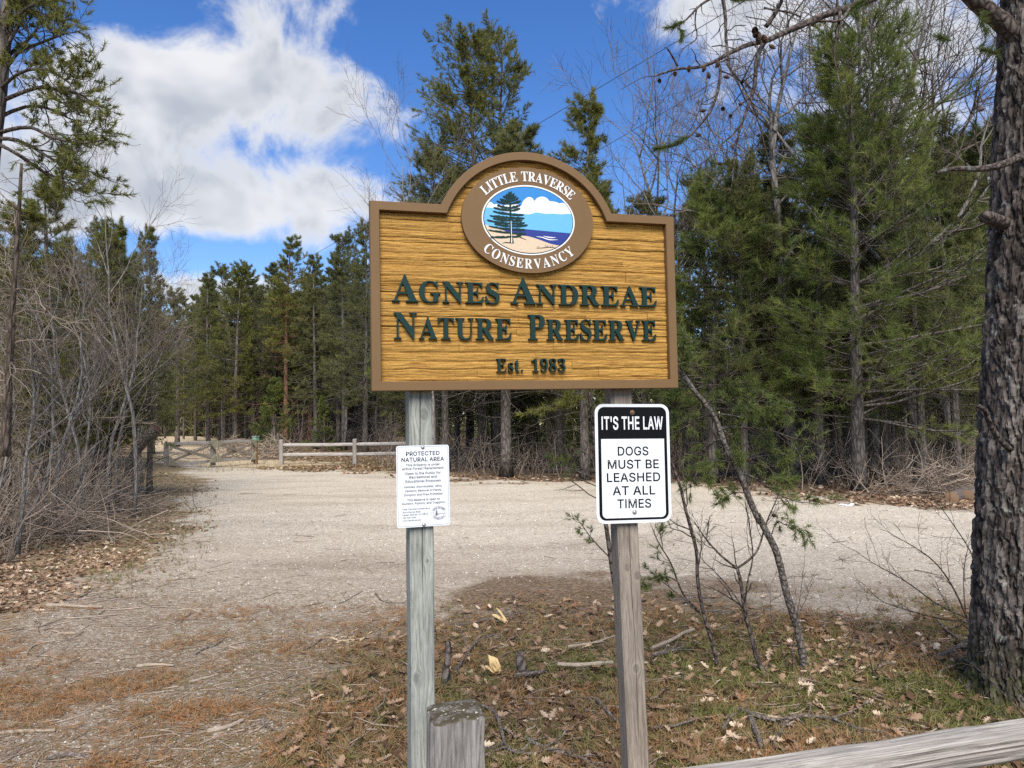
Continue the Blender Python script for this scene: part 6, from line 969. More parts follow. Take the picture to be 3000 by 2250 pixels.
d_ = (rb - ra); L_ = float(np.linalg.norm(d_)) ; u_ = d_ / L_
start = ra - u_ * 0.72
v, f = split_rail(3.3, 0.104, 0.10, 4)
o = link('rail', mesh('rail', v, f, m_frail, False), fence)
o.location = Vector(start - np.array([fp[0], fp[1], 0.0])); o.rotation_euler = (0.12, -math.asin(u_[2]), fyaw)
v, f = split_rail(3.3, 0.12, 0.10, 8)
o = link('rail', mesh('rail', v, f, m_frail, False), fence)
o.location = Vector(start - np.array([fp[0], fp[1], 0.42])); o.rotation_euler = (0.0, -math.asin(u_[2]), fyaw)
fe = start + u_ * 3.25
v, f = rough_post(0.118, 0.115, 0.9, 9)
link('post', mesh('post', v, f, m_fpost, True), fence, (fe[0] - fp[0], fe[1] - fp[1], 0), (0, 0, fyaw))

# ------------------------------------------------------------------ far fence and gate
m_farwood = weathered('far_grey_wood', (0.46, 0.43, 0.40), (0.24, 0.215, 0.19), 'X', 3)
m_farpost = weathered('far_grey_post', (0.34, 0.31, 0.28), (0.17, 0.15, 0.13), 'Z', 3)
m_gate = weathered('gate_wood', (0.30, 0.265, 0.215), (0.16, 0.14, 0.11), 'X', 3)
m_gusset = weathered('gate_gusset', (0.36, 0.335, 0.25), (0.21, 0.195, 0.14), 'Z', 3)
def bar(a, b, w, d, seed=0, k=8):
    """squared timber from a to b, a little uneven, ends square"""
    a = np.asarray(a, float); b = np.asarray(b, float)
    t = b - a; L = np.linalg.norm(t); t = t / L
    side = np.cross(t, [0, 1, 0]) if abs(t[1]) < 0.9 else np.array([1.0, 0, 0]); side = side / np.linalg.norm(side)
    dep = np.cross(side, t)
    n = 5; V = []
    g = rs(seed)
    for s in np.linspace(0, 1, n):
        o_ = a + (b - a) * s + g.randn(3) * 0.006 * (0 < s < 1)
        ww, dd = w / 2 * (1 + 0.08 * g.randn()), d / 2
        c = 0.15
        for x_, y_ in ((-1, -1 + c), (-1 + c, -1), (1 - c, -1), (1, -1 + c), (1, 1 - c), (1 - c, 1), (-1 + c, 1), (-1, 1 - c)):
            V.append(o_ + side * ww * x_ + dep * dd * y_)
    k = 8
    i = np.arange(n - 1)[:, None] * k + np.arange(k)[None]; j = np.arange(n - 1)[:, None] * k + (np.arange(k)[None] + 1) % k
    return np.array(V), [np.stack([i, j, j + k, i + k], -1).reshape(-1, 4), np.arange(k)[None, ::-1], ((n - 1) * k + np.arange(k))[None]]
P1, P2 = gpt(825, 1361), gpt(1040, 1361)
P3 = P2 + (P2 - P1) * 0.98; P3[2] = float(terr(P3[0], P3[1]))
ff = thing('far_split_rail_fence', 'two-rail grey split-rail fence at the far edge of the gravel lot', 'fence', tuple(P1))
for i, p in enumerate((P1, P2, P3)):
    v, f = rough_post(0.17, 0.15, 1.08, 20 + i)
    link('post', mesh('post', v, f, m_farpost, True), ff, tuple(p - P1), (0, 0.01 * (i - 1), math.atan2(P2[1] - P1[1], P2[0] - P1[0])))
for i, (a, b) in enumerate(((P1, P2), (P2, P3))):
    for hz in (0.86, 0.44):
        Lr = float(np.linalg.norm(b - a)) + 0.1
        v, f = split_rail(Lr, 0.15, 0.12, 30 + i * 3 + int(hz * 10), 30, 10, 0.0, 0.6)
        q = link('rail', mesh('rail', v, f, m_farwood), ff, tuple(a - P1 + np.array([0, 0, hz])))
        q.rotation_euler = (0, -math.asin((b[2] - a[2]) / Lr), math.atan2(b[1] - a[1], b[0] - a[0]))
G0, G1 = gpt(484, 1361), gpt(744, 1360)
gd = G1 - G0; GL = float(np.hypot(gd[0], gd[1])); gy = math.atan2(gd[1], gd[0])
gate = thing('farm_gate', 'double wooden gate with crossed braces closing the sandy track', 'gate', tuple(G0), (0, 0, gy))
GH = 0.86
half = GL / 2
for x_ in (0.05, half, GL - 0.05):
    v, f = bar((x_, 0, -0.1), (x_, 0, GH + 0.05), 0.17 if x_ != half else 0.22, 0.12, 3)
    link('stile', mesh('stile', v, f, m_farpost), gate)
for s in (0, 1):
    a, b = s * half + 0.09, (s + 1) * half - 0.09
    for nm, z_ in (('top_rail', GH), ('bottom_rail', 0.08)):
        v, f = bar((a, -0.045, z_), (b, -0.045, z_), 0.115, 0.05, 5 + s); link(nm, mesh(nm, v, f, m_farwood), gate)
    v, f = bar((a, -0.10, 0.16), (b, -0.10, GH - 0.08), 0.10, 0.04, 7 + s); link('brace', mesh('brace', v, f, m_gate), gate)
    v, f = bar((a, -0.145, GH - 0.08), (b, -0.145, 0.16), 0.10, 0.04, 9 + s); link('brace', mesh('brace', v, f, m_gate), gate)
    for x_, sx_ in ((a - 0.05, 1), (b + 0.05, -1)):
        for z_, sz_ in ((GH + 0.055, -1), (0.03, 1)):
            lp = [(x_, z_), (x_ + sx_ * 0.40, z_), (x_ + sx_ * 0.06, z_ + sz_ * 0.34), (x_, z_ + sz_ * 0.34)]
            if sx_ * sz_ < 0: lp = lp[::-1]
            flatpart('gusset', [lp], -0.185, m_gusset, gate, 0.03, True)
bp = gpt(749, 1360)
m_brownpost = weathered('brown_box_post', (0.25, 0.15, 0.085), (0.12, 0.07, 0.04), 'Z', 3)
boxpost = thing('box_post', 'brown square wooden post at the end of the farm gate', 'post', tuple(bp), (0, 0, gy))
v, f = bar((0, 0, -0.2), (0, 0, 1.04), 0.15, 0.15, 3); link('timber', mesh('timber', v, f, m_brownpost), boxpost)
rbx = thing('trail_box', 'small mint green box on the brown post by the gate', 'box', (bp[0], bp[1], bp[2] + 1.04), (0, 0, gy))
m_mint = plain('mint_green_paint', (0.17, 0.34, 0.25), 0.5, 0.3, 0.1, 20)
flatpart('housing', [rrect(-0.10, 0.10, 0.0, 0.17, 0.01)], -0.09, m_mint, rbx, 0.18, True)
flatpart('lid', [[(-0.125, 0.172), (0.125, 0.172), (0.115, 0.215), (-0.115, 0.215)]], -0.115, plain('grey_box_lid', (0.2, 0.24, 0.21), 0.6, 0.3), rbx, 0.23, True)
# ------------------------------------------------------------------ vegetation
m_bark = bark('grey_pine_bark', (0.045, 0.037, 0.032), (0.17, 0.145, 0.125), 11, 0.7, (0.16, 0.17, 0.14))
m_redbark = bark('red_pine_bark', (0.07, 0.036, 0.024), (0.24, 0.125, 0.08), 10, 0.6)
m_greybark = bark('grey_hardwood_bark', (0.07, 0.064, 0.058), (0.24, 0.22, 0.20), 12, 0.5, (0.26, 0.27, 0.24))
m_twig = twigmat('grey_twigs', (0.065, 0.048, 0.036), (0.42, 0.335, 0.26))
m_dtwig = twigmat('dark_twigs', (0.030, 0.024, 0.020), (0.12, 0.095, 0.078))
m_jack = leafy('jack_pine_needles', ((0.0, (0.075, 0.084, 0.020)), (0.4, (0.150, 0.158, 0.038)), (0.75, (0.225, 0.222, 0.055)), (1.0, (0.32, 0.285, 0.08))), 0.42)
m_wp = leafy('white_pine_needles', ((0.0, (0.048, 0.070, 0.018)), (0.4, (0.118, 0.152, 0.038)), (0.75, (0.215, 0.245, 0.062)), (1.0, (0.33, 0.33, 0.09))), 0.45)
m_far = leafy('wood_pine_needles', ((0.0, (0.095, 0.105, 0.042)), (0.4, (0.165, 0.172, 0.064)), (0.75, (0.225, 0.225, 0.085)), (1.0, (0.29, 0.265, 0.11))), 0.5)

def make_pine(seed, H, crown=0.35, Lmax=2.6, nb=150, el=(70, 5), prof=None, tw=9, tper=5, tn=8, tl=0.09, tw_w=0.008, r0=None, bend=0.3, leaders=1, dead=30, needles=None, barkm=None, up=0.12, spread=0.7, tint=0.5, bare=0.25, twl=(0.22, 0.42), deadlen=1.6):
    """a conifer: wavy trunk, limbs whose length follows the profile, side twigs and needle tufts; dead limbs below the crown"""
    g = rs(seed)
    r0 = r0 or H * 0.0125
    n = 14
    z = np.linspace(0, H, n); s = z / H
    ph_ = g.rand(2) * 6
    tp = np.stack([bend * (np.sin(s * 2.6 + ph_[0]) - math.sin(ph_[0])) * s, bend * (np.sin(s * 2.1 + ph_[1]) - math.sin(ph_[1])) * s, z], 1)
    stems = [(tp, r0 * (1 - s) ** 0.85 + 0.012)]
    if leaders > 1:
        k0 = 6
        q = tp[k0:].copy(); t_ = np.linspace(0, 1, len(q))
        q[:, 0] += 1.5 * t_ ** 0.7; q[:, 2] -= 0.35 * t_
        stems.append((resample(q, n), (r0 * 0.55) * (1 - np.linspace(0, 1, n)) ** 0.8 + 0.012))
    b = B(); cb = B(); 
    prof = prof or (lambda u: np.sqrt(np.clip(1 - u, 0, 1)) * (0.35 + 0.65 * np.clip(u * 4, 0, 1)))
    v, f = tubes(stems[0][0], np.r_[stems[0][1][:1] * 1.25, stems[0][1][1:]], 10); b.add(v, f, 0.5)
    for (sp, sr) in stems[1:]:
        v, f = tubes(sp, sr, 8); b.add(v, f, 0.5)
    for si, (sp, sr) in enumerate(stems):
        m_ = nb if leaders == 1 else int(nb * (0.58 if si == 0 else 0.42))
        u = np.sort(g.rand(m_)) ** 0.9                     # 0 crown base .. 1 top
        zlo, zhi = (crown * H, H * 0.995)
        hz = zlo + (zhi - zlo) * u
        if si > 0: hz = np.maximum(hz, sp[0, 2] + 0.3); u = (hz - zlo) / (zhi - zlo)
        hz = hz - (hz % (H * 0.028)) * 0.75                # loose whorls
        az = g.rand(m_) * 2 * math.pi
        base = np.stack([np.interp(hz, sp[:, 2], sp[:, c]) for c in range(3)], 1)
        L = Lmax * prof(u) * (0.6 + 0.55 * g.rand(m_)) + 0.12
        lop = 1 + 0.28 * np.cos(az - g.rand() * 6.28)
        L = L * lop
        e = np.radians(el[1] + (el[0] - el[1]) * u ** 1.3 + 9 * g.randn(m_))
        d = np.stack([np.cos(az) * np.cos(e), np.sin(az) * np.cos(e), np.sin(e)], 1)
        m = 6
        Q = np.empty((m_, m, 3)); Q[:, 0] = base
        for i in range(1, m):
            Q[:, i] = Q[:, i - 1] + d * (L / (m - 1))[:, None]
            d = nrm(d + 0.10 * g.randn(m_, 3) + np.array([0, 0, up]))
        Rr = np.clip(L * 0.011, 0.006, 0.05)[:, None] * np.linspace(1, 0.3, m)[None]
        v, f = tubes(Q, Rr, 4, False); b.add(v, f, 0.4)
        T, TR, par, tt = spawn(Q, Rr, tw, g, bare, 1.0, (35, 65), twl, 3, 0.18, 0.2, 0.55, 0.55, 0.4, shape=lambda t: 1.25 - 0.75 * t, minlen=0.14)
        v, f = tubes(T, np.maximum(TR, 0.0035), 3, False); b.add(v, f, 0.4)
        allP = T; N = len(T)
        pp = np.repeat(np.arange(N), tper); q = np.tile(0.38 + 0.62 * (np.arange(tper) + 0.7) / tper, N) + 0.08 * g.randn(N * tper)
        pos, tan = along(allP[pp], np.clip(q, 0.05, 1))
        dr = nrm(tan + np.array([0, 0, 0.25]))
        btint = np.repeat(np.repeat(0.16 * g.randn(m_), tw), tper)
        v, f, t = tufts(pos, dr, g, tn, tl, tw_w, spread, tl * 0.5, tint + btint, 0.12); cb.add(v, f, t)
        tipd = nrm(Q[:, -1] - Q[:, -2])
        v, f, t = tufts(np.repeat(Q[:, -1], 3, 0) + 0.04 * g.randn(m_ * 3, 3), np.repeat(tipd, 3, 0), g, tn, tl * 1.1, tw_w, spread * 0.8, tl, tint + 0.08, 0.12); cb.add(v, f, t)
        tpz = nrm(sp[-1] - sp[-2])
        v, f, t = tufts(sp[-1] - tpz[None] * np.linspace(0, 0.6, 9)[:, None], np.repeat(tpz[None], 9, 0), g, tn, tl, tw_w, spread, 0.02, tint, 0.1); cb.add(v, f, t)
    if dead:
        sp, sr = stems[0]
        hz = H * (0.06 + (crown + 0.12 - 0.06) * g.rand(dead))
        az = g.rand(dead) * 2 * math.pi
        base = np.stack([np.interp(hz, sp[:, 2], sp[:, c]) for c in range(3)], 1)
        L = deadlen * (0.25 + 0.85 * g.rand(dead) ** 1.5)
        e = np.radians(5 + 16 * g.randn(dead))
        d = np.stack([np.cos(az) * np.cos(e), np.sin(az) * np.cos(e), np.sin(e)], 1)
        Q = np.empty((dead, 5, 3)); Q[:, 0] = base
        for i in range(1, 5):
            Q[:, i] = Q[:, i - 1] + d * (L / 4)[:, None]; d = nrm(d + 0.16 * g.randn(dead, 3) + np.array([0, 0, -0.05]))
        Rr = (0.006 + 0.008 * L)[:, None] * np.linspace(1, 0.25, 5)[None]
        v, f = tubes(Q, Rr, 4, False); b.add(v, f, 0.75)
        T, TR, _, _ = spawn(Q, Rr, 6, g, 0.25, 1, (30, 70), (0.18, 0.5), 3, 0.0, 0.25, 0.6, 0.3, 0.4)
        v, f = tubes(T, np.maximum(TR, 0.003), 3, False); b.add(v, f, 0.8)
    return [('trunk', b.mesh('pine_trunk', barkm or m_bark, True)), ('crown', cb.mesh('pine_crown', needles or m_jack))], H

def make_bare(seed, H, r0, spread=0.35, first=0.3, kids=(9, 7, 6), wood=None, lean=0.25, up=0.10, ang=(25, 55), fine=0.003, l1=(0.30, 0.55), k2=(0.35, 0.6), tmat=None, jit=0.14):
    """leafless broad-leaved tree or sapling: trunk, limbs, branches, twigs"""
    g = rs(seed)
    n = 10; s = np.linspace(0, 1, n)
    d = nrm(np.array([g.randn() * lean, g.randn() * lean, 1.0]))
    P = np.zeros((1, n, 3)); q = np.zeros(3)
    for i in range(1, n):
        q = q + d * H / (n - 1); P[0, i] = q
        d = nrm(d + 0.10 * g.randn(3) + np.array([0, 0, 0.07]))
    R = (r0 * (1 - s) ** 0.8 + fine)[None]
    b = B(); tb = B()
    v, f = tubes(P, R, 8); b.add(v, f, 0.5)
    Q, RQ, _, _ = spawn(P, R, kids[0], g, first, 1, ang, l1, 8, up, jit, 0.6, 0, 0.25, shape=lambda t: 1.15 - 0.65 * t)
    v, f = tubes(Q, np.maximum(RQ, fine), 5, False); b.add(v, f, 0.5)
    T, RT, _, _ = spawn(Q, RQ, kids[1], g, 0.2, 1, (25, 60), k2, 5, up, 0.17, 0.6, 0, 0.35, shape=lambda t: 1.15 - 0.6 * t)
    v, f = tubes(T, np.maximum(RT, fine * 0.8), 4, False); tb.add(v, f, np.repeat(0.5 + 0.2 * g.randn(len(T)), 20).clip(0, 1))
    if len(kids) > 2:
        U, RU, _, _ = spawn(T, RT, kids[2], g, 0.15, 1, (25, 60), (0.35, 0.7), 4, up * 0.6, 0.2, 0.65, 0, 0.5)
        v, f = tubes(U, np.maximum(RU, fine * 0.65), 3, False); tb.add(v, f, np.repeat(0.55 + 0.25 * g.randn(len(U)), 12).clip(0, 1))
    return [('trunk', b.mesh('bare_trunk', wood or m_greybark, True)), ('twigs', tb.mesh('bare_twigs', tmat or m_btwig))], float(P[0, -1, 2])

NUM = {}
def plant(proto, name, label, cat, base, h, rz, group=None, lean=(0, 0), sx=1.0):
    parts, H = proto
    o = thing(name, label, cat, tuple(base), (lean[0], lean[1], rz), group)
    k = h / H
    o.scale = (k * sx, k * sx, k)
    for nm, me in parts:
        q = link(nm, me, o)
        if nm == 'twigs': q['kind'] = 'stuff'
    return o
def stand(px, depth, top_py=None, h=None):
    """foot of a tree seen in column px at a depth, and the height that takes its top to row top_py"""
    p = at(px, 1250, depth); p[2] = float(terr(p[0], p[1])) - 0.03
    if h is None:
        k = (p - CAM) @ CF
        h = (at(px, top_py, k) - p)[2]
    return p, h

FULL = lambda lo, tp: (lambda u: (lo + (1 - lo) * np.clip(u * 3.5, 0, 1)) * (1 - tp * u))
PJ2 = make_pine(11, 16.5, 0.34, 3.3, 270, (42, -4), FULL(0.6, 0.60), 12, 4, 9, 0.17, 0.018, leaders=2, dead=30, bend=0.35, tint=0.50, bare=0.35, deadlen=2.6, up=0.07)
PJA = make_pine(12, 11.0, 0.20, 2.3, 170, (46, 0), FULL(0.6, 0.80), 10, 4, 9, 0.15, 0.015, dead=24, bend=0.25, tint=0.5, up=0.07)
PJB = make_pine(13, 13.0, 0.30, 2.5, 150, (40, -6), FULL(0.6, 0.74), 10, 4, 9, 0.17, 0.019, needles=m_far, dead=44, bend=0.3, tint=0.45, deadlen=2.0, up=0.05)
PJC = make_pine(14, 14.0, 0.22, 2.6, 180, (38, -12), FULL(0.7, 0.84), 10, 4, 9, 0.17, 0.019, needles=m_far, dead=36, bend=0.2, tint=0.5, deadlen=2.2, up=0.05)
PRED = make_pine(15, 15.0, 0.46, 2.6, 140, (40, -8), FULL(0.8, 0.80), 9, 4, 10, 0.20, 0.019, needles=m_jack, barkm=m_redbark, dead=44, bend=0.45, tint=0.55, deadlen=2.6, up=0.06)
PWP = make_pine(16, 11.5, 0.17, 3.3, 190, (50, 2), FULL(0.85, 0.60), 12, 3, 17, 0.20, 0.010, needles=m_wp, dead=14, bend=0.3, spread=0.55, tint=0.5, r0=0.17, bare=0.25, twl=(0.2, 0.4), up=0.08)
PWB = make_pine(17, 9.0, 0.24, 2.7, 150, (46, -4), FULL(0.8, 0.66), 11, 3, 15, 0.20, 0.012, needles=m_wp, dead=40, bend=0.25, spread=0.55, tint=0.44, r0=0.13, bare=0.25, up=0.08)
PYO = make_pine(18, 4.0, 0.06, 1.1, 90, (50, 0), lambda u: 1 - 0.9 * u, 8, 4, 10, 0.12, 0.013, needles=m_wp, dead=0, bend=0.1, tint=0.5, r0=0.05)
m_btwig = twigmat('brown_twigs', (0.05, 0.040, 0.033), (0.20, 0.165, 0.14))  # darker than the shrub twigs: backlight against the sky is put into the colour
PBA = make_bare(21, 13.0, 0.15, kids=(13, 9, 8), lean=0.08, fine=0.007, l1=(0.3, 0.6))
PBB = make_bare(22, 11.0, 0.11, kids=(12, 9, 8), lean=0.12, fine=0.007, l1=(0.3, 0.6))
PBC = make_bare(23, 8.0, 0.07, kids=(11, 8, 7), lean=0.15, fine=0.0045, l1=(0.3, 0.6))
PS = [make_bare(30 + i, 3.2 + 0.5 * i, 0.017 + 0.003 * i, first=0.12, kids=(9, 8, 5), jit=0.24, lean=0.22, fine=0.0028, up=0.05, ang=(25, 60), l1=(0.3, 0.6), tmat=m_twig) for i in range(5)]

g0 = rs(99)
def tr(proto, name, label, px, depth, top=None, h=None, group=None, cat='tree', rz=None, lean=(0, 0), sx=1.0):
    p, hh = stand(px, depth, top, h)
    return plant(proto, name, label, cat, p, hh, g0.rand() * 6.28 if rz is None else rz, group, lean, sx)
# trees one can point to
tr(PJ2, 'jack_pine', 'tall forked jack pine rising against the blue sky behind the sign arch', 1415, 28, 75, rz=0.25)
tr(PJA, 'jack_pine', 'pointed jack pine just beside the sign arch, shorter than the forked pine', 1712, 21, 275)
tr(PWP, 'white_pine', 'bushy white pine with leaning grey trunk at the edge of the gravel by the litter', 2512, 17, 170, rz=1.0, lean=(0.0, -0.06), sx=1.08)
tr(PRED, 'red_pine', 'red pine with bare reddish trunk topping the wood beyond the gate', 838, 47, 690, rz=2.0, lean=(0, -0.02))
tr(PBC, 'bare_tree', 'leafless grey tree behind the arch shoulder, under the forked jack pine', 1262, 24, 430, rz=0.4, sx=0.8)
tr(PJC, 'pine_tree', 'dark pine touching the upper corner of the sign frame', 1070, 40, 650)
tr(PJB, 'pine_tree', 'open-topped pine next to the dark pine by the sign frame', 1008, 44, 690)
tr(PJC, 'pine_tree', 'narrow pine between the red pine and the open-topped pine', 925, 46, 745)
tr(PJA, 'pine_tree', 'spiky pine above the crossed braces of the farm gate', 690, 49, 775)
tr(PJB, 'pine_tree', 'thin pine between the spiky pine and the red pine', 742, 51, 778)
tr(PJA, 'pine_tree', 'low pine above the hinge end of the farm gate', 520, 46, 850, sx=1.15)
tr(PJC, 'pine_tree', 'pine next to the spiky pine, over the gate end nearer the thicket', 610, 50, 800)
tr(PYO, 'young_pine', 'bright green young pine standing behind the brown box post', 805, 43, 1120, sx=1.25, cat='tree')
tr(PJA, 'jack_pine', 'yellowish pine behind the bare thicket under the overhanging jack pine boughs', 130, 14.5, 520, sx=1.35)
tr(PJA, 'jack_pine', 'broad pine at the picture edge, behind the dead snag', 20, 12.5, 600, sx=1.4)
tr(PJA, 'jack_pine', 'round-topped pine between the yellowish pine and the dark-topped pine', 285, 16.5, 690, sx=1.3)
tr(PJC, 'pine_tree', 'dark-topped pine rising from the far end of the bare thicket', 440, 17.5, 668, sx=0.85)
tr(PBC, 'bare_tree', 'forked leafless sapling with upswept twigs in front of the dark-topped pine', 395, 13.5, 590, rz=1.2, sx=0.8)
tr(PJC, 'pine_tree', 'dark pine at the corner where thicket and far wood meet', 448, 38, 900, sx=1.1)
tr(PWB, 'white_pine', 'drooping white pine whose needles brush the frame edge of the sign', 2085, 19.5, 560, rz=2.2, sx=1.2)
tr(PJC, 'pine_tree', 'olive pine filling the gap between the drooping pine and the bushy one', 2270, 20.5, 340, rz=4.2, sx=1.15)
tr(PJB, 'pine_tree', 'slim dark trunk just beside the bushy white pine trunk, toward the sign', 2400, 18.6, 330, rz=0.3, sx=0.95)
tr(PJB, 'pine_tree', 'slim pine trunk close behind the bushy white pine trunk', 2590, 19.2, 300, rz=1.4, sx=0.95)
tr(PJB, 'pine_tree', 'straight dark trunk beside the tangle of dead branches', 2700, 17.6, 380, rz=2.6, sx=0.95)
tr(PJB, 'pine_tree', 'slightly bent dark trunk behind the orange-ended log', 2800, 18.8, 350, rz=3.9, sx=0.95)
tr(PJB, 'pine_tree', 'thin trunk between the drooping white pine and the olive pine', 2180, 19.0, 470, rz=5.1, sx=0.95)
tr(PWB, 'white_pine', 'white pine half hidden by the big rough-barked trunk', 2890, 21, 380, rz=3.2, sx=1.2)
tr(PJB, 'pine_tree', 'olive pine between the pointed jack pine and the drooping white pine', 1890, 24, 560, rz=1.2, sx=1.2)
tr(PWB, 'white_pine', 'dark white pine between the big tree trunk and the bushy white pine', 2770, 21.5, 470, rz=0.7)
tr(PBA, 'bare_tree', 'tall leafless tree spreading fine twigs over the bushy white pine', 2560, 21, -60, rz=0.2)
tr(PBB, 'bare_tree', 'leafless tree filling the sky beside the big pine trunk', 2790, 19, -40, rz=2.9)
tr(PBB, 'bare_tree', 'pale leafless tree at the edge of the blue sky beside the hanging cones', 2190, 25, 230, rz=1.9)
tr(PBA, 'bare_tree', 'leafless tree just behind the drooping white pine', 2010, 27, 330, rz=4.0)
tr(PBB, 'bare_tree', 'leafless tree with a web of twigs above the olive pine', 2330, 20, 10, rz=5.5, sx=1.2)
tr(PBA, 'bare_tree', 'tall leafless tree between the bushy white pine and big trunk', 2690, 18.5, -90, rz=3.7, sx=1.2)
tr(PBC, 'bare_tree', 'leafless twiggy tree peeking between the pointed jack pine and sign frame', 1900, 24, 420, rz=3.3)
tr(PJB, 'pine_tree', 'thick-trunked pine seen under the sign between its two posts', 1482, 23.0, 350, rz=0.9, sx=1.3)
tr(PJB, 'pine_tree', 'slim pine seen just beside the notice plate under the sign', 1305, 25.5, 430, rz=3.0)
tr(PJC, 'pine_tree', 'straight dark trunk of a pine close beside the leash sign under the board', 1640, 25, 480, rz=5.0)
# the rest of the wood, tree by tree
ORD = ['first', 'second', 'third', 'fourth', 'fifth', 'sixth', 'seventh', 'eighth', 'ninth', 'tenth', 'eleventh', 'twelfth', 'thirteenth', 'fourteenth']
def name_by(items, anchors, what):
    """items (column, depth): say behind which landmark each stands and how many back, counted from the front"""
    lab = [None] * len(items); cnt = {}
    for i in sorted(range(len(items)), key=lambda q: items[q][1]):
        a_ = min(anchors, key=lambda q: abs(q[0] - items[i][0]))[1]
        c = cnt[a_] = cnt.get(a_, 0) + 1
        lab[i] = f'{ORD[min(c, 14) - 1]} {what} {a_}, counted from the front'
    return lab
GATE_MARKS = [(430, 'behind the thicket end of the farm gate'), (510, 'behind the low pine at the gate'), (610, 'behind the middle of the farm gate'), (690, 'behind the spiky pine'), (749, 'behind the brown box post'), (838, 'behind the red pine'), (925, 'behind the narrow pine'), (1008, 'behind the open-topped pine'), (1090, 'behind the dark pine by the sign frame')]
SIGN_MARKS = [(1100, 'beyond the far fence end'), (1235, 'behind the grey-green sign post'), (1305, 'behind the slim pine'), (1415, 'behind the forked jack pine'), (1482, 'behind the thick-trunked pine'), (1640, 'behind the straight dark trunk'), (1712, 'behind the pointed jack pine'), (1850, 'behind the brownish sign post'), (1920, 'behind the twiggy tree by the sign frame')]
LOT_MARKS = [(1990, 'behind the edge of the sign frame'), (2085, 'behind the drooping white pine'), (2190, 'behind the pale leafless tree'), (2330, 'just beside the drooping white pine'), (2518, 'behind the bushy white pine'), (2640, 'between the bushy and the dark white pine'), (2760, 'behind the dark white pine'), (2860, 'behind the orange-ended log'), (3000, 'behind the big rough-barked trunk')]
THICK_MARKS = [(-250, 'beyond the overhanging jack pine, out of frame'), (-60, 'behind the overhanging jack pine'), (30, 'behind the dead snag'), (130, 'behind the yellowish pine'), (230, 'behind the dark rotten log'), (330, 'beside the forked sapling'), (395, 'behind the forked leafless sapling'), (440, 'by the leaning log')]
def wood(n, x0, x1, d0, d1, hs, protos, name, what, group, seed, sx=(0.85, 1.15), keep=None, marks=None):
    g = rs(seed); pts = []
    tries = 0
    while len(pts) < n and tries < n * 60:
        tries += 1
        px = g.uniform(x0, x1); d = d0 + (d1 - d0) * g.rand() ** 0.8
        p = at(px, 1250, d)
        if keep is not None and not keep(p, px, d): continue
        if any((p[0] - q[0]) ** 2 + (p[1] - q[1]) ** 2 < 1.3 for q, _, _ in pts): continue
        p[2] = float(terr(p[0], p[1])) - 0.03
        pts.append((p, px, d))
    for (p, px, d), lab in zip(pts, name_by([(q[1], q[2]) for q in pts], marks, what)):
        pr = protos[g.randint(len(protos))]
        plant(pr, name, lab, 'tree', p, g.uniform(*hs), g.rand() * 6.28, group, (g.randn() * 0.02, g.randn() * 0.02), g.uniform(*sx))
off = lambda p, px, d: sdf(GRAVEL, p[0], p[1]) < -1.0 and sdf(SAND, p[0], p[1]) < -1.0
wood(50, 380, 1120, 46, 66, (9.5, 13.5), [PJB, PJC, PJB, PRED], 'wood_pine', 'wood pine', 'pines of the wood beyond the gate', 1, (1.0, 1.4), keep=off, marks=GATE_MARKS)
wood(16, 1080, 1950, 27, 44, (8.5, 12), [PJB, PJC, PWB], 'wood_pine', 'wood pine', 'pines of the wood under the sign', 2, keep=off, marks=SIGN_MARKS)
wood(26, 1950, 3150, 18.5, 42, (6.5, 10.5), [PJB, PWB, PWB, PJC], 'wood_pine', 'wood pine', 'pines of the wood beyond the gravel', 3, keep=off, marks=LOT_MARKS)
wood(12, -120, 330, 17, 30, (5.5, 8.5), [PJA, PJC, PWB], 'wood_pine', 'half-hidden pine', 'pines behind the thicket', 4, marks=THICK_MARKS)
wood(12, 1950, 3000, 19, 34, (7.5, 11), [PBB, PBC], 'bare_wood_tree', 'bare wood tree', 'leafless trees beyond the gravel', 5, keep=off, marks=LOT_MARKS)
wood(7, 1150, 1950, 24, 36, (5, 8), [PBC], 'bare_wood_tree', 'thin bare tree', 'leafless trees under the sign', 6, keep=off, marks=SIGN_MARKS)
wood(8, 450, 1150, 43, 56, (6, 9), [PBC, PBB], 'bare_wood_tree', 'thin bare tree', 'leafless trees beyond the gate', 8, keep=off, marks=GATE_MARKS)
wood(9, 560, 2900, 20, 46, (1.6, 3.2), [PYO], 'young_wood_pine', 'low young pine', 'young pines at the foot of the wood', 9, keep=off, marks=GATE_MARKS + SIGN_MARKS + LOT_MARKS)
# the far wood behind all of these reads as one mass
def far_wood():
    b = B(); g = rs(44)
    for i in range(1100):
        px = g.uniform(-900, 3900) if i < 800 else g.uniform(250, 1250); d = g.uniform(60, 92) if px < 1300 else g.uniform(42, 85)
        p = at(px, 1250, d); z0 = float(terr(p[0], p[1]))
        h = g.uniform(5.5, 11.5) * (d / 75 if px > 1300 else 1)
        n = 75
        u = g.rand(n); r = (1 - u) * 1.5 + 0.25
        a = g.rand(n) * 6.28; q = np.sqrt(g.rand(n)) * r
        pos = np.stack([p[0] + q * np.cos(a), p[1] + q * np.sin(a), z0 + 0.1 + (h - 0.1) * u ** 1.25], 1)
        dr = nrm(np.stack([np.cos(a), np.sin(a), 0.5 * np.ones(n)], 1))
        v, f, t = tufts(pos, dr, g, 4, 0.55, 0.13, 0.9, 0.1, 0.42 + 0.14 * g.randn(), 0.14); b.add(v, f, t)
    return tag(link('distant_woods', b.mesh('distant_woods', m_far)), 'dark mass of pines deep in the wood behind everything', 'woods', kind='stuff')
far_wood()
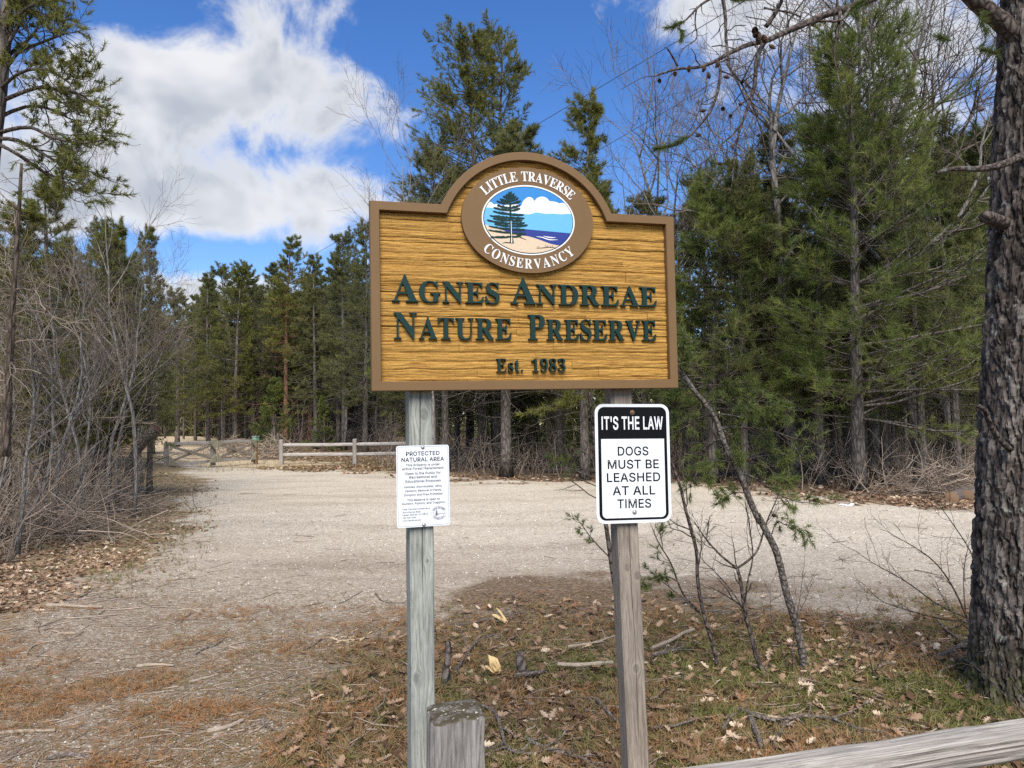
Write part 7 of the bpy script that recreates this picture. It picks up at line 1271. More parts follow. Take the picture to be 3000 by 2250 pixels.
def far_trunks():
    b = B(); g = rs(45)
    N = 420
    px = g.uniform(-700, 3700, N); d = np.where(px < 1300, g.uniform(50, 85, N), g.uniform(30, 70, N))
    P = np.array([at(x_, 1250, q) for x_, q in zip(px, d)]); P[:, 2] = terr(P[:, 0], P[:, 1])
    h = g.uniform(6, 11, N)
    T = P[:, None, :] + np.stack([g.randn(N) * 0.2, g.randn(N) * 0.2, h], 1)[:, None, :] * np.linspace(0, 1, 4)[None, :, None]
    v, f = tubes(T, g.uniform(0.06, 0.14, N)[:, None] * np.linspace(1, 0.4, 4)[None], 5, False)
    b.add(v, f)
    return tag(link('distant_trunks', b.mesh('distant_trunks', m_bark, True)), 'crowd of grey trunks deep in the wood', 'woods', kind='stuff')
far_trunks()

# bare thicket along the gravel
g1 = rs(5)
THICK = []
for i in range(46):
    px = g1.uniform(-140, 500)
    d = g1.uniform(8.8, 13.5) if px < 200 else g1.uniform(11.5, 21)
    p = at(px, 1250, d)
    if sdf(GRAVEL, p[0], p[1]) > -1.5 or px > 430: 
        continue
    THICK.append((px, d))
THICK.sort(key=lambda q: q[1])
for i, ((px, d), lab) in enumerate(zip(THICK, name_by(THICK, THICK_MARKS, 'tangled leafless shrub'))):
    p, _ = stand(px, d, h=1)
    h = g1.uniform(1.9, 3.6) * (1.0 if d < 14 else 1.25)
    plant(PS[i % 5], 'bare_shrub', lab, 'shrub', p, h, g1.rand() * 6.28, 'shrubs of the bare thicket', (g1.randn() * 0.06, g1.randn() * 0.06), g1.uniform(0.9, 1.3))
SAP = [(165, 11.0, 3.6), (232, 11.6, 3.9), (322, 13.5, 4.2), (352, 14.2, 4.0), (392, 19, 4.6), (418, 21, 4.6), (60, 9.5, 3.2)]
for (px, d, h), lab in zip(SAP, name_by([(q[0], q[1]) for q in SAP], THICK_MARKS, 'straight grey sapling')):
    p, _ = stand(px, d, h=1)
    plant(PBC, 'thicket_sapling', lab, 'tree', p, h, g1.rand() * 6, 'saplings at the front of the thicket', (0, 0), 1.0)
# undergrowth at the feet of the woods
def brush(n, x0, x1, d0, d1, hmax, label, seed, name='undergrowth', kp=off, lm=0.5):
    b = B(); g = rs(seed); P = []
    while len(P) < n:
        p = at(g.uniform(x0, x1), 1250, g.uniform(d0, d1))
        if kp is None or kp(p, 0, 0): P.append(p)
    P = np.array(P); P[:, 2] = terr(P[:, 0], P[:, 1]) - 0.02
    d = nrm(np.stack([g.randn(n) * 0.5, g.randn(n) * 0.5, np.ones(n)], 1)); L = hmax * (0.25 + 0.75 * g.rand(n))
    Q = np.empty((n, 5, 3)); Q[:, 0] = P
    for i in range(1, 5):
        Q[:, i] = Q[:, i - 1] + d * (L / 4)[:, None]; d = nrm(d + 0.2 * g.randn(n, 3))
    R = 0.008 * np.ones((n, 1)) * np.linspace(1, 0.4, 5)[None] * (0.6 + g.rand(n))[:, None]
    v, f = tubes(Q, R, 3, False); b.add(v, f, np.repeat(g.rand(n), 15))
    T, RT, _, _ = spawn(Q, R, 5, g, 0.2, 1, (25, 65), (0.3, lm), 3, 0.03, 0.2, 0.6)
    v, f = tubes(T, np.maximum(RT, 0.003), 3, False); b.add(v, f, np.repeat(g.rand(len(T)), 9))
    return tag(link(name, b.mesh(name, m_twig)), label, 'undergrowth', kind='stuff')
brush(700, 1100, 2000, 22.5, 34, 1.3, 'bare brown undergrowth at the foot of the wood under the sign', 61)
brush(900, 1950, 3200, 15.5, 30, 1.3, 'bare brown undergrowth at the foot of the wood beyond the gravel', 62)
brush(900, 380, 1150, 46, 62, 2.2, 'bare brown undergrowth at the foot of the wood beyond the gate', 63)
brush(750, -300, 440, 8.8, 20, 1.4, 'low tangle of grey twigs between the shrubs of the thicket', 64, kp=lambda p, a, c: sdf(GRAVEL, p[0], p[1]) < -1.2)
# ------------------------------------------------------------------ near trees
C1 = lambda X, Y: (1900 + X / 2.011, Y / 2.011)
C2 = lambda X, Y: (1900 + X / 2.011, 700 + Y / 2.011)
C3 = lambda X, Y: (1900 + X / 2.011, 1425 + Y / 2.011)
C5 = lambda X, Y: (1950 + X / 2.765, 1000 + Y / 2.765)
C4 = lambda X, Y: (X / 1.843, 1400 + Y / 1.843)
C7 = lambda X, Y: (1150 + X / 2.552, 1600 + Y / 2.552)
def line(pts, conv, d0, d1, m=12):
    """photo polyline carried to depth d0..d1"""
    n = len(pts)
    return resample(np.array([at(*conv(*p), d0 + (d1 - d0) * i / (n - 1)) for i, p in enumerate(pts)]), m)
def rough_tube(P, R, k=10, amp=0.12, seed=1):
    """knobbly limb"""
    g = rs(seed)
    v, f = tubes(P, R, k)
    n = len(P)
    w = 1 + amp * (fbm(np.arange(n)[:, None] * 0.8 + np.zeros((1, k)), np.arange(k)[None] * 1.3 + np.zeros((n, 1)), seed) - 0.5) * 2
    c = np.repeat(P, k, 0)
    return c + (v - c) * w.reshape(-1, 1), f
def bark_trunk():
    """near trunk: deep plated bark as real relief"""
    axis = np.array([at(3005, 2105, 4.22), at(3005, 1950, 4.22), at(3012, 1500, 4.2), at(3034, 1000, 4.2), at(3054, 500, 4.2), at(3074, 60, 4.2), at(3090, -350, 4.2), at(3110, -900, 4.2)])
    axis[0, 2] = float(terr(axis[0, 0], axis[0, 1])) - 0.06
    P = resample(axis, 330)
    R = np.interp(P[:, 2], [0, 0.15, 0.5, 1.5, 2.5, 3.9, 6], [0.285, 0.262, 0.252, 0.244, 0.235, 0.225, 0.20])
    k = 230
    a = np.arange(k) * 2 * math.pi / k
    H = P[:, 2][:, None] + np.zeros((1, k)); A = a[None] + np.zeros((len(P), 1))
    # tile the pattern round the stem by walking a circle through the noise
    arc = A * 0.24
    wx = fbm(np.cos(A) * 2 + 5, H * 3 + np.sin(A) * 2, 4) * 0.035
    d1, e1, id1 = worley((arc + wx * 1.6) * 25 + (fbm(arc * 30, H * 14, 6) - 0.5) * 1.1, H * 6.5 + fbm(arc * 20, H * 5, 8) * 1.6, 31)
    d2, e2, id2 = worley((arc + wx) * 58 + (fbm(arc * 60, H * 40, 16) - 0.5) * 1.4, H * 24 + (fbm(arc * 50, H * 20, 18) - 0.5) * 1.2, 37)
    d3, e3, id3 = worley((arc + wx * 2) * 13 + (fbm(arc * 24, H * 9, 26) - 0.5) * 1.2, H * 3.2 + fbm(arc * 12, H * 3, 28) * 1.5, 41)
    hgt = np.clip(e3 * 3, 0, 1) ** 0.7 * 0.012 + (id3 - 0.5) * 0.008 + np.clip(e1 * 3.2, 0, 1) ** 0.8 * 0.022 + (id1 - 0.5) * 0.006 + np.clip(e2 * 4, 0, 1) * 0.003 + (id2 - 0.5) * 0.009 + (fbm(arc * 90, H * 60, 9) - 0.5) * 0.007
    seam = np.minimum(1, np.minimum(A, 2 * math.pi - A) / 0.15)
    flare = np.exp(-(H - P[0, 2]) * 5) * 0.03 * (np.cos(A * 5 + 1) * 0.5 + 0.2)
    V, _ = tubes(P, np.ones(len(P)), k)
    c = np.repeat(P, k, 0)
    V = c + (V - c) * (R[:, None] + hgt * seam - 0.020 + flare).reshape(-1, 1)
    n = len(P)
    i = np.arange(n - 1)[:, None] * k + np.arange(k)[None]; j = np.arange(n - 1)[:, None] * k + (np.arange(k)[None] + 1) % k
    f = np.stack([i, j, j + k, i + k], -1).reshape(-1, 4)
    m, t, b, oc = material('plated_pine_bark', 0.95, 0.08)
    at_ = t.n('ShaderNodeAttribute', attribute_name='tint')
    n1 = t.noise(oc, 60, 5, 0.7).outputs[0]
    c_ = t.ramp(t.math('ADD', t.math('MULTIPLY', at_.outputs['Fac'], 0.75), t.math('MULTIPLY', n1, 0.35)), (0.25, (0.030, 0.024, 0.020)), (0.55, (0.078, 0.064, 0.055)), (0.85, (0.16, 0.138, 0.12)))
    li = t.rng(t.noise(oc, 16, 6, 0.72).outputs[0], 0.58, 0.66)
    c_ = t.mix(t.math('MULTIPLY', li, 0.7), c_, (0.25, 0.265, 0.235))
    sx_ = t.n('ShaderNodeSeparateXYZ'); t.l(oc, sx_.inputs[0])
    ms = t.math('MULTIPLY', t.rng(sx_.outputs[2], 0.42, 0.05), t.rng(t.noise(oc, 12, 5, 0.7).outputs[0], 0.4, 0.6))
    c_ = t.mix(ms, c_, (0.06, 0.062, 0.022))
    t.l(c_, b.inputs['Base Color'])
    t.l(t.bump(n1, 0.6, 0.006), b.inputs['Normal'])
    tn = np.clip(0.45 + 0.45 * (id2 - 0.5) + 0.35 * (id1 - 0.5) + 0.4 * (id3 - 0.5), 0, 1).reshape(-1)
    return mesh('trunk', V, f, m, False, tn), P
tm, TP = bark_trunk()
big = thing('big_pine', 'big rough-barked pine trunk close by the rail fence, its limb hung with cones overhead', 'tree')
trunk = link('trunk', tm, big)
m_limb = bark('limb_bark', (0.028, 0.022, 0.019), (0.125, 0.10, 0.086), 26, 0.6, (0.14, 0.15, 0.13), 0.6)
def limb(parent, name, pts, conv, d0, d1, r0, r1, k=9, m=26, seed=1, mat=None):
    P = line(pts, conv, d0, d1, m)
    R = np.linspace(r0, r1, m)
    v, f = rough_tube(P, R, k, 0.16, seed)
    return link(name, mesh(name, v, f, mat or m_limb, True), parent), P, R
B1 = [(1500, -110), (1390, -40), (1290, 0), (1180, 50), (1040, 85), (900, 150), (760, 210), (680, 250), (600, 255), (480, 310), (390, 365), (300, 400), (180, 402), (100, 425), (30, 450)]
L1, P1_, R1_ = limb(big, 'limb', [(2420, -250), (2050, -260), (1760, -200)] + B1, C1, 4.15, 3.5, 0.036, 0.004, 9, 60, 3)
limb(big, 'limb', [(2330, 430), (2200, 250), (2090, 140), (1980, 50), (1890, -30), (1760, -190)], C1, 4.2, 4.05, 0.058, 0.04, 12, 24, 4)
limb(big, 'limb', [(2290, 880), (2212, 915), (2100, 968), (1960, 1000), (1800, 990), (1700, 1016)], C1, 4.1, 3.8, 0.026, 0.010, 9, 24, 5)
limb(big, 'stub', [(2150, 1330), (2080, 1310), (2020, 1290), (1985, 1278)], C1, 4.2, 3.98, 0.042, 0.033, 10, 10, 6)
limb(big, 'stub', [(2130, 1240), (2080, 1195), (2030, 1130), (2000, 1060), (1985, 1010), (1950, 985)], C2, 4.05, 3.9, 0.017, 0.011, 8, 14, 7)
SUB = [([(680, 255), (645, 310), (632, 400), (625, 520), (590, 620), (550, 720), (510, 870), (495, 1050), (488, 1110)], 0.0085, 0.0015),
       ([(430, -40), (445, 30), (455, 130), (455, 230), (470, 320), (470, 400), (545, 480), (600, 590)], 0.007, 0.003),
       ([(400, 365), (430, 400), (405, 560), (370, 650), (300, 745), (200, 840), (150, 862), (60, 880)], 0.006, 0.002),
       ([(390, -20), (300, 30), (240, 100), (200, 135), (140, 165)], 0.005, 0.002),
       ([(285, 40), (270, 130), (295, 230), (230, 265), (190, 300), (180, 335)], 0.003, 0.0015),
       ([(1130, 70), (1110, 200), (1090, 330), (1115, 430), (1125, 505)], 0.006, 0.002),
       ([(690, 160), (740, 90), (780, 20), (795, -40)], 0.009, 0.006),
       ([(680, 45), (740, 60), (830, 70), (900, 100)], 0.004, 0.003),
       ([(170, 390), (140, 330), (110, 285)], 0.004, 0.003),
       ([(560, 475), (640, 560), (730, 650), (800, 760)], 0.004, 0.0015),
       ([(600, 590), (650, 720), (690, 880), (710, 960), (725, 1040)], 0.0035, 0.001),
       ([(550, 480), (590, 400), (630, 320), (660, 270)], 0.003, 0.002),
       ([(430, 420), (490, 440), (550, 490), (610, 440)], 0.003, 0.002),
       ([(345, 430), (340, 520), (310, 620), (270, 720), (230, 790)], 0.003, 0.0012),
       ([(950, 140), (945, 300), (955, 420), (940, 540)], 0.003, 0.001),
       ([(1310, 60), (1300, 260), (1308, 440), (1300, 600)], 0.004, 0.001),
       ([(620, 560), (540, 620), (480, 680), (480, 730)], 0.0025, 0.001),
       ([(530, 760), (430, 850), (330, 960), (210, 1000)], 0.0025, 0.001),
       ([(1180, 50), (1140, 130), (1000, 120), (880, 160)], 0.006, 0.004)]
subs = []
for i, (pts, a, b_) in enumerate(SUB):
    o, P, R = limb(big, 'branchlet', pts, C1, 3.62, 3.55, a * 1.35, b_ * 1.3, 6, 22, 20 + i)
    subs.append((o, P, R))
gt = rs(17)
tb = B()
for o, P, R in subs + [(None, P1_[30:], R1_[30:])]:
    Q, RQ, _, _ = spawn(P[None], R[None], 9, gt, 0.1, 1, (30, 80), (0.08, 0.22), 5, -0.05, 0.3, 0.5, 0, 0.5)
    v, f = tubes(Q, np.clip(RQ, 0.0012, 0.003), 4, False); tb.add(v, f, 0.3)
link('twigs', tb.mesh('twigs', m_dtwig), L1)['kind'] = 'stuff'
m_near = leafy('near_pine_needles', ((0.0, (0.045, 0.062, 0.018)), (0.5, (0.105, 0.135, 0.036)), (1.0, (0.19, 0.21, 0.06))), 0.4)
def sprig(parent, pts, conv, d, n, ln, seed, spread=0.5, mat=None, name='needles', tint=0.5):
    P = line(pts, conv, d, d, 30)
    g = rs(seed)
    q = g.rand(n)
    pos, tan = along(np.repeat(P[None], n, 0), q)
    v, f, t = tufts(pos, tan, g, 5, ln, 0.0022, spread, 0.0, tint)
    return link(name, mesh(name, v, f, mat or m_near, False, t), parent)
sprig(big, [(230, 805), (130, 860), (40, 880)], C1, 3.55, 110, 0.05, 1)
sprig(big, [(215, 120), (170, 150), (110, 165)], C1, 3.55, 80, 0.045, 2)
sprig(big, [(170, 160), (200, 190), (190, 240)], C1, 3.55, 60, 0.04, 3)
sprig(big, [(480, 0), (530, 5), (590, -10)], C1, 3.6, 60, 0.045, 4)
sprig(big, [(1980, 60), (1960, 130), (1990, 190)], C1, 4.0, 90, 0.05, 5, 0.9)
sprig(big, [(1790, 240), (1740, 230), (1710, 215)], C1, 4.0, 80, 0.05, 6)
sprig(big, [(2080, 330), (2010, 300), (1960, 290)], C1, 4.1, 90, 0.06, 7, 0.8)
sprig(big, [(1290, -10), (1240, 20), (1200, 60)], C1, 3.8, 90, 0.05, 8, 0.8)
# pine cones
def cone_mesh():
    n, k = 9, 10; b = B()
    z = np.linspace(0, 1, n); prof = np.array([0.25, 0.7, 0.95, 1.0, 0.95, 0.82, 0.62, 0.4, 0.1])
    for i in range(n - 1):                                   # overlapping rows of scales
        a = (np.arange(k) + 0.5 * (i % 2)) * 2 * math.pi / k
        for q in a:
            c, s = math.cos(q), math.sin(q); w = 0.2 * prof[i]
            r0_, r1_ = 0.30 * prof[i], 0.46 * prof[i]
            t0 = np.array([-s, c, 0]) * w
            base = np.array([c * r0_, s * r0_, z[i] - 0.04]); tip = np.array([c * r1_, s * r1_, z[i] + 0.10])
            b.add([base - t0, base + t0, tip + t0 * 0.7, tip - t0 * 0.7, tip + np.array([c, s, 0.6]) * 0.03], [np.array([(0, 1, 2, 3)]), np.array([(3, 2, 4)])])
    pr = np.stack([0.33 * prof[:, None] * np.cos(np.arange(7) * 0.898)[None], 0.33 * prof[:, None] * np.sin(np.arange(7) * 0.898)[None], z[:, None] + np.zeros((1, 7))], -1)
    i = np.arange(n - 1)[:, None] * 7 + np.arange(7)[None]; j = np.arange(n - 1)[:, None] * 7 + (np.arange(7)[None] + 1) % 7
    b.add(pr.reshape(-1, 3), np.stack([i, j, j + 7, i + 7], -1).reshape(-1, 4))
    return b.mesh('cone', plain('cone_brown', (0.085, 0.055, 0.038), 0.9, 0.1, 0.4, 9))
CONE = cone_mesh()
g3 = rs(8)
for X, Y, s in [(625, 160, .052), (655, 190, .055), (620, 215, .05), (675, 205, .05), (240, 385, .035), (335, 385, .034), (420, 362, .035), (352, 425, .034), (155, 440, .032), (440, 450, .032), (550, 490, .03), (615, 440, .026), (300, 655, .032),
                (445, 640, .034), (480, 685, .03), (530, 610, .03), (310, 790, .03), (490, 850, .028), (710, 265, .036), (1120, 365, .032), (985, 135, .03), (60, 465, .03), (660, 790, .022), (645, 660, .022), (470, 1120, .026), (1980, 640, .03), (405, 965, .026)]:
    c = link('cone', CONE, L1, tuple(at(*C1(X, Y), 3.56 if X < 900 else 3.8)), (g3.uniform(1.4, 2.9), 0, g3.rand() * 6.28)); c.scale = (s * 0.62, s * 0.62, s)

# overhanging jack pine by the thicket
def over_pine():
    g = rs(71)
    root = thing('jack_pine', 'old jack pine at the picture edge, its long open boughs reaching over the thicket', 'tree')
    D = 8.6
    tp = resample(np.array([at(-60, 1500, D), at(-45, 1000, D), at(-30, 500, D), at(5, 210, D), at(30, -60, D), at(40, -500, D)]), 24)
    tp[0, 2] = 0.1
    v, f = rough_tube(tp, np.linspace(0.12, 0.05, 24), 10, 0.15, 3)
    link('trunk', mesh('trunk', v, f, m_bark, True), root)
    X = lambda x, y: (x / 1.107 * 0.86, y / 1.107)
    boughs = [[(0, 260), (20, 190), (70, 150), (110, 130), (150, 80), (160, 30), (165, -30)], [(10, 240), (60, 170), (120, 150), (180, 130), (240, 110)], [(0, 330), (80, 300), (150, 280), (220, 290), (290, 300), (330, 320)],
              [(0, 430), (60, 415), (120, 410), (180, 440), (250, 460), (320, 465), (385, 455)], [(0, 450), (60, 450), (130, 480), (200, 520), (280, 545), (360, 560)], [(0, 470), (70, 500), (130, 540), (190, 570), (250, 590)],
              [(0, 380), (70, 350), (140, 340), (210, 360), (270, 390), (340, 400)], [(0, 290), (60, 240), (130, 220), (200, 230), (260, 270)], [(0, 120), (50, 60), (110, 20), (180, -10)], [(0, 200), (50, 110), (90, 60), (130, -20)]]
    tw = B(); nd = B()
    for i, bp_ in enumerate(boughs):
        P = resample(np.array([at(*X(*p), D + (g.rand() - 0.5) * 0.5 * k) for k, p in enumerate(bp_)]), 16)
        R = np.linspace(0.024, 0.006, 16)
        v, f = rough_tube(P, R, 6, 0.12, i); link('bough', mesh('bough', v, f, m_limb, True), root)
        Q, RQ, _, _ = spawn(P[None], R[None], 17, g, 0.15, 1, (25, 65), (0.10, 0.24), 6, 0.05, 0.2, 0.5, 0, 0.3)
        v, f = tubes(Q, np.maximum(RQ, 0.004), 4, False); tw.add(v, f, 0.2)
        T, RT, _, _ = spawn(Q, RQ, 8, g, 0.25, 1, (25, 60), (0.25, 0.5), 4, 0.1, 0.2, 0.6, 0, 0.4)
        v, f = tubes(T, np.maximum(RT, 0.0025), 3, False); tw.add(v, f, 0.2)
        sel = g.rand(len(T)) < 0.5
        Ts = T[sel]; n = 4
        pp = np.repeat(np.arange(len(Ts)), n)
        pos, tan = along(Ts[pp], np.tile(np.linspace(0.55, 1.0, n), len(Ts)))
        v, f, t = tufts(pos, nrm(tan + np.array([0, 0, 0.2])), g, 10, 0.075, 0.0085, 0.65, 0.02, 0.45); nd.add(v, f, t)
    link('twigs', tw.mesh('twigs', m_dtwig), root)['kind'] = 'stuff'
    link('crown', nd.mesh('crown', m_jack), root)
over_pine()
def snag():
    root = thing('dead_snag', 'dead broken tree trunk with peeling reddish bark standing in the thicket', 'tree')
    D = 9.4; X = lambda x, y: (x / 1.107, y / 1.107)
    P = resample(np.array([at(*X(*p), D) for p in [(20, 1480), (22, 1300), (38, 1050), (50, 850), (62, 680), (70, 530)]]), 30)
    v, f = rough_tube(P, np.linspace(0.055, 0.016, 30), 10, 0.3, 9)
    link('trunk', mesh('trunk', v, f, bark('peeling_bark', (0.04, 0.032, 0.027), (0.17, 0.13, 0.10), 14, 0.8), True), root)
    g = rs(12)
    Q, RQ, _, _ = spawn(P[None], np.linspace(0.07, 0.02, 30)[None], 26, g, 0.2, 1, (50, 95), (0.08, 0.28), 6, -0.03, 0.2, 0.22, 0, 0.3, tip=False)
    b = B(); v, f = tubes(Q, RQ, 5, False); b.add(v, f, 0.5)
    T, RT, _, _ = spawn(Q, RQ, 6, g, 0.2, 1, (30, 70), (0.2, 0.5), 4, 0, 0.25, 0.6)
    v, f = tubes(T, np.maximum(RT, 0.003), 3, False); b.add(v, f, 0.6)
    link('dead_twigs', b.mesh('dead_twigs', m_twig), root)['kind'] = 'stuff'
snag()

# leaning young jack pine and the thin stems beside it
def leaner():
    root = thing('leaning_young_pine', 'slender young pine with bent stem leaning behind the sign, thin needles', 'tree')
    px = [C3(925, 1130), C3(918, 1060), C3(900, 940), C3(870, 800), C3(830, 690), C3(800, 580), C3(780, 480), C3(750, 370), C3(690, 260), C3(620, 120), C5(800, 1530), C5(720, 1380), C5(660, 1230), C5(610, 1090), C5(550, 980), C5(480, 840), C5(440, 720), C5(400, 610), C5(330, 510), C5(230, 400), C5(150, 280), C5(80, 190), C5(-60, 20), C5(-200, -200), C5(-300, -500)]
    D = 4.75
    P = resample(np.array([at(x, y, D) for x, y in px]), 60)
    P[:, 2] += 0
    R = np.interp(np.arange(60), [0, 4, 30, 59], [0.030, 0.024, 0.0195, 0.011])
    v, f = rough_tube(P, R, 10, 0.14, 4)
    link('trunk', mesh('trunk', v, f, bark('young_pine_bark', (0.045, 0.037, 0.031), (0.175, 0.15, 0.13), 40, 0.5, (0.2, 0.2, 0.17), 0.7), True), root)
    br = [([(440, 705), (560, 690), (740, 710), (860, 722), (990, 770), (1090, 800), (1170, 790)], .011), ([(470, 720), (560, 790), (600, 860), (600, 960)], .006), ([(560, 920), (640, 950), (740, 990), (840, 1020), (960, 1010), (1060, 950)], .009),
          ([(620, 1070), (700, 1090), (780, 1150), (900, 1230), (1000, 1280), (1100, 1310), (1200, 1300)], .007), ([(400, 610), (300, 600), (180, 690), (40, 740)], .008), ([(390, 590), (480, 590), (600, 610), (740, 650), (850, 600)], .006),
          ([(300, 490), (420, 470), (560, 520), (640, 560), (760, 520)], .006), ([(230, 400), (330, 350), (480, 360), (660, 340)], .007), ([(440, 790), (380, 820), (300, 880), (240, 960), (210, 1100), (205, 1180)], .006),
          ([(500, 880), (430, 960), (350, 1010), (340, 1110)], .004), ([(350, 530), (250, 560), (150, 520), (60, 590)], .005), ([(150, 280), (110, 200), (150, 100), (140, 0)], .006), ([(830, 1020), (900, 1090), (940, 1150), (1010, 1110)], .004),
          ([(660, 1230), (560, 1220), (470, 1270), (440, 1290)], .004), ([(200, 350), (100, 420), (20, 480)], .005), ([(720, 710), (780, 640), (870, 560), (960, 520)], .005), ([(640, 950), (760, 900), (880, 880), (980, 930)], .005), ([(330, 510), (470, 430), (620, 440), (700, 470), (850, 500)], .005), ([(860, 1560), (900, 1440), (960, 1490), (1060, 1490), (1140, 1560)], .004)]
    tw = B(); nd = B(); g = rs(33)
    for i, (p, r) in enumerate(br):
        Q = resample(np.array([at(*C5(*q), D + 0.04 * k * (-1) ** i) for k, q in enumerate(p)]), 20)
        Rr = np.linspace(r, 0.0018, 20)
        v, f = rough_tube(Q, Rr, 6, 0.1, i); link('branch', mesh('branch', v, f, m_limb, True), root)
        S, RS, _, _ = spawn(Q[None], Rr[None], 18, g, 0.15, 1, (25, 70), (0.14, 0.36), 6, 0.02, 0.25, 0.5, 0, 0.4)
        v, f = tubes(S, np.maximum(RS, 0.0014), 4, False); tw.add(v, f, 0.45)
        pp = np.repeat(np.arange(len(S)), 9)
        pos, tan = along(S[pp], np.tile(np.linspace(0.45, 1.0, 9), len(S)))
        keep = g.rand(len(pos)) < 0.8
        v, f, t = tufts(pos[keep], tan[keep], g, 8, 0.048, 0.0034, 0.6, 0.01, 0.62); nd.add(v, f, t)
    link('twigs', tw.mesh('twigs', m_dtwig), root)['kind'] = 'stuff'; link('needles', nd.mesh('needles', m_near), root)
    for X, Y in ((290, 890), (1005, 805), (890, 1145), (890, 1415), (660, 970)):
        c = link('cone', CONE, root, tuple(at(*C5(X, Y), D)), (1.2, 0, X)); c.scale = (.026,) * 3
leaner()
def stems(name, label, lines, conv, D, seed, kids=7, l=(0.12, 0.3), needle=False, mat=None, cat='sapling', r=1.0, buds=True):
    root = thing(name, label, cat)
    g = rs(seed); tw = B(); nd = B()
    for i, (p, r0_, r1_) in enumerate(lines):
        Q = resample(np.array([at(*conv(*q), D + 0.03 * k * (-1) ** i * (i > 0)) for k, q in enumerate(p)]), 26)
        if i == 0: Q[0, 2] = float(terr(Q[0, 0], Q[0, 1])) - 0.03
        Rr = np.linspace(r0_, r1_, 26) * r
        v, f = rough_tube(Q, Rr, 7, 0.12, i + seed); link('stem', mesh('stem', v, f, mat or m_limb, True), root)
        S, RS, _, _ = spawn(Q[None], Rr[None], kids, g, 0.35, 1, (25, 60), l, 6, 0.06, 0.16, 0.5, 0, 0.4)
        v, f = tubes(S, np.clip(RS, 0.0013, 0.004), 4, False); tw.add(v, f, 0.3)
        S2, RS2, _, _ = spawn(S, RS, 4, g, 0.3, 1, (25, 65), (0.25, 0.55), 4, 0.05, 0.2, 0.7)
        v, f = tubes(S2, np.clip(RS2, 0.0010, 0.003), 3, False); tw.add(v, f, 0.3)
        if needle:
            pp = np.repeat(np.arange(len(S2)), 6)
            pos, tan = along(S2[pp], np.tile(np.linspace(0.2, 1.0, 6), len(S2)))
            v, f, t = tufts(pos, tan, g, 6, 0.035, 0.002, 0.6, 0.01, 0.5); nd.add(v, f, t)
    link('twigs', tw.mesh('twigs', m_dtwig), root)['kind'] = 'stuff'
    if needle: link('needles', nd.mesh('needles', m_near), root)
    return root
stems('thin_sapling', 'thin upright grey sapling nearest the leash sign post', [([(420, 1120), (400, 1020), (370, 900), (330, 780), (300, 640), (285, 520), (288, 400), (255, 270), (215, 130), (190, 0), (130, -160), (60, -300)], .013, .008),
      ([(300, 735), (210, 650), (170, 560), (130, 440), (60, 340), (20, 240)], .007, .003), ([(330, 780), (240, 690), (120, 590), (30, 520)], .005, .002), ([(170, 560), (100, 520), (0, 580)], .004, .002)], C3, 4.75, 41, 8, (0.1, 0.25), True)
stems('forked_sapling', 'forked leafless sapling with curved foot between the thin sapling and leaning pine', [([(735, 1150), (650, 1060), (612, 900), (565, 740), (545, 560), (522, 482)], .017, .010), ([(522, 482), (440, 420), (380, 360), (330, 300), (270, 210)], .008, .003),
      ([(522, 482), (600, 430), (650, 370), (690, 220), (740, 110), (775, 20)], .008, .003), ([(565, 740), (580, 560), (620, 430), (600, 260), (570, 100)], .006, .003), ([(340, 310), (350, 250), (355, 200)], .005, .003), ([(560, 720), (480, 600), (390, 500), (300, 420), (280, 330)], .005, .002)], C3, 4.7, 42, 8, (0.15, 0.35))
stems('twiggy_shrub', 'wispy leafless shrub fanning out beside the big pine trunk', [([(1935, 960), (1910, 860), (1880, 780), (1800, 600), (1700, 450), (1560, 350), (1440, 290)], .009, .0022), ([(1890, 780), (1700, 700), (1550, 580), (1430, 510), (1300, 440), (1220, 380)], .006, .002), ([(1890, 800), (1700, 780), (1500, 720), (1370, 680), (1290, 600)], .006, .002),
      ([(2120, 680), (2000, 540), (1930, 450), (1880, 350), (1800, 230), (1720, 120), (1650, 30)], .006, .002), ([(1870, 770), (1855, 600), (1860, 450), (1890, 340)], .005, .002), ([(1900, 860), (1750, 700), (1690, 560)], .004, .002)], C3, 5.3, 43, 9, (0.10, 0.28), cat='shrub')
stems('reddish_twig', 'small reddish twig plant with two upright shoots in the leaf litter', [([(1360, 1210), (1330, 1130), (1290, 960), (1260, 850), (1240, 800)], .005, .002), ([(1335, 1090), (1390, 980), (1410, 880), (1420, 800)], .004, .0015), ([(1300, 960), (1290, 860), (1290, 780)], .003, .0015)], C3, 4.55, 44, 4, (0.08, 0.2), cat='shrub')
stems('low_twig_plant', 'low bare twig plant at the foot of the leaning pine', [([(935, 1110), (1010, 1060), (1130, 1040), (1180, 950), (1220, 870), (1200, 760)], .006, .002), ([(860, 1180), (845, 1050), (850, 900), (880, 740), (905, 560)], .004, .0015), ([(870, 780), (930, 660), (955, 590)], .003, .0015), ([(850, 1130), (780, 960), (720, 800), (715, 600)], .003, .0012)], C3, 4.7, 45, 6, (0.1, 0.25), cat='shrub')
stems('shaded_stem', 'dark thin stem rising close behind the leash sign post', [([(1690, 420), (1665, 300), (1640, 150), (1620, 0), (1560, -400), (1510, -760), (1480, -1150)], .020, .013), ([(1640, 100), (1500, -40), (1400, -180)], .006, .003), ([(1540, -500), (1380, -560), (1220, -620)], .006, .003)], C7, 5.6, 46, 8, (0.1, 0.24), True)
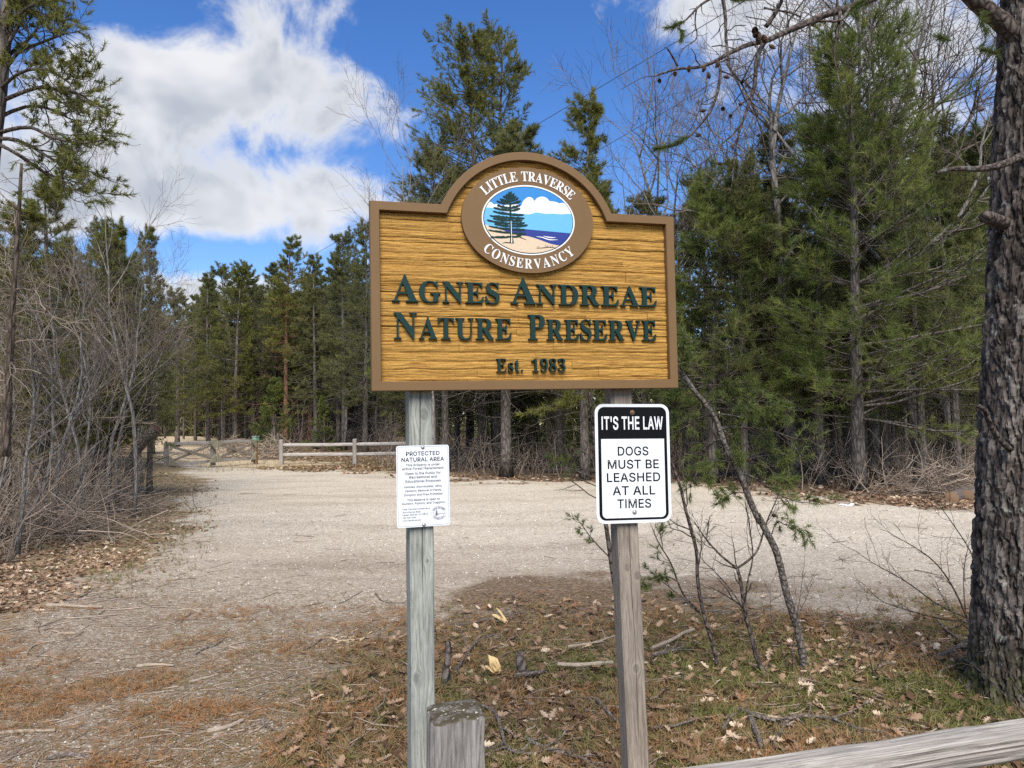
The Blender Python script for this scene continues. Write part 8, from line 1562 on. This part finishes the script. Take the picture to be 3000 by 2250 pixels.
stems('green_budded_shrub', 'spindly shrub with a few green buds in front of the big pine trunk', [([(2330, 1560), (2200, 1330), (2080, 1210), (1990, 1120), (1900, 1040)], .005, .002), ([(2330, 1420), (2180, 1200), (2080, 1020), (2020, 920)], .004, .0015), ([(2280, 820), (2180, 740), (2090, 710)], .003, .0015), ([(2300, 1480), (2150, 1370), (2050, 1330), (1990, 1290)], .004, .0015)], C3, 3.75, 47, 5, (0.08, 0.2), cat='shrub')

# overhead wires
m_wire = plain('wire_grey', (0.10, 0.10, 0.11), 0.5, 0.4)
for lab, a, b_, da, db in (('thin overhead wire crossing the blue sky above the pointed pine', (1160, 600), (2150, 0), 44, 24), ('lower thin overhead wire between the pointed pine and bare trees', (1540, 555), (2300, 100), 44, 26)):
    A_, B_ = at(*a, da), at(*b_, db)
    far = A_ + (A_ - B_) * 0.6; nr_ = B_ + (B_ - A_) * 1.2
    P = far[None] + (nr_ - far)[None] * np.linspace(0, 1, 24)[:, None]
    P[:, 2] -= 0.8 * (1 - (2 * np.linspace(0, 1, 24) - 1) ** 2) * 0.3
    v, f = tubes(P, np.full(24, 0.013), 6)
    tag(link('overhead_wire', mesh('overhead_wire', v, f, m_wire)), lab, 'wire')

# ------------------------------------------------------------------ things lying about
m_stick = weathered('bleached_stick', (0.42, 0.35, 0.27), (0.16, 0.12, 0.085), 'X', 20)
m_dstick = bark('bark_stick', (0.06, 0.048, 0.04), (0.20, 0.165, 0.14), 40, 0.4, (0.28, 0.29, 0.26), 1.0)
m_log = bark('log_bark', (0.05, 0.04, 0.033), (0.19, 0.155, 0.13), 14, 0.7, (0.2, 0.2, 0.17), 1.0)
def lying(pts, conv, r0_, r1_, label, mat, seed, name='fallen_stick', group=None, kids=0, lift=0.0, k=8, cat='stick', arch=0.0):
    P = np.array([ground(*conv(*p)) for p in pts])
    P = resample(P, max(10, 4 * len(pts)))
    n = len(P)
    P[:, 2] = terr(P[:, 0], P[:, 1]) + max(r0_, r1_) * 0.8 + lift + arch * np.sin(np.linspace(0, math.pi, n))
    R = np.linspace(r0_, r1_, n)
    root_p = P.mean(0)
    v, f = rough_tube(P - root_p, R, k, 0.22, seed)
    o = link(name, mesh(name, v, f, mat, False), None, tuple(root_p))
    tag(o, label, cat, group)
    if kids:
        g = rs(seed)
        Q, RQ, _, _ = spawn((P - root_p)[None], R[None], kids, g, 0.15, 1, (30, 75), (0.15, 0.4), 6, -0.02, 0.15, 0.6, 0.5, 0.4)
        v, f = tubes(Q, np.maximum(RQ, 0.0015), 5, True)
        link('twigs', mesh('twigs', v, f, mat), o)['kind'] = 'stuff'
    return o
ST = [([(255, 708), (400, 712), (555, 714)], .020, .011, 'pale straight stick lying across the gravel edge below the broken log', m_stick), ([(970, 722), (1030, 718), (1085, 738)], .009, .005, 'short curved tan stick on the open gravel', m_stick),
      ([(1290, 768), (1360, 770)], .010, .008, 'stubby pale wood chip on the gravel behind the needles', m_stick), ([(350, 640), (400, 668), (460, 645), (512, 612)], .010, .005, 'forked dark stick by the leafy gravel edge', m_dstick),
      ([(740, 1032), (840, 1026), (940, 1032)], .013, .007, 'split brown stick in the middle of the brown soil', m_stick), ([(1020, 1127), (1100, 1105), (1175, 1085)], .009, .006, 'straight slanting tan stick below the split brown stick', m_stick),
      ([(1120, 1408), (1230, 1390), (1310, 1348)], .014, .010, 'thick bleached stick in the rusty needles, largest there', m_stick), ([(-40, 1408), (150, 1388), (300, 1392)], .012, .008, 'long pale stick running off the lower picture corner', m_stick),
      ([(1050, 978), (1110, 945), (1170, 930), (1220, 882)], .009, .003, 'bent twig with a raised tip beside a bleached chip', m_dstick), ([(1205, 945), (1260, 925), (1310, 915)], .007, .005, 'upper of two crossed short sticks on the soil', m_stick), ([(1240, 940), (1295, 958)], .009, .007, 'lower of two crossed short sticks on the soil', m_stick),
      ([(1640, 968), (1700, 945), (1732, 915)], .010, .006, 'dark curved stick near the pile of wood chips', m_dstick), ([(1405, 1338), (1440, 1385), (1500, 1405), (1600, 1416), (1665, 1365)], .008, .004, 'long U-shaped twig at the edge of the green needles', m_dstick),
      ([(310, 860), (410, 850)], .012, .009, 'short reddish stick among rusty needles by the thicket', m_stick), ([(250, 1556), (330, 1535), (420, 1535), (500, 1560)], .013, .009, 'dark curved stick at the very bottom of the picture', m_dstick), ([(1830, 690), (1890, 660), (1960, 622)], .005, .003, 'thin slanting twig near the grey-green sign post', m_dstick),
      ([(400, 755), (460, 765), (512, 782)], .007, .004, 'thin twig just below the pale straight stick', m_dstick), ([(140, 978), (165, 930), (220, 905), (300, 893)], .008, .004, 'hooked twig lying in rusty needles near the thicket', m_stick), ([(1420, 655), (1500, 632)], .009, .004, 'tan stick lying far out on the gravel', m_stick),
      ([(320, 1035), (400, 1005), (440, 985)], .005, .003, 'thin grey twig beside the hooked twig', m_dstick), ([(1640, 705), (1750, 680)], .005, .003, 'faint thin twig on the gravel left of the slanting twig', m_dstick), ([(2030, 640), (2060, 685), (2190, 690)], .008, .004, 'dark bent twig on the gravel against the sign post', m_dstick),
      ([(320, 1145), (440, 1095)], .005, .003, 'thin dark twig pointing at the split brown stick', m_dstick), ([(1560, 1200), (1640, 1165), (1750, 1150)], .006, .003, 'arched grey twig below the dark curved stick', m_dstick), ([(700, 1395), (800, 1340), (880, 1285)], .006, .004, 'slanting brown twig left of the thick bleached stick', m_dstick), ([(830, 1430), (825, 1480), (820, 1510)], .005, .004, 'short upright-looking twig by the lower gravel', m_dstick)]
for i, (p, a, b_, lab, mt) in enumerate(ST):
    lying(p, C4, a, b_, lab.replace(' left of ', ' beside '), mt, 100 + i, group='sticks on the gravel and soil')
SR = [([(480, 660), (640, 640), (780, 620), (900, 595), (990, 575)], C7, .008, .005, 'long grey stick lying behind the posts at the gravel edge', m_dstick, 4), ([(1310, 836), (1400, 822), (1500, 800), (1560, 780), (1660, 758)], C7, .011, .005, 'pale branching stick near the brown post', m_stick, 3),
      ([(905, 1052), (1010, 1040), (1120, 1022)], C7, .012, .012, 'short dark broken branch in the green needles between the posts', m_dstick, 2), ([(470, 1010), (560, 880), (640, 792), (720, 760), (795, 750)], C7, .011, .004, 'arched dead branch beside the grey-green post', m_dstick, 6),
      ([(1000, 1500), (1080, 1545), (1150, 1570), (1350, 1612), (1460, 1665)], C7, .011, .007, 'long grey branch low between the posts', m_dstick, 7), ([(670, 1268), (760, 1310), (800, 1400), (825, 1490), (870, 1600), (960, 1625), (1060, 1618)], C7, .010, .007, 'curving grey branch beside the mossy fence post', m_dstick, 6),
      ([(1530, 1228), (1600, 1310), (1690, 1390)], C7, .010, .007, 'lichen-spotted stick leaning toward the brown post', m_dstick, 2), ([(1235, 970), (1400, 975), (1650, 962)], C7, .016, .012, 'half-buried pale log piece between the posts', m_stick, 0),
      ([(535, 1368), (640, 1425), (740, 1450), (820, 1448), (905, 1415), (1010, 1405), (1090, 1422), (1150, 1460), (1265, 1512)], C3, .014, .006, 'long arched dead branch behind the split rail', m_dstick, 7), ([(825, 1448), (775, 1515), (740, 1592)], C3, .009, .005, 'side branch standing off the arched dead branch', m_dstick, 2),
      ([(20, 1012), (90, 985), (150, 960), (270, 905)], C3, .012, .011, 'cut pale stick pointing at the brown post', m_stick, 0), ([(25, 1065), (90, 1040), (200, 1015)], C3, .014, .010, 'lichen-grey branch lying below the cut pale stick', m_dstick, 4), ([(600, 1440), (640, 1530), (665, 1600)], C3, .016, .013, 'short thick lichen-covered branch end behind the rail', m_dstick, 0),
      ([(1710, 855), (1770, 930), (1840, 975), (1900, 1010)], C3, .010, .006, 'dark dead branch near the big pine foot', m_dstick, 6), ([(1700, 1090), (1790, 1050), (1850, 1000), (1930, 1005)], C3, .013, .009, 'crooked dark branch touching the big pine', m_dstick, 5), ([(30, 1480), (150, 1475), (280, 1440)], C3, .009, .005, 'grey stick low beside the brown post', m_dstick, 2), ([(440, 1490), (480, 1445), (520, 1400)], C3, .010, .006, 'stick end leaning on the arched branch', m_dstick, 0), ([(130, 715), (220, 718), (330, 690)], C3, .010, .006, 'dark stick on the gravel behind the thin sapling', m_dstick, 3), ([(300, 795), (380, 800), (460, 798)], C3, .010, .008, 'short charred stick behind the saplings', m_dstick, 0)]
for i, (p, cv, a, b_, lab, mt, kd) in enumerate(SR):
    lying(p, cv, a, b_, lab, mt, 150 + i, 'fallen_branch', 'fallen branches in the needle litter', kd, 0.04, cat='branch')
# logs and stumps
def log(pts, conv, r, label, seed, endcol=(0.21, 0.13, 0.075), name='log', m=14):
    P = np.array([ground(*conv(*p)) for p in pts]); P = resample(P, m)
    P[:, 2] = terr(P[:, 0], P[:, 1]) + r * 0.75
    c = P.mean(0)
    root = thing(name, label, 'log', tuple(c), group='logs at the wood edge')
    v, f = rough_tube(P - c, np.full(m, r), 14, 0.12, seed)
    link('bark', mesh('bark', v, f[:1], m_log, True), root)
    me_ = plain('cut_wood', endcol, 0.8, 0.2, 0.25, 60)
    for s in (0, m - 1):
        link('cut_end', mesh('cut_end', np.r_[v[s * 14:(s + 1) * 14], [(P - c)[s] + ((P[1] - P[0]) * -0.03 if s == 0 else (P[-1] - P[-2]) * 0.03)]], np.array([(q, (q + 1) % 14, 14) for q in range(14)]), me_), root)
log([(1790, 1560), (1850, 1530), (1950, 1480), (2080, 1440)], C2, 0.115, 'lichen-grey log with orange cut end by the gravel near the big pine', 201)
log([(1880, 1545), (1970, 1505), (2120, 1470)], C2, 0.115, 'second log lying close behind the orange-ended log', 202)
log([(270, 285), (340, 285), (440, 280)], C4, 0.075, 'dark rotten log lying in the leaves at the thicket edge', 203, (0.25, 0.10, 0.05))
log([(-60, 405), (40, 375), (135, 360)], C4, 0.11, 'broken log with splintered orange end below the thicket', 204, (0.34, 0.16, 0.07))
log([(440, 560), (520, 580), (600, 590)], lambda X, Y: (1100 + X * 1.13, 1330 + Y * 0.1), 0.09, 'dark fallen log under the trees between the sign posts', 205)
def slanted_log():
    P = resample(np.array([at(375, 1365, 16), at(412, 1300, 16), at(458, 1255, 16)]), 14); P[0, 2] -= 0.2
    c = P[0].copy(); root = thing('leaning_log', 'dark leaning dead log propped up in the thicket', 'log', tuple(c))
    v, f = rough_tube(P - c, np.linspace(0.08, 0.13, 14), 10, 0.2, 6); link('bark', mesh('bark', v, f[:1], m_log, True), root)
    link('broken_end', mesh('broken_end', np.r_[v[-10:], [(P - c)[-1] + (P[-1] - P[-2]) * 0.4]], np.array([(q, (q + 1) % 10, 10) for q in range(10)]), plain('red_rot', (0.085, 0.05, 0.035), 0.9, 0.1, 0.3, 40)), root)
slanted_log()
def splinters(px, py, n, size, label, name, seed, col, flat=0.3, up=0.6):
    p = gpt(px, py); g = rs(seed)
    root = thing(name, label, 'wood chips', tuple(p))
    mt = plain(name + '_wood', col, 0.8, 0.2, 0.25, 40)
    for i in range(n):
        d = nrm(np.array([-0.8, 0.3, up * 0.7]) * (up > 0.5) + np.array([g.randn(), g.randn(), abs(g.randn()) * up]) * (0.35 if up > 0.5 else 1)); L = size * (0.5 + g.rand()); w = size * 0.14 * (0.6 + g.rand())
        s = nrm(np.cross(d, [0, 0, 1.0])); q = nrm(np.cross(s, d)); o_ = np.array([g.randn() * size * flat, g.randn() * size * flat, 0.012])
        pr = [o_ - s * w - q * w * 0.3, o_ + s * w - q * w * 0.3, o_ + s * w * 0.9 + q * w * 0.3, o_ - s * w * 0.9 + q * w * 0.3]
        ed = [x_ + d * L * k_ for x_, k_ in zip(pr, (1, 0.8, 0.75, 0.95))]
        link('splinter', mesh('splinter', np.array(pr + ed), np.array([(0, 1, 5, 4), (1, 2, 6, 5), (2, 3, 7, 6), (3, 0, 4, 7), (4, 5, 6, 7), (3, 2, 1, 0)]), mt), root)
splinters(*C7(790, 960), 11, 0.085, 'bright yellow splintered wood in the green needles between the posts', 'splintered_stub', 3, (0.66, 0.47, 0.22), 0.18, 1.3)
splinters(*C7(855, 570), 3, 0.10, 'small yellow wood splinter at the gravel edge between the posts', 'wood_splinter', 4, (0.62, 0.45, 0.22), 0.1, 0.9)
splinters(*C4(1920, 880), 30, 0.04, 'scatter of pale wood chips on the gravel near the grey-green post', 'wood_chips', 5, (0.55, 0.44, 0.28), 2.2, 0.15)
splinters(2492, 1484, 3, 0.16, 'white crumpled scrap of litter at the foot of the bushy white pine', 'litter_scrap', 6, (0.75, 0.76, 0.78), 0.3, 0.3)
def stub(px, py, h, r, label, seed, lean):
    p = gpt(px, py)
    P = np.array([[lean * s * h, 0, s * h - 0.03] for s in np.linspace(0, 1, 9)])
    v, f = rough_tube(P, np.linspace(r * 1.25, r * 0.8, 9), 9, 0.4, seed)
    v[-9:, 2] += rs(seed).rand(9) * h * 0.3
    tag(link('stump', mesh('stump', v, f, m_log, True), None, tuple(p)), label, 'stump')
stub(*C7(385, 1065), 0.24, 0.022, 'upright broken stub with pale top beside the grey-green post', 4, 0.12)
stub(*C7(975, 985), 0.16, 0.032, 'dark charred stump among green needles between the posts', 5, -0.1)
# brush heaps behind the gate and by the logs
def heap(c, rx, ry, h, n, label, seed, r=0.012):
    g = rs(seed); b = B()
    o_ = np.stack([g.randn(n) * rx * 0.5, g.randn(n) * ry * 0.5, g.rand(n) * h], 1); o_[:, 2] *= np.exp(-(o_[:, 0] / rx) ** 2)
    a = g.rand(n) * 6.28; d = nrm(np.stack([np.cos(a), np.sin(a), 0.35 * g.randn(n)], 1)); L = 0.4 + 1.1 * g.rand(n)
    Q = np.empty((n, 5, 3)); Q[:, 0] = c + o_ - d * (L / 2)[:, None]
    for i in range(1, 5): Q[:, i] = Q[:, i - 1] + d * (L / 4)[:, None]; d = nrm(d + 0.16 * g.randn(n, 3))
    Q[..., 2] = np.maximum(Q[..., 2], terr(Q[..., 0], Q[..., 1]) + 0.01)
    v, f = tubes(Q, (r * (0.4 + g.rand(n)))[:, None] * np.linspace(1, 0.4, 5)[None], 4, False); b.add(v, f, np.repeat(g.rand(n), 20))
    T, RT, _, _ = spawn(Q, np.full((n, 5), r * 0.6), 4, g, 0.2, 1, (30, 70), (0.2, 0.5), 3, 0, 0.2, 0.6)
    v, f = tubes(T, RT, 3, False); b.add(v, f, np.repeat(g.rand(len(T)), 9))
    tag(link('brush_heap', b.mesh('brush_heap', m_twig)), label, 'brush heap', kind='stuff')
p = at(690, 1300, 38); p[2] = terr(p[0], p[1]); heap(p, 2.6, 1.6, 1.1, 200, 'heap of cut branches behind the farm gate', 1, 0.02)
p = at(800, 1300, 37.5); p[2] = terr(p[0], p[1]); heap(p, 1.6, 1.2, 1.0, 110, 'heap of branches behind the gap between gate and fence', 2, 0.02)
p = gpt(2780, 1450); heap(p, 1.1, 0.8, 0.55, 130, 'tangle of dead branches behind the orange-ended log', 3)
p = gpt(90, 1560); heap(p, 1.3, 0.8, 0.5, 170, 'tangle of grey sticks over the broken log below the thicket', 4, 0.009)
p = gpt(330, 1500); heap(p, 1.2, 0.7, 0.4, 110, 'tangle of thin sticks over the dark rotten log', 5, 0.007)

# ------------------------------------------------------------------ litter: what nobody could count
def sample(n, px0, px1, py0, py1, seed, dens):
    """ground points spread evenly over the picture's ground, thinned by dens(x, y)"""
    g = rs(seed); out = []
    px = g.uniform(px0, px1, n * 8); py = g.uniform(py0, py1, n * 8)
    v = CF[None] + CR[None] * ((px - CX) / F)[:, None] - CU[None] * ((py - CY) / F)[:, None]
    P = CAM[None] + v * (-EYE / v[:, 2])[:, None]
    k = g.rand(n * 8) < dens(P[:, 0], P[:, 1])
    P = P[k][:n]
    P[:, 2] = terr(P[:, 0], P[:, 1])
    return P, g
def fz(x, y): return zones(x, y)
dn_floor = lambda x, y: (1 - zones(x, y)[0]) * (1 - zones(x, y)[1])
def near_soil(x, y): return zones(x, y)[0] * sstep(9.5 - y - 0.25 * x, 0, 5)
# oak leaf, lobed and curled
def leaf_template():
    half = [(0.0, 0.02), (0.12, 0.05), (0.22, 0.19), (0.30, 0.10), (0.42, 0.27), (0.50, 0.13), (0.64, 0.28), (0.72, 0.13), (0.86, 0.17), (1.0, 0.0)]
    v = [(x - 0.5, 0, 0) for x, _ in half] + [(x - 0.5, y, 0.09 * y / 0.28 + 0.05 * math.sin(x * 5)) for x, y in half] + [(x - 0.5, -y, 0.10 * y / 0.28 + 0.05 * math.sin(x * 6 + 1)) for x, y in half]
    n = len(half); i = np.arange(n - 1)
    v = np.array(v); v[:, 2] += 0.25 * v[:, 0] ** 2
    return v, np.r_[np.stack([i, i + 1, n + i + 1, n + i], 1), np.stack([2 * n + i, 2 * n + i + 1, i + 1, i], 1)]
LV, LF = leaf_template()
m_leaf = leafy('dead_oak_leaves', ((0.0, (0.07, 0.036, 0.02)), (0.4, (0.21, 0.125, 0.072)), (0.7, (0.33, 0.22, 0.14)), (1.0, (0.58, 0.46, 0.33))), 0.15, 0.75)
def leaves(name, label, P, g, s0, s1, lift=0.012, tint=0.5):
    n = len(P)
    P = P + np.stack([np.zeros(n), np.zeros(n), lift * (0.3 + g.rand(n))], 1)
    v, f, t = scatter(LV, [LF], P, rots(n, g, 0.35), g.uniform(s0, s1, n), np.clip(tint + 0.25 * g.randn(n), 0, 1))
    tag(link(name, mesh(name, v, f, m_leaf, False, t)), label, 'leaves', kind='stuff')
P, g = sample(2500, 700, 3100, 1760, 2330, 301, lambda x, y: np.clip(dn_floor(x, y) * 1.0 * (fbm(x * 2, y * 2, 55) * 1.6 - 0.25), 0, 1)); leaves('leaf_litter', 'dead oak leaves lying in the needle litter around the posts', P, g, 0.045, 0.10, 0.035)
P, g = sample(6500, -100, 640, 1395, 1800, 302, lambda x, y: np.clip(zones(x, y)[1] * (1 - zones(x, y)[0]) * (fbm(x * 1.2, y * 1.2, 56) * 1.8 - 0.3), 0, 1)); leaves('leaf_litter', 'pale dead leaves strewn along the thicket edge of the gravel', P, g, 0.05, 0.095, 0.012, 0.58)
P, g = sample(3000, 1100, 3000, 1392, 1500, 303, lambda x, y: dn_floor(x, y)); leaves('leaf_litter', 'brown dead leaves at the foot of the wood beyond the gravel', P, g, 0.10, 0.17)
P, g = sample(2600, 760, 1330, 1330, 1402, 304, lambda x, y: (1 - zones(x, y)[0]) * (1 - zones(x, y)[2])); leaves('leaf_litter', 'brown dead leaves and duff around the far fence', P, g, 0.12, 0.22)
# shed needle sprays, green to rust
m_spray = leafy('shed_needles', ((0.0, (0.085, 0.098, 0.024)), (0.35, (0.185, 0.178, 0.055)), (0.6, (0.225, 0.165, 0.085)), (0.8, (0.28, 0.165, 0.080)), (1.0, (0.34, 0.165, 0.065))), 0.2, 0.7)
def sprays(name, label, P, g, tint, n=15, ln=0.066, w=0.0058, el=0.42):
    N = len(P)
    a = g.rand(N) * 6.28
    d = nrm(np.stack([np.cos(a), np.sin(a), el * (0.4 + g.rand(N))], 1))
    P = P + np.stack([np.zeros(N), np.zeros(N), 0.006 + 0.012 * g.rand(N)], 1)
    k = 3
    pos = (P[:, None, :] + d[:, None, :] * (np.linspace(0, 0.045, k)[None, :, None])).reshape(-1, 3)
    v, f, t = tufts(pos, np.repeat(d, k, 0), g, n // k, ln, w, 0.62, 0.0, np.repeat(tint, k), 0.09)
    v[:, 2] = np.maximum(v[:, 2], terr(v[:, 0], v[:, 1]) + 0.003)
    tag(link(name, mesh(name, v, f, m_spray, False, t)), label, 'needles', kind='stuff')
def floor_tint(P, g):
    near = sstep(6.2 - P[:, 1], 0, 1.8) * sstep(P[:, 0], -0.9, 0.3)
    pat = fbm(P[:, 0] * 1.6, P[:, 1] * 1.6, 71)
    return np.clip(0.71 - 0.50 * near * sstep(pat, 0.38, 0.56) + 0.14 * g.randn(len(P)), 0, 1)
P, g = sample(5600, 600, 3100, 1790, 2330, 311, lambda x, y: np.clip(dn_floor(x, y) * sstep(7.2 - y, 0, 1.6) * (0.25 + fbm(x * 2.5, y * 2.5, 57)), 0, 1)); sprays('needle_litter', 'fallen pine sprays, green and rusty, carpeting the ground by the posts', P, g, floor_tint(P, g))
P, g = sample(2100, -50, 1500, 1780, 2300, 312, lambda x, y: np.clip(near_soil(x, y) * sstep(fbm(x * 2.1, y * 2.1, 58), 0.47, 0.66) * 0.6, 0, 1)); sprays('needle_litter', 'rust-orange fallen pine sprays scattered over the brown soil', P, g, np.clip(0.86 + 0.12 * g.randn(len(P)), 0, 1), 9, 0.05, 0.0034, 0.22)
# loose needles and twig bits
def straws(name, label, P, g, ln, w, mat, tint, tilt=0.15):
    N = len(P)
    tv = np.array([(-0.5, -0.5, 0), (0.5, -0.5, 0.0), (0.5, 0.5, 0), (-0.5, 0.5, 0.0)])
    L = ln * (0.4 + g.rand(N))
    v, f, t = scatter(tv, [np.array([(0, 1, 2, 3)])], P + np.array([0, 0, 0.006]), rots(N, g, tilt), np.stack([L, np.full(N, w) * (0.7 + 0.6 * g.rand(N)), np.ones(N)], 1), tint)
    tag(link(name, mesh(name, v, f, mat, False, t)), label, 'needles', kind='stuff')
P, g = sample(42000, 400, 3100, 1740, 2330, 321, lambda x, y: np.clip(dn_floor(x, y) + 0.35 * near_soil(x, y), 0, 1)); straws('loose_needles', 'loose brown needles and grass straws thick on the ground by the posts', P, g, 0.06, 0.0035, m_spray, np.clip(0.62 + 0.2 * g.randn(len(P)), 0, 1), 0.2)
P, g = sample(12000, -100, 1500, 1700, 2330, 322, lambda x, y: np.clip(near_soil(x, y) * (0.2 + fbm(x * 1.5, y * 1.5, 58)), 0, 1)); straws('loose_needles', 'loose brown needles thinly strewn over the soil', P, g, 0.05, 0.003, m_spray, np.clip(0.72 + 0.12 * g.randn(len(P)), 0, 1), 0.1)
def twiglets(n, px0, px1, py0, py1, seed, dens, label, L0, L1_, r):
    P, g = sample(n, px0, px1, py0, py1, seed, dens); N = len(P)
    a = g.rand(N) * 6.28; L = L0 + (L1_ - L0) * g.rand(N) ** 2
    d = np.stack([np.cos(a), np.sin(a), 0.06 * g.randn(N)], 1)
    Q = np.empty((N, 5, 3)); Q[:, 0] = P
    for i in range(1, 5): Q[:, i] = Q[:, i - 1] + d * (L / 4)[:, None]; d = nrm(d + 0.22 * g.randn(N, 3) * np.array([1, 1, 0.3]))
    Q[..., 2] = terr(Q[..., 0], Q[..., 1]) + r + 0.004 + (0.035 * g.rand(N)[:, None] if seed == 332 else 0)
    b = B(); v, f = tubes(Q, (r * (0.4 + 0.9 * g.rand(N)))[:, None] * np.linspace(1, 0.5, 5)[None], 4, False); b.add(v, f, np.repeat(g.rand(N), 20))
    tag(link('twig_litter', b.mesh('twig_litter', m_twig)), label, 'twigs', kind='stuff')
twiglets(700, -50, 1500, 1680, 2330, 331, lambda x, y: near_soil(x, y), 'small twigs littering the brown soil', 0.05, 0.32, 0.0035)
twiglets(900, 700, 3100, 1740, 2330, 332, lambda x, y: dn_floor(x, y), 'small twigs littering the needles by the posts', 0.06, 0.38, 0.004)
twiglets(500, -100, 600, 1480, 1860, 333, lambda x, y: np.clip(zones(x, y)[1], 0, 1), 'small grey twigs littering the leafy thicket edge', 0.1, 0.5, 0.005)
twiglets(160, 300, 2900, 1420, 1720, 334, lambda x, y: zones(x, y)[0], 'small dark twigs scattered over the gravel lot', 0.08, 0.4, 0.005)
# loose stones on the gravel
def stones():
    P, g = sample(15000, -100, 3000, 1480, 2330, 341, lambda x, y: zones(x, y)[0] * np.clip(0.25 + 0.9 * fbm(x * 0.9, y * 0.9, 60) * (1 - 0.55 * near_soil(x, y)), 0, 1)); N = len(P)
    tv = np.array([(1, 0, 0), (0.3, 0.95, 0.1), (-0.8, 0.5, 0), (-0.7, -0.6, 0.1), (0.4, -0.9, 0), (0.1, 0.05, 0.75)])
    tf = np.array([(0, 1, 5), (1, 2, 5), (2, 3, 5), (3, 4, 5), (4, 0, 5)])
    s = (0.0035 + 0.008 * g.rand(N) ** 2.5) * np.clip(P[:, 1] / 7, 0.8, 1.8)
    v, f, t = scatter(tv, [tf], P + np.array([0, 0, 0.001]), rots(N, g, 0.2), s, g.rand(N))
    m, t_, b, oc = material('gravel_stones', 0.9, 0.15)
    a = t_.n('ShaderNodeAttribute', attribute_name='tint')
    t_.l(t_.ramp(a.outputs['Fac'], (0.0, (0.16, 0.135, 0.11)), (0.4, (0.32, 0.285, 0.24)), (0.8, (0.46, 0.42, 0.36)), (1.0, (0.58, 0.54, 0.48))), b.inputs['Base Color'])
    tag(link('gravel', mesh('gravel', v, f, m, False, t)), 'loose pale gravel stones on the lot', 'gravel', kind='stuff')
stones()
# grass tufts along the gravel edge and by the gate
def grass(n, px0, px1, py0, py1, seed, dens, ln, label):
    P, g = sample(n, px0, px1, py0, py1, seed, dens); N = len(P)
    v, f, t = tufts(P, np.repeat(np.array([[0, 0, 1.0]]), N, 0), g, 7, ln, 0.004, 0.55, 0.0, np.clip(0.5 + 0.15 * g.randn(N), 0, 1))
    tag(link('grass', mesh('grass', v, f, m_spray, False, t)), label, 'grass', kind='stuff')
grass(700, 250, 640, 1400, 1760, 351, lambda x, y: np.exp(-(sdf(GRAVEL, x, y) / 0.7) ** 2), 0.08, 'thin dry grass along the gravel beside the thicket')
grass(1500, 700, 1320, 1330, 1400, 354, lambda x, y: (1 - zones(x, y)[0]) * (1 - zones(x, y)[2]), 0.22, 'dry brown grass around the far fence')
grass(420, 560, 900, 1352, 1385, 352, lambda x, y: np.ones_like(x), 0.16, 'grass tufts growing in front of the farm gate')
grass(900, 1850, 2950, 1700, 1900, 353, lambda x, y: np.clip(dn_floor(x, y) * sstep(fbm(x * 1.5, y * 1.5, 61), 0.45, 0.6), 0, 1), 0.05, 'thin grass at the gravel edge near the saplings')
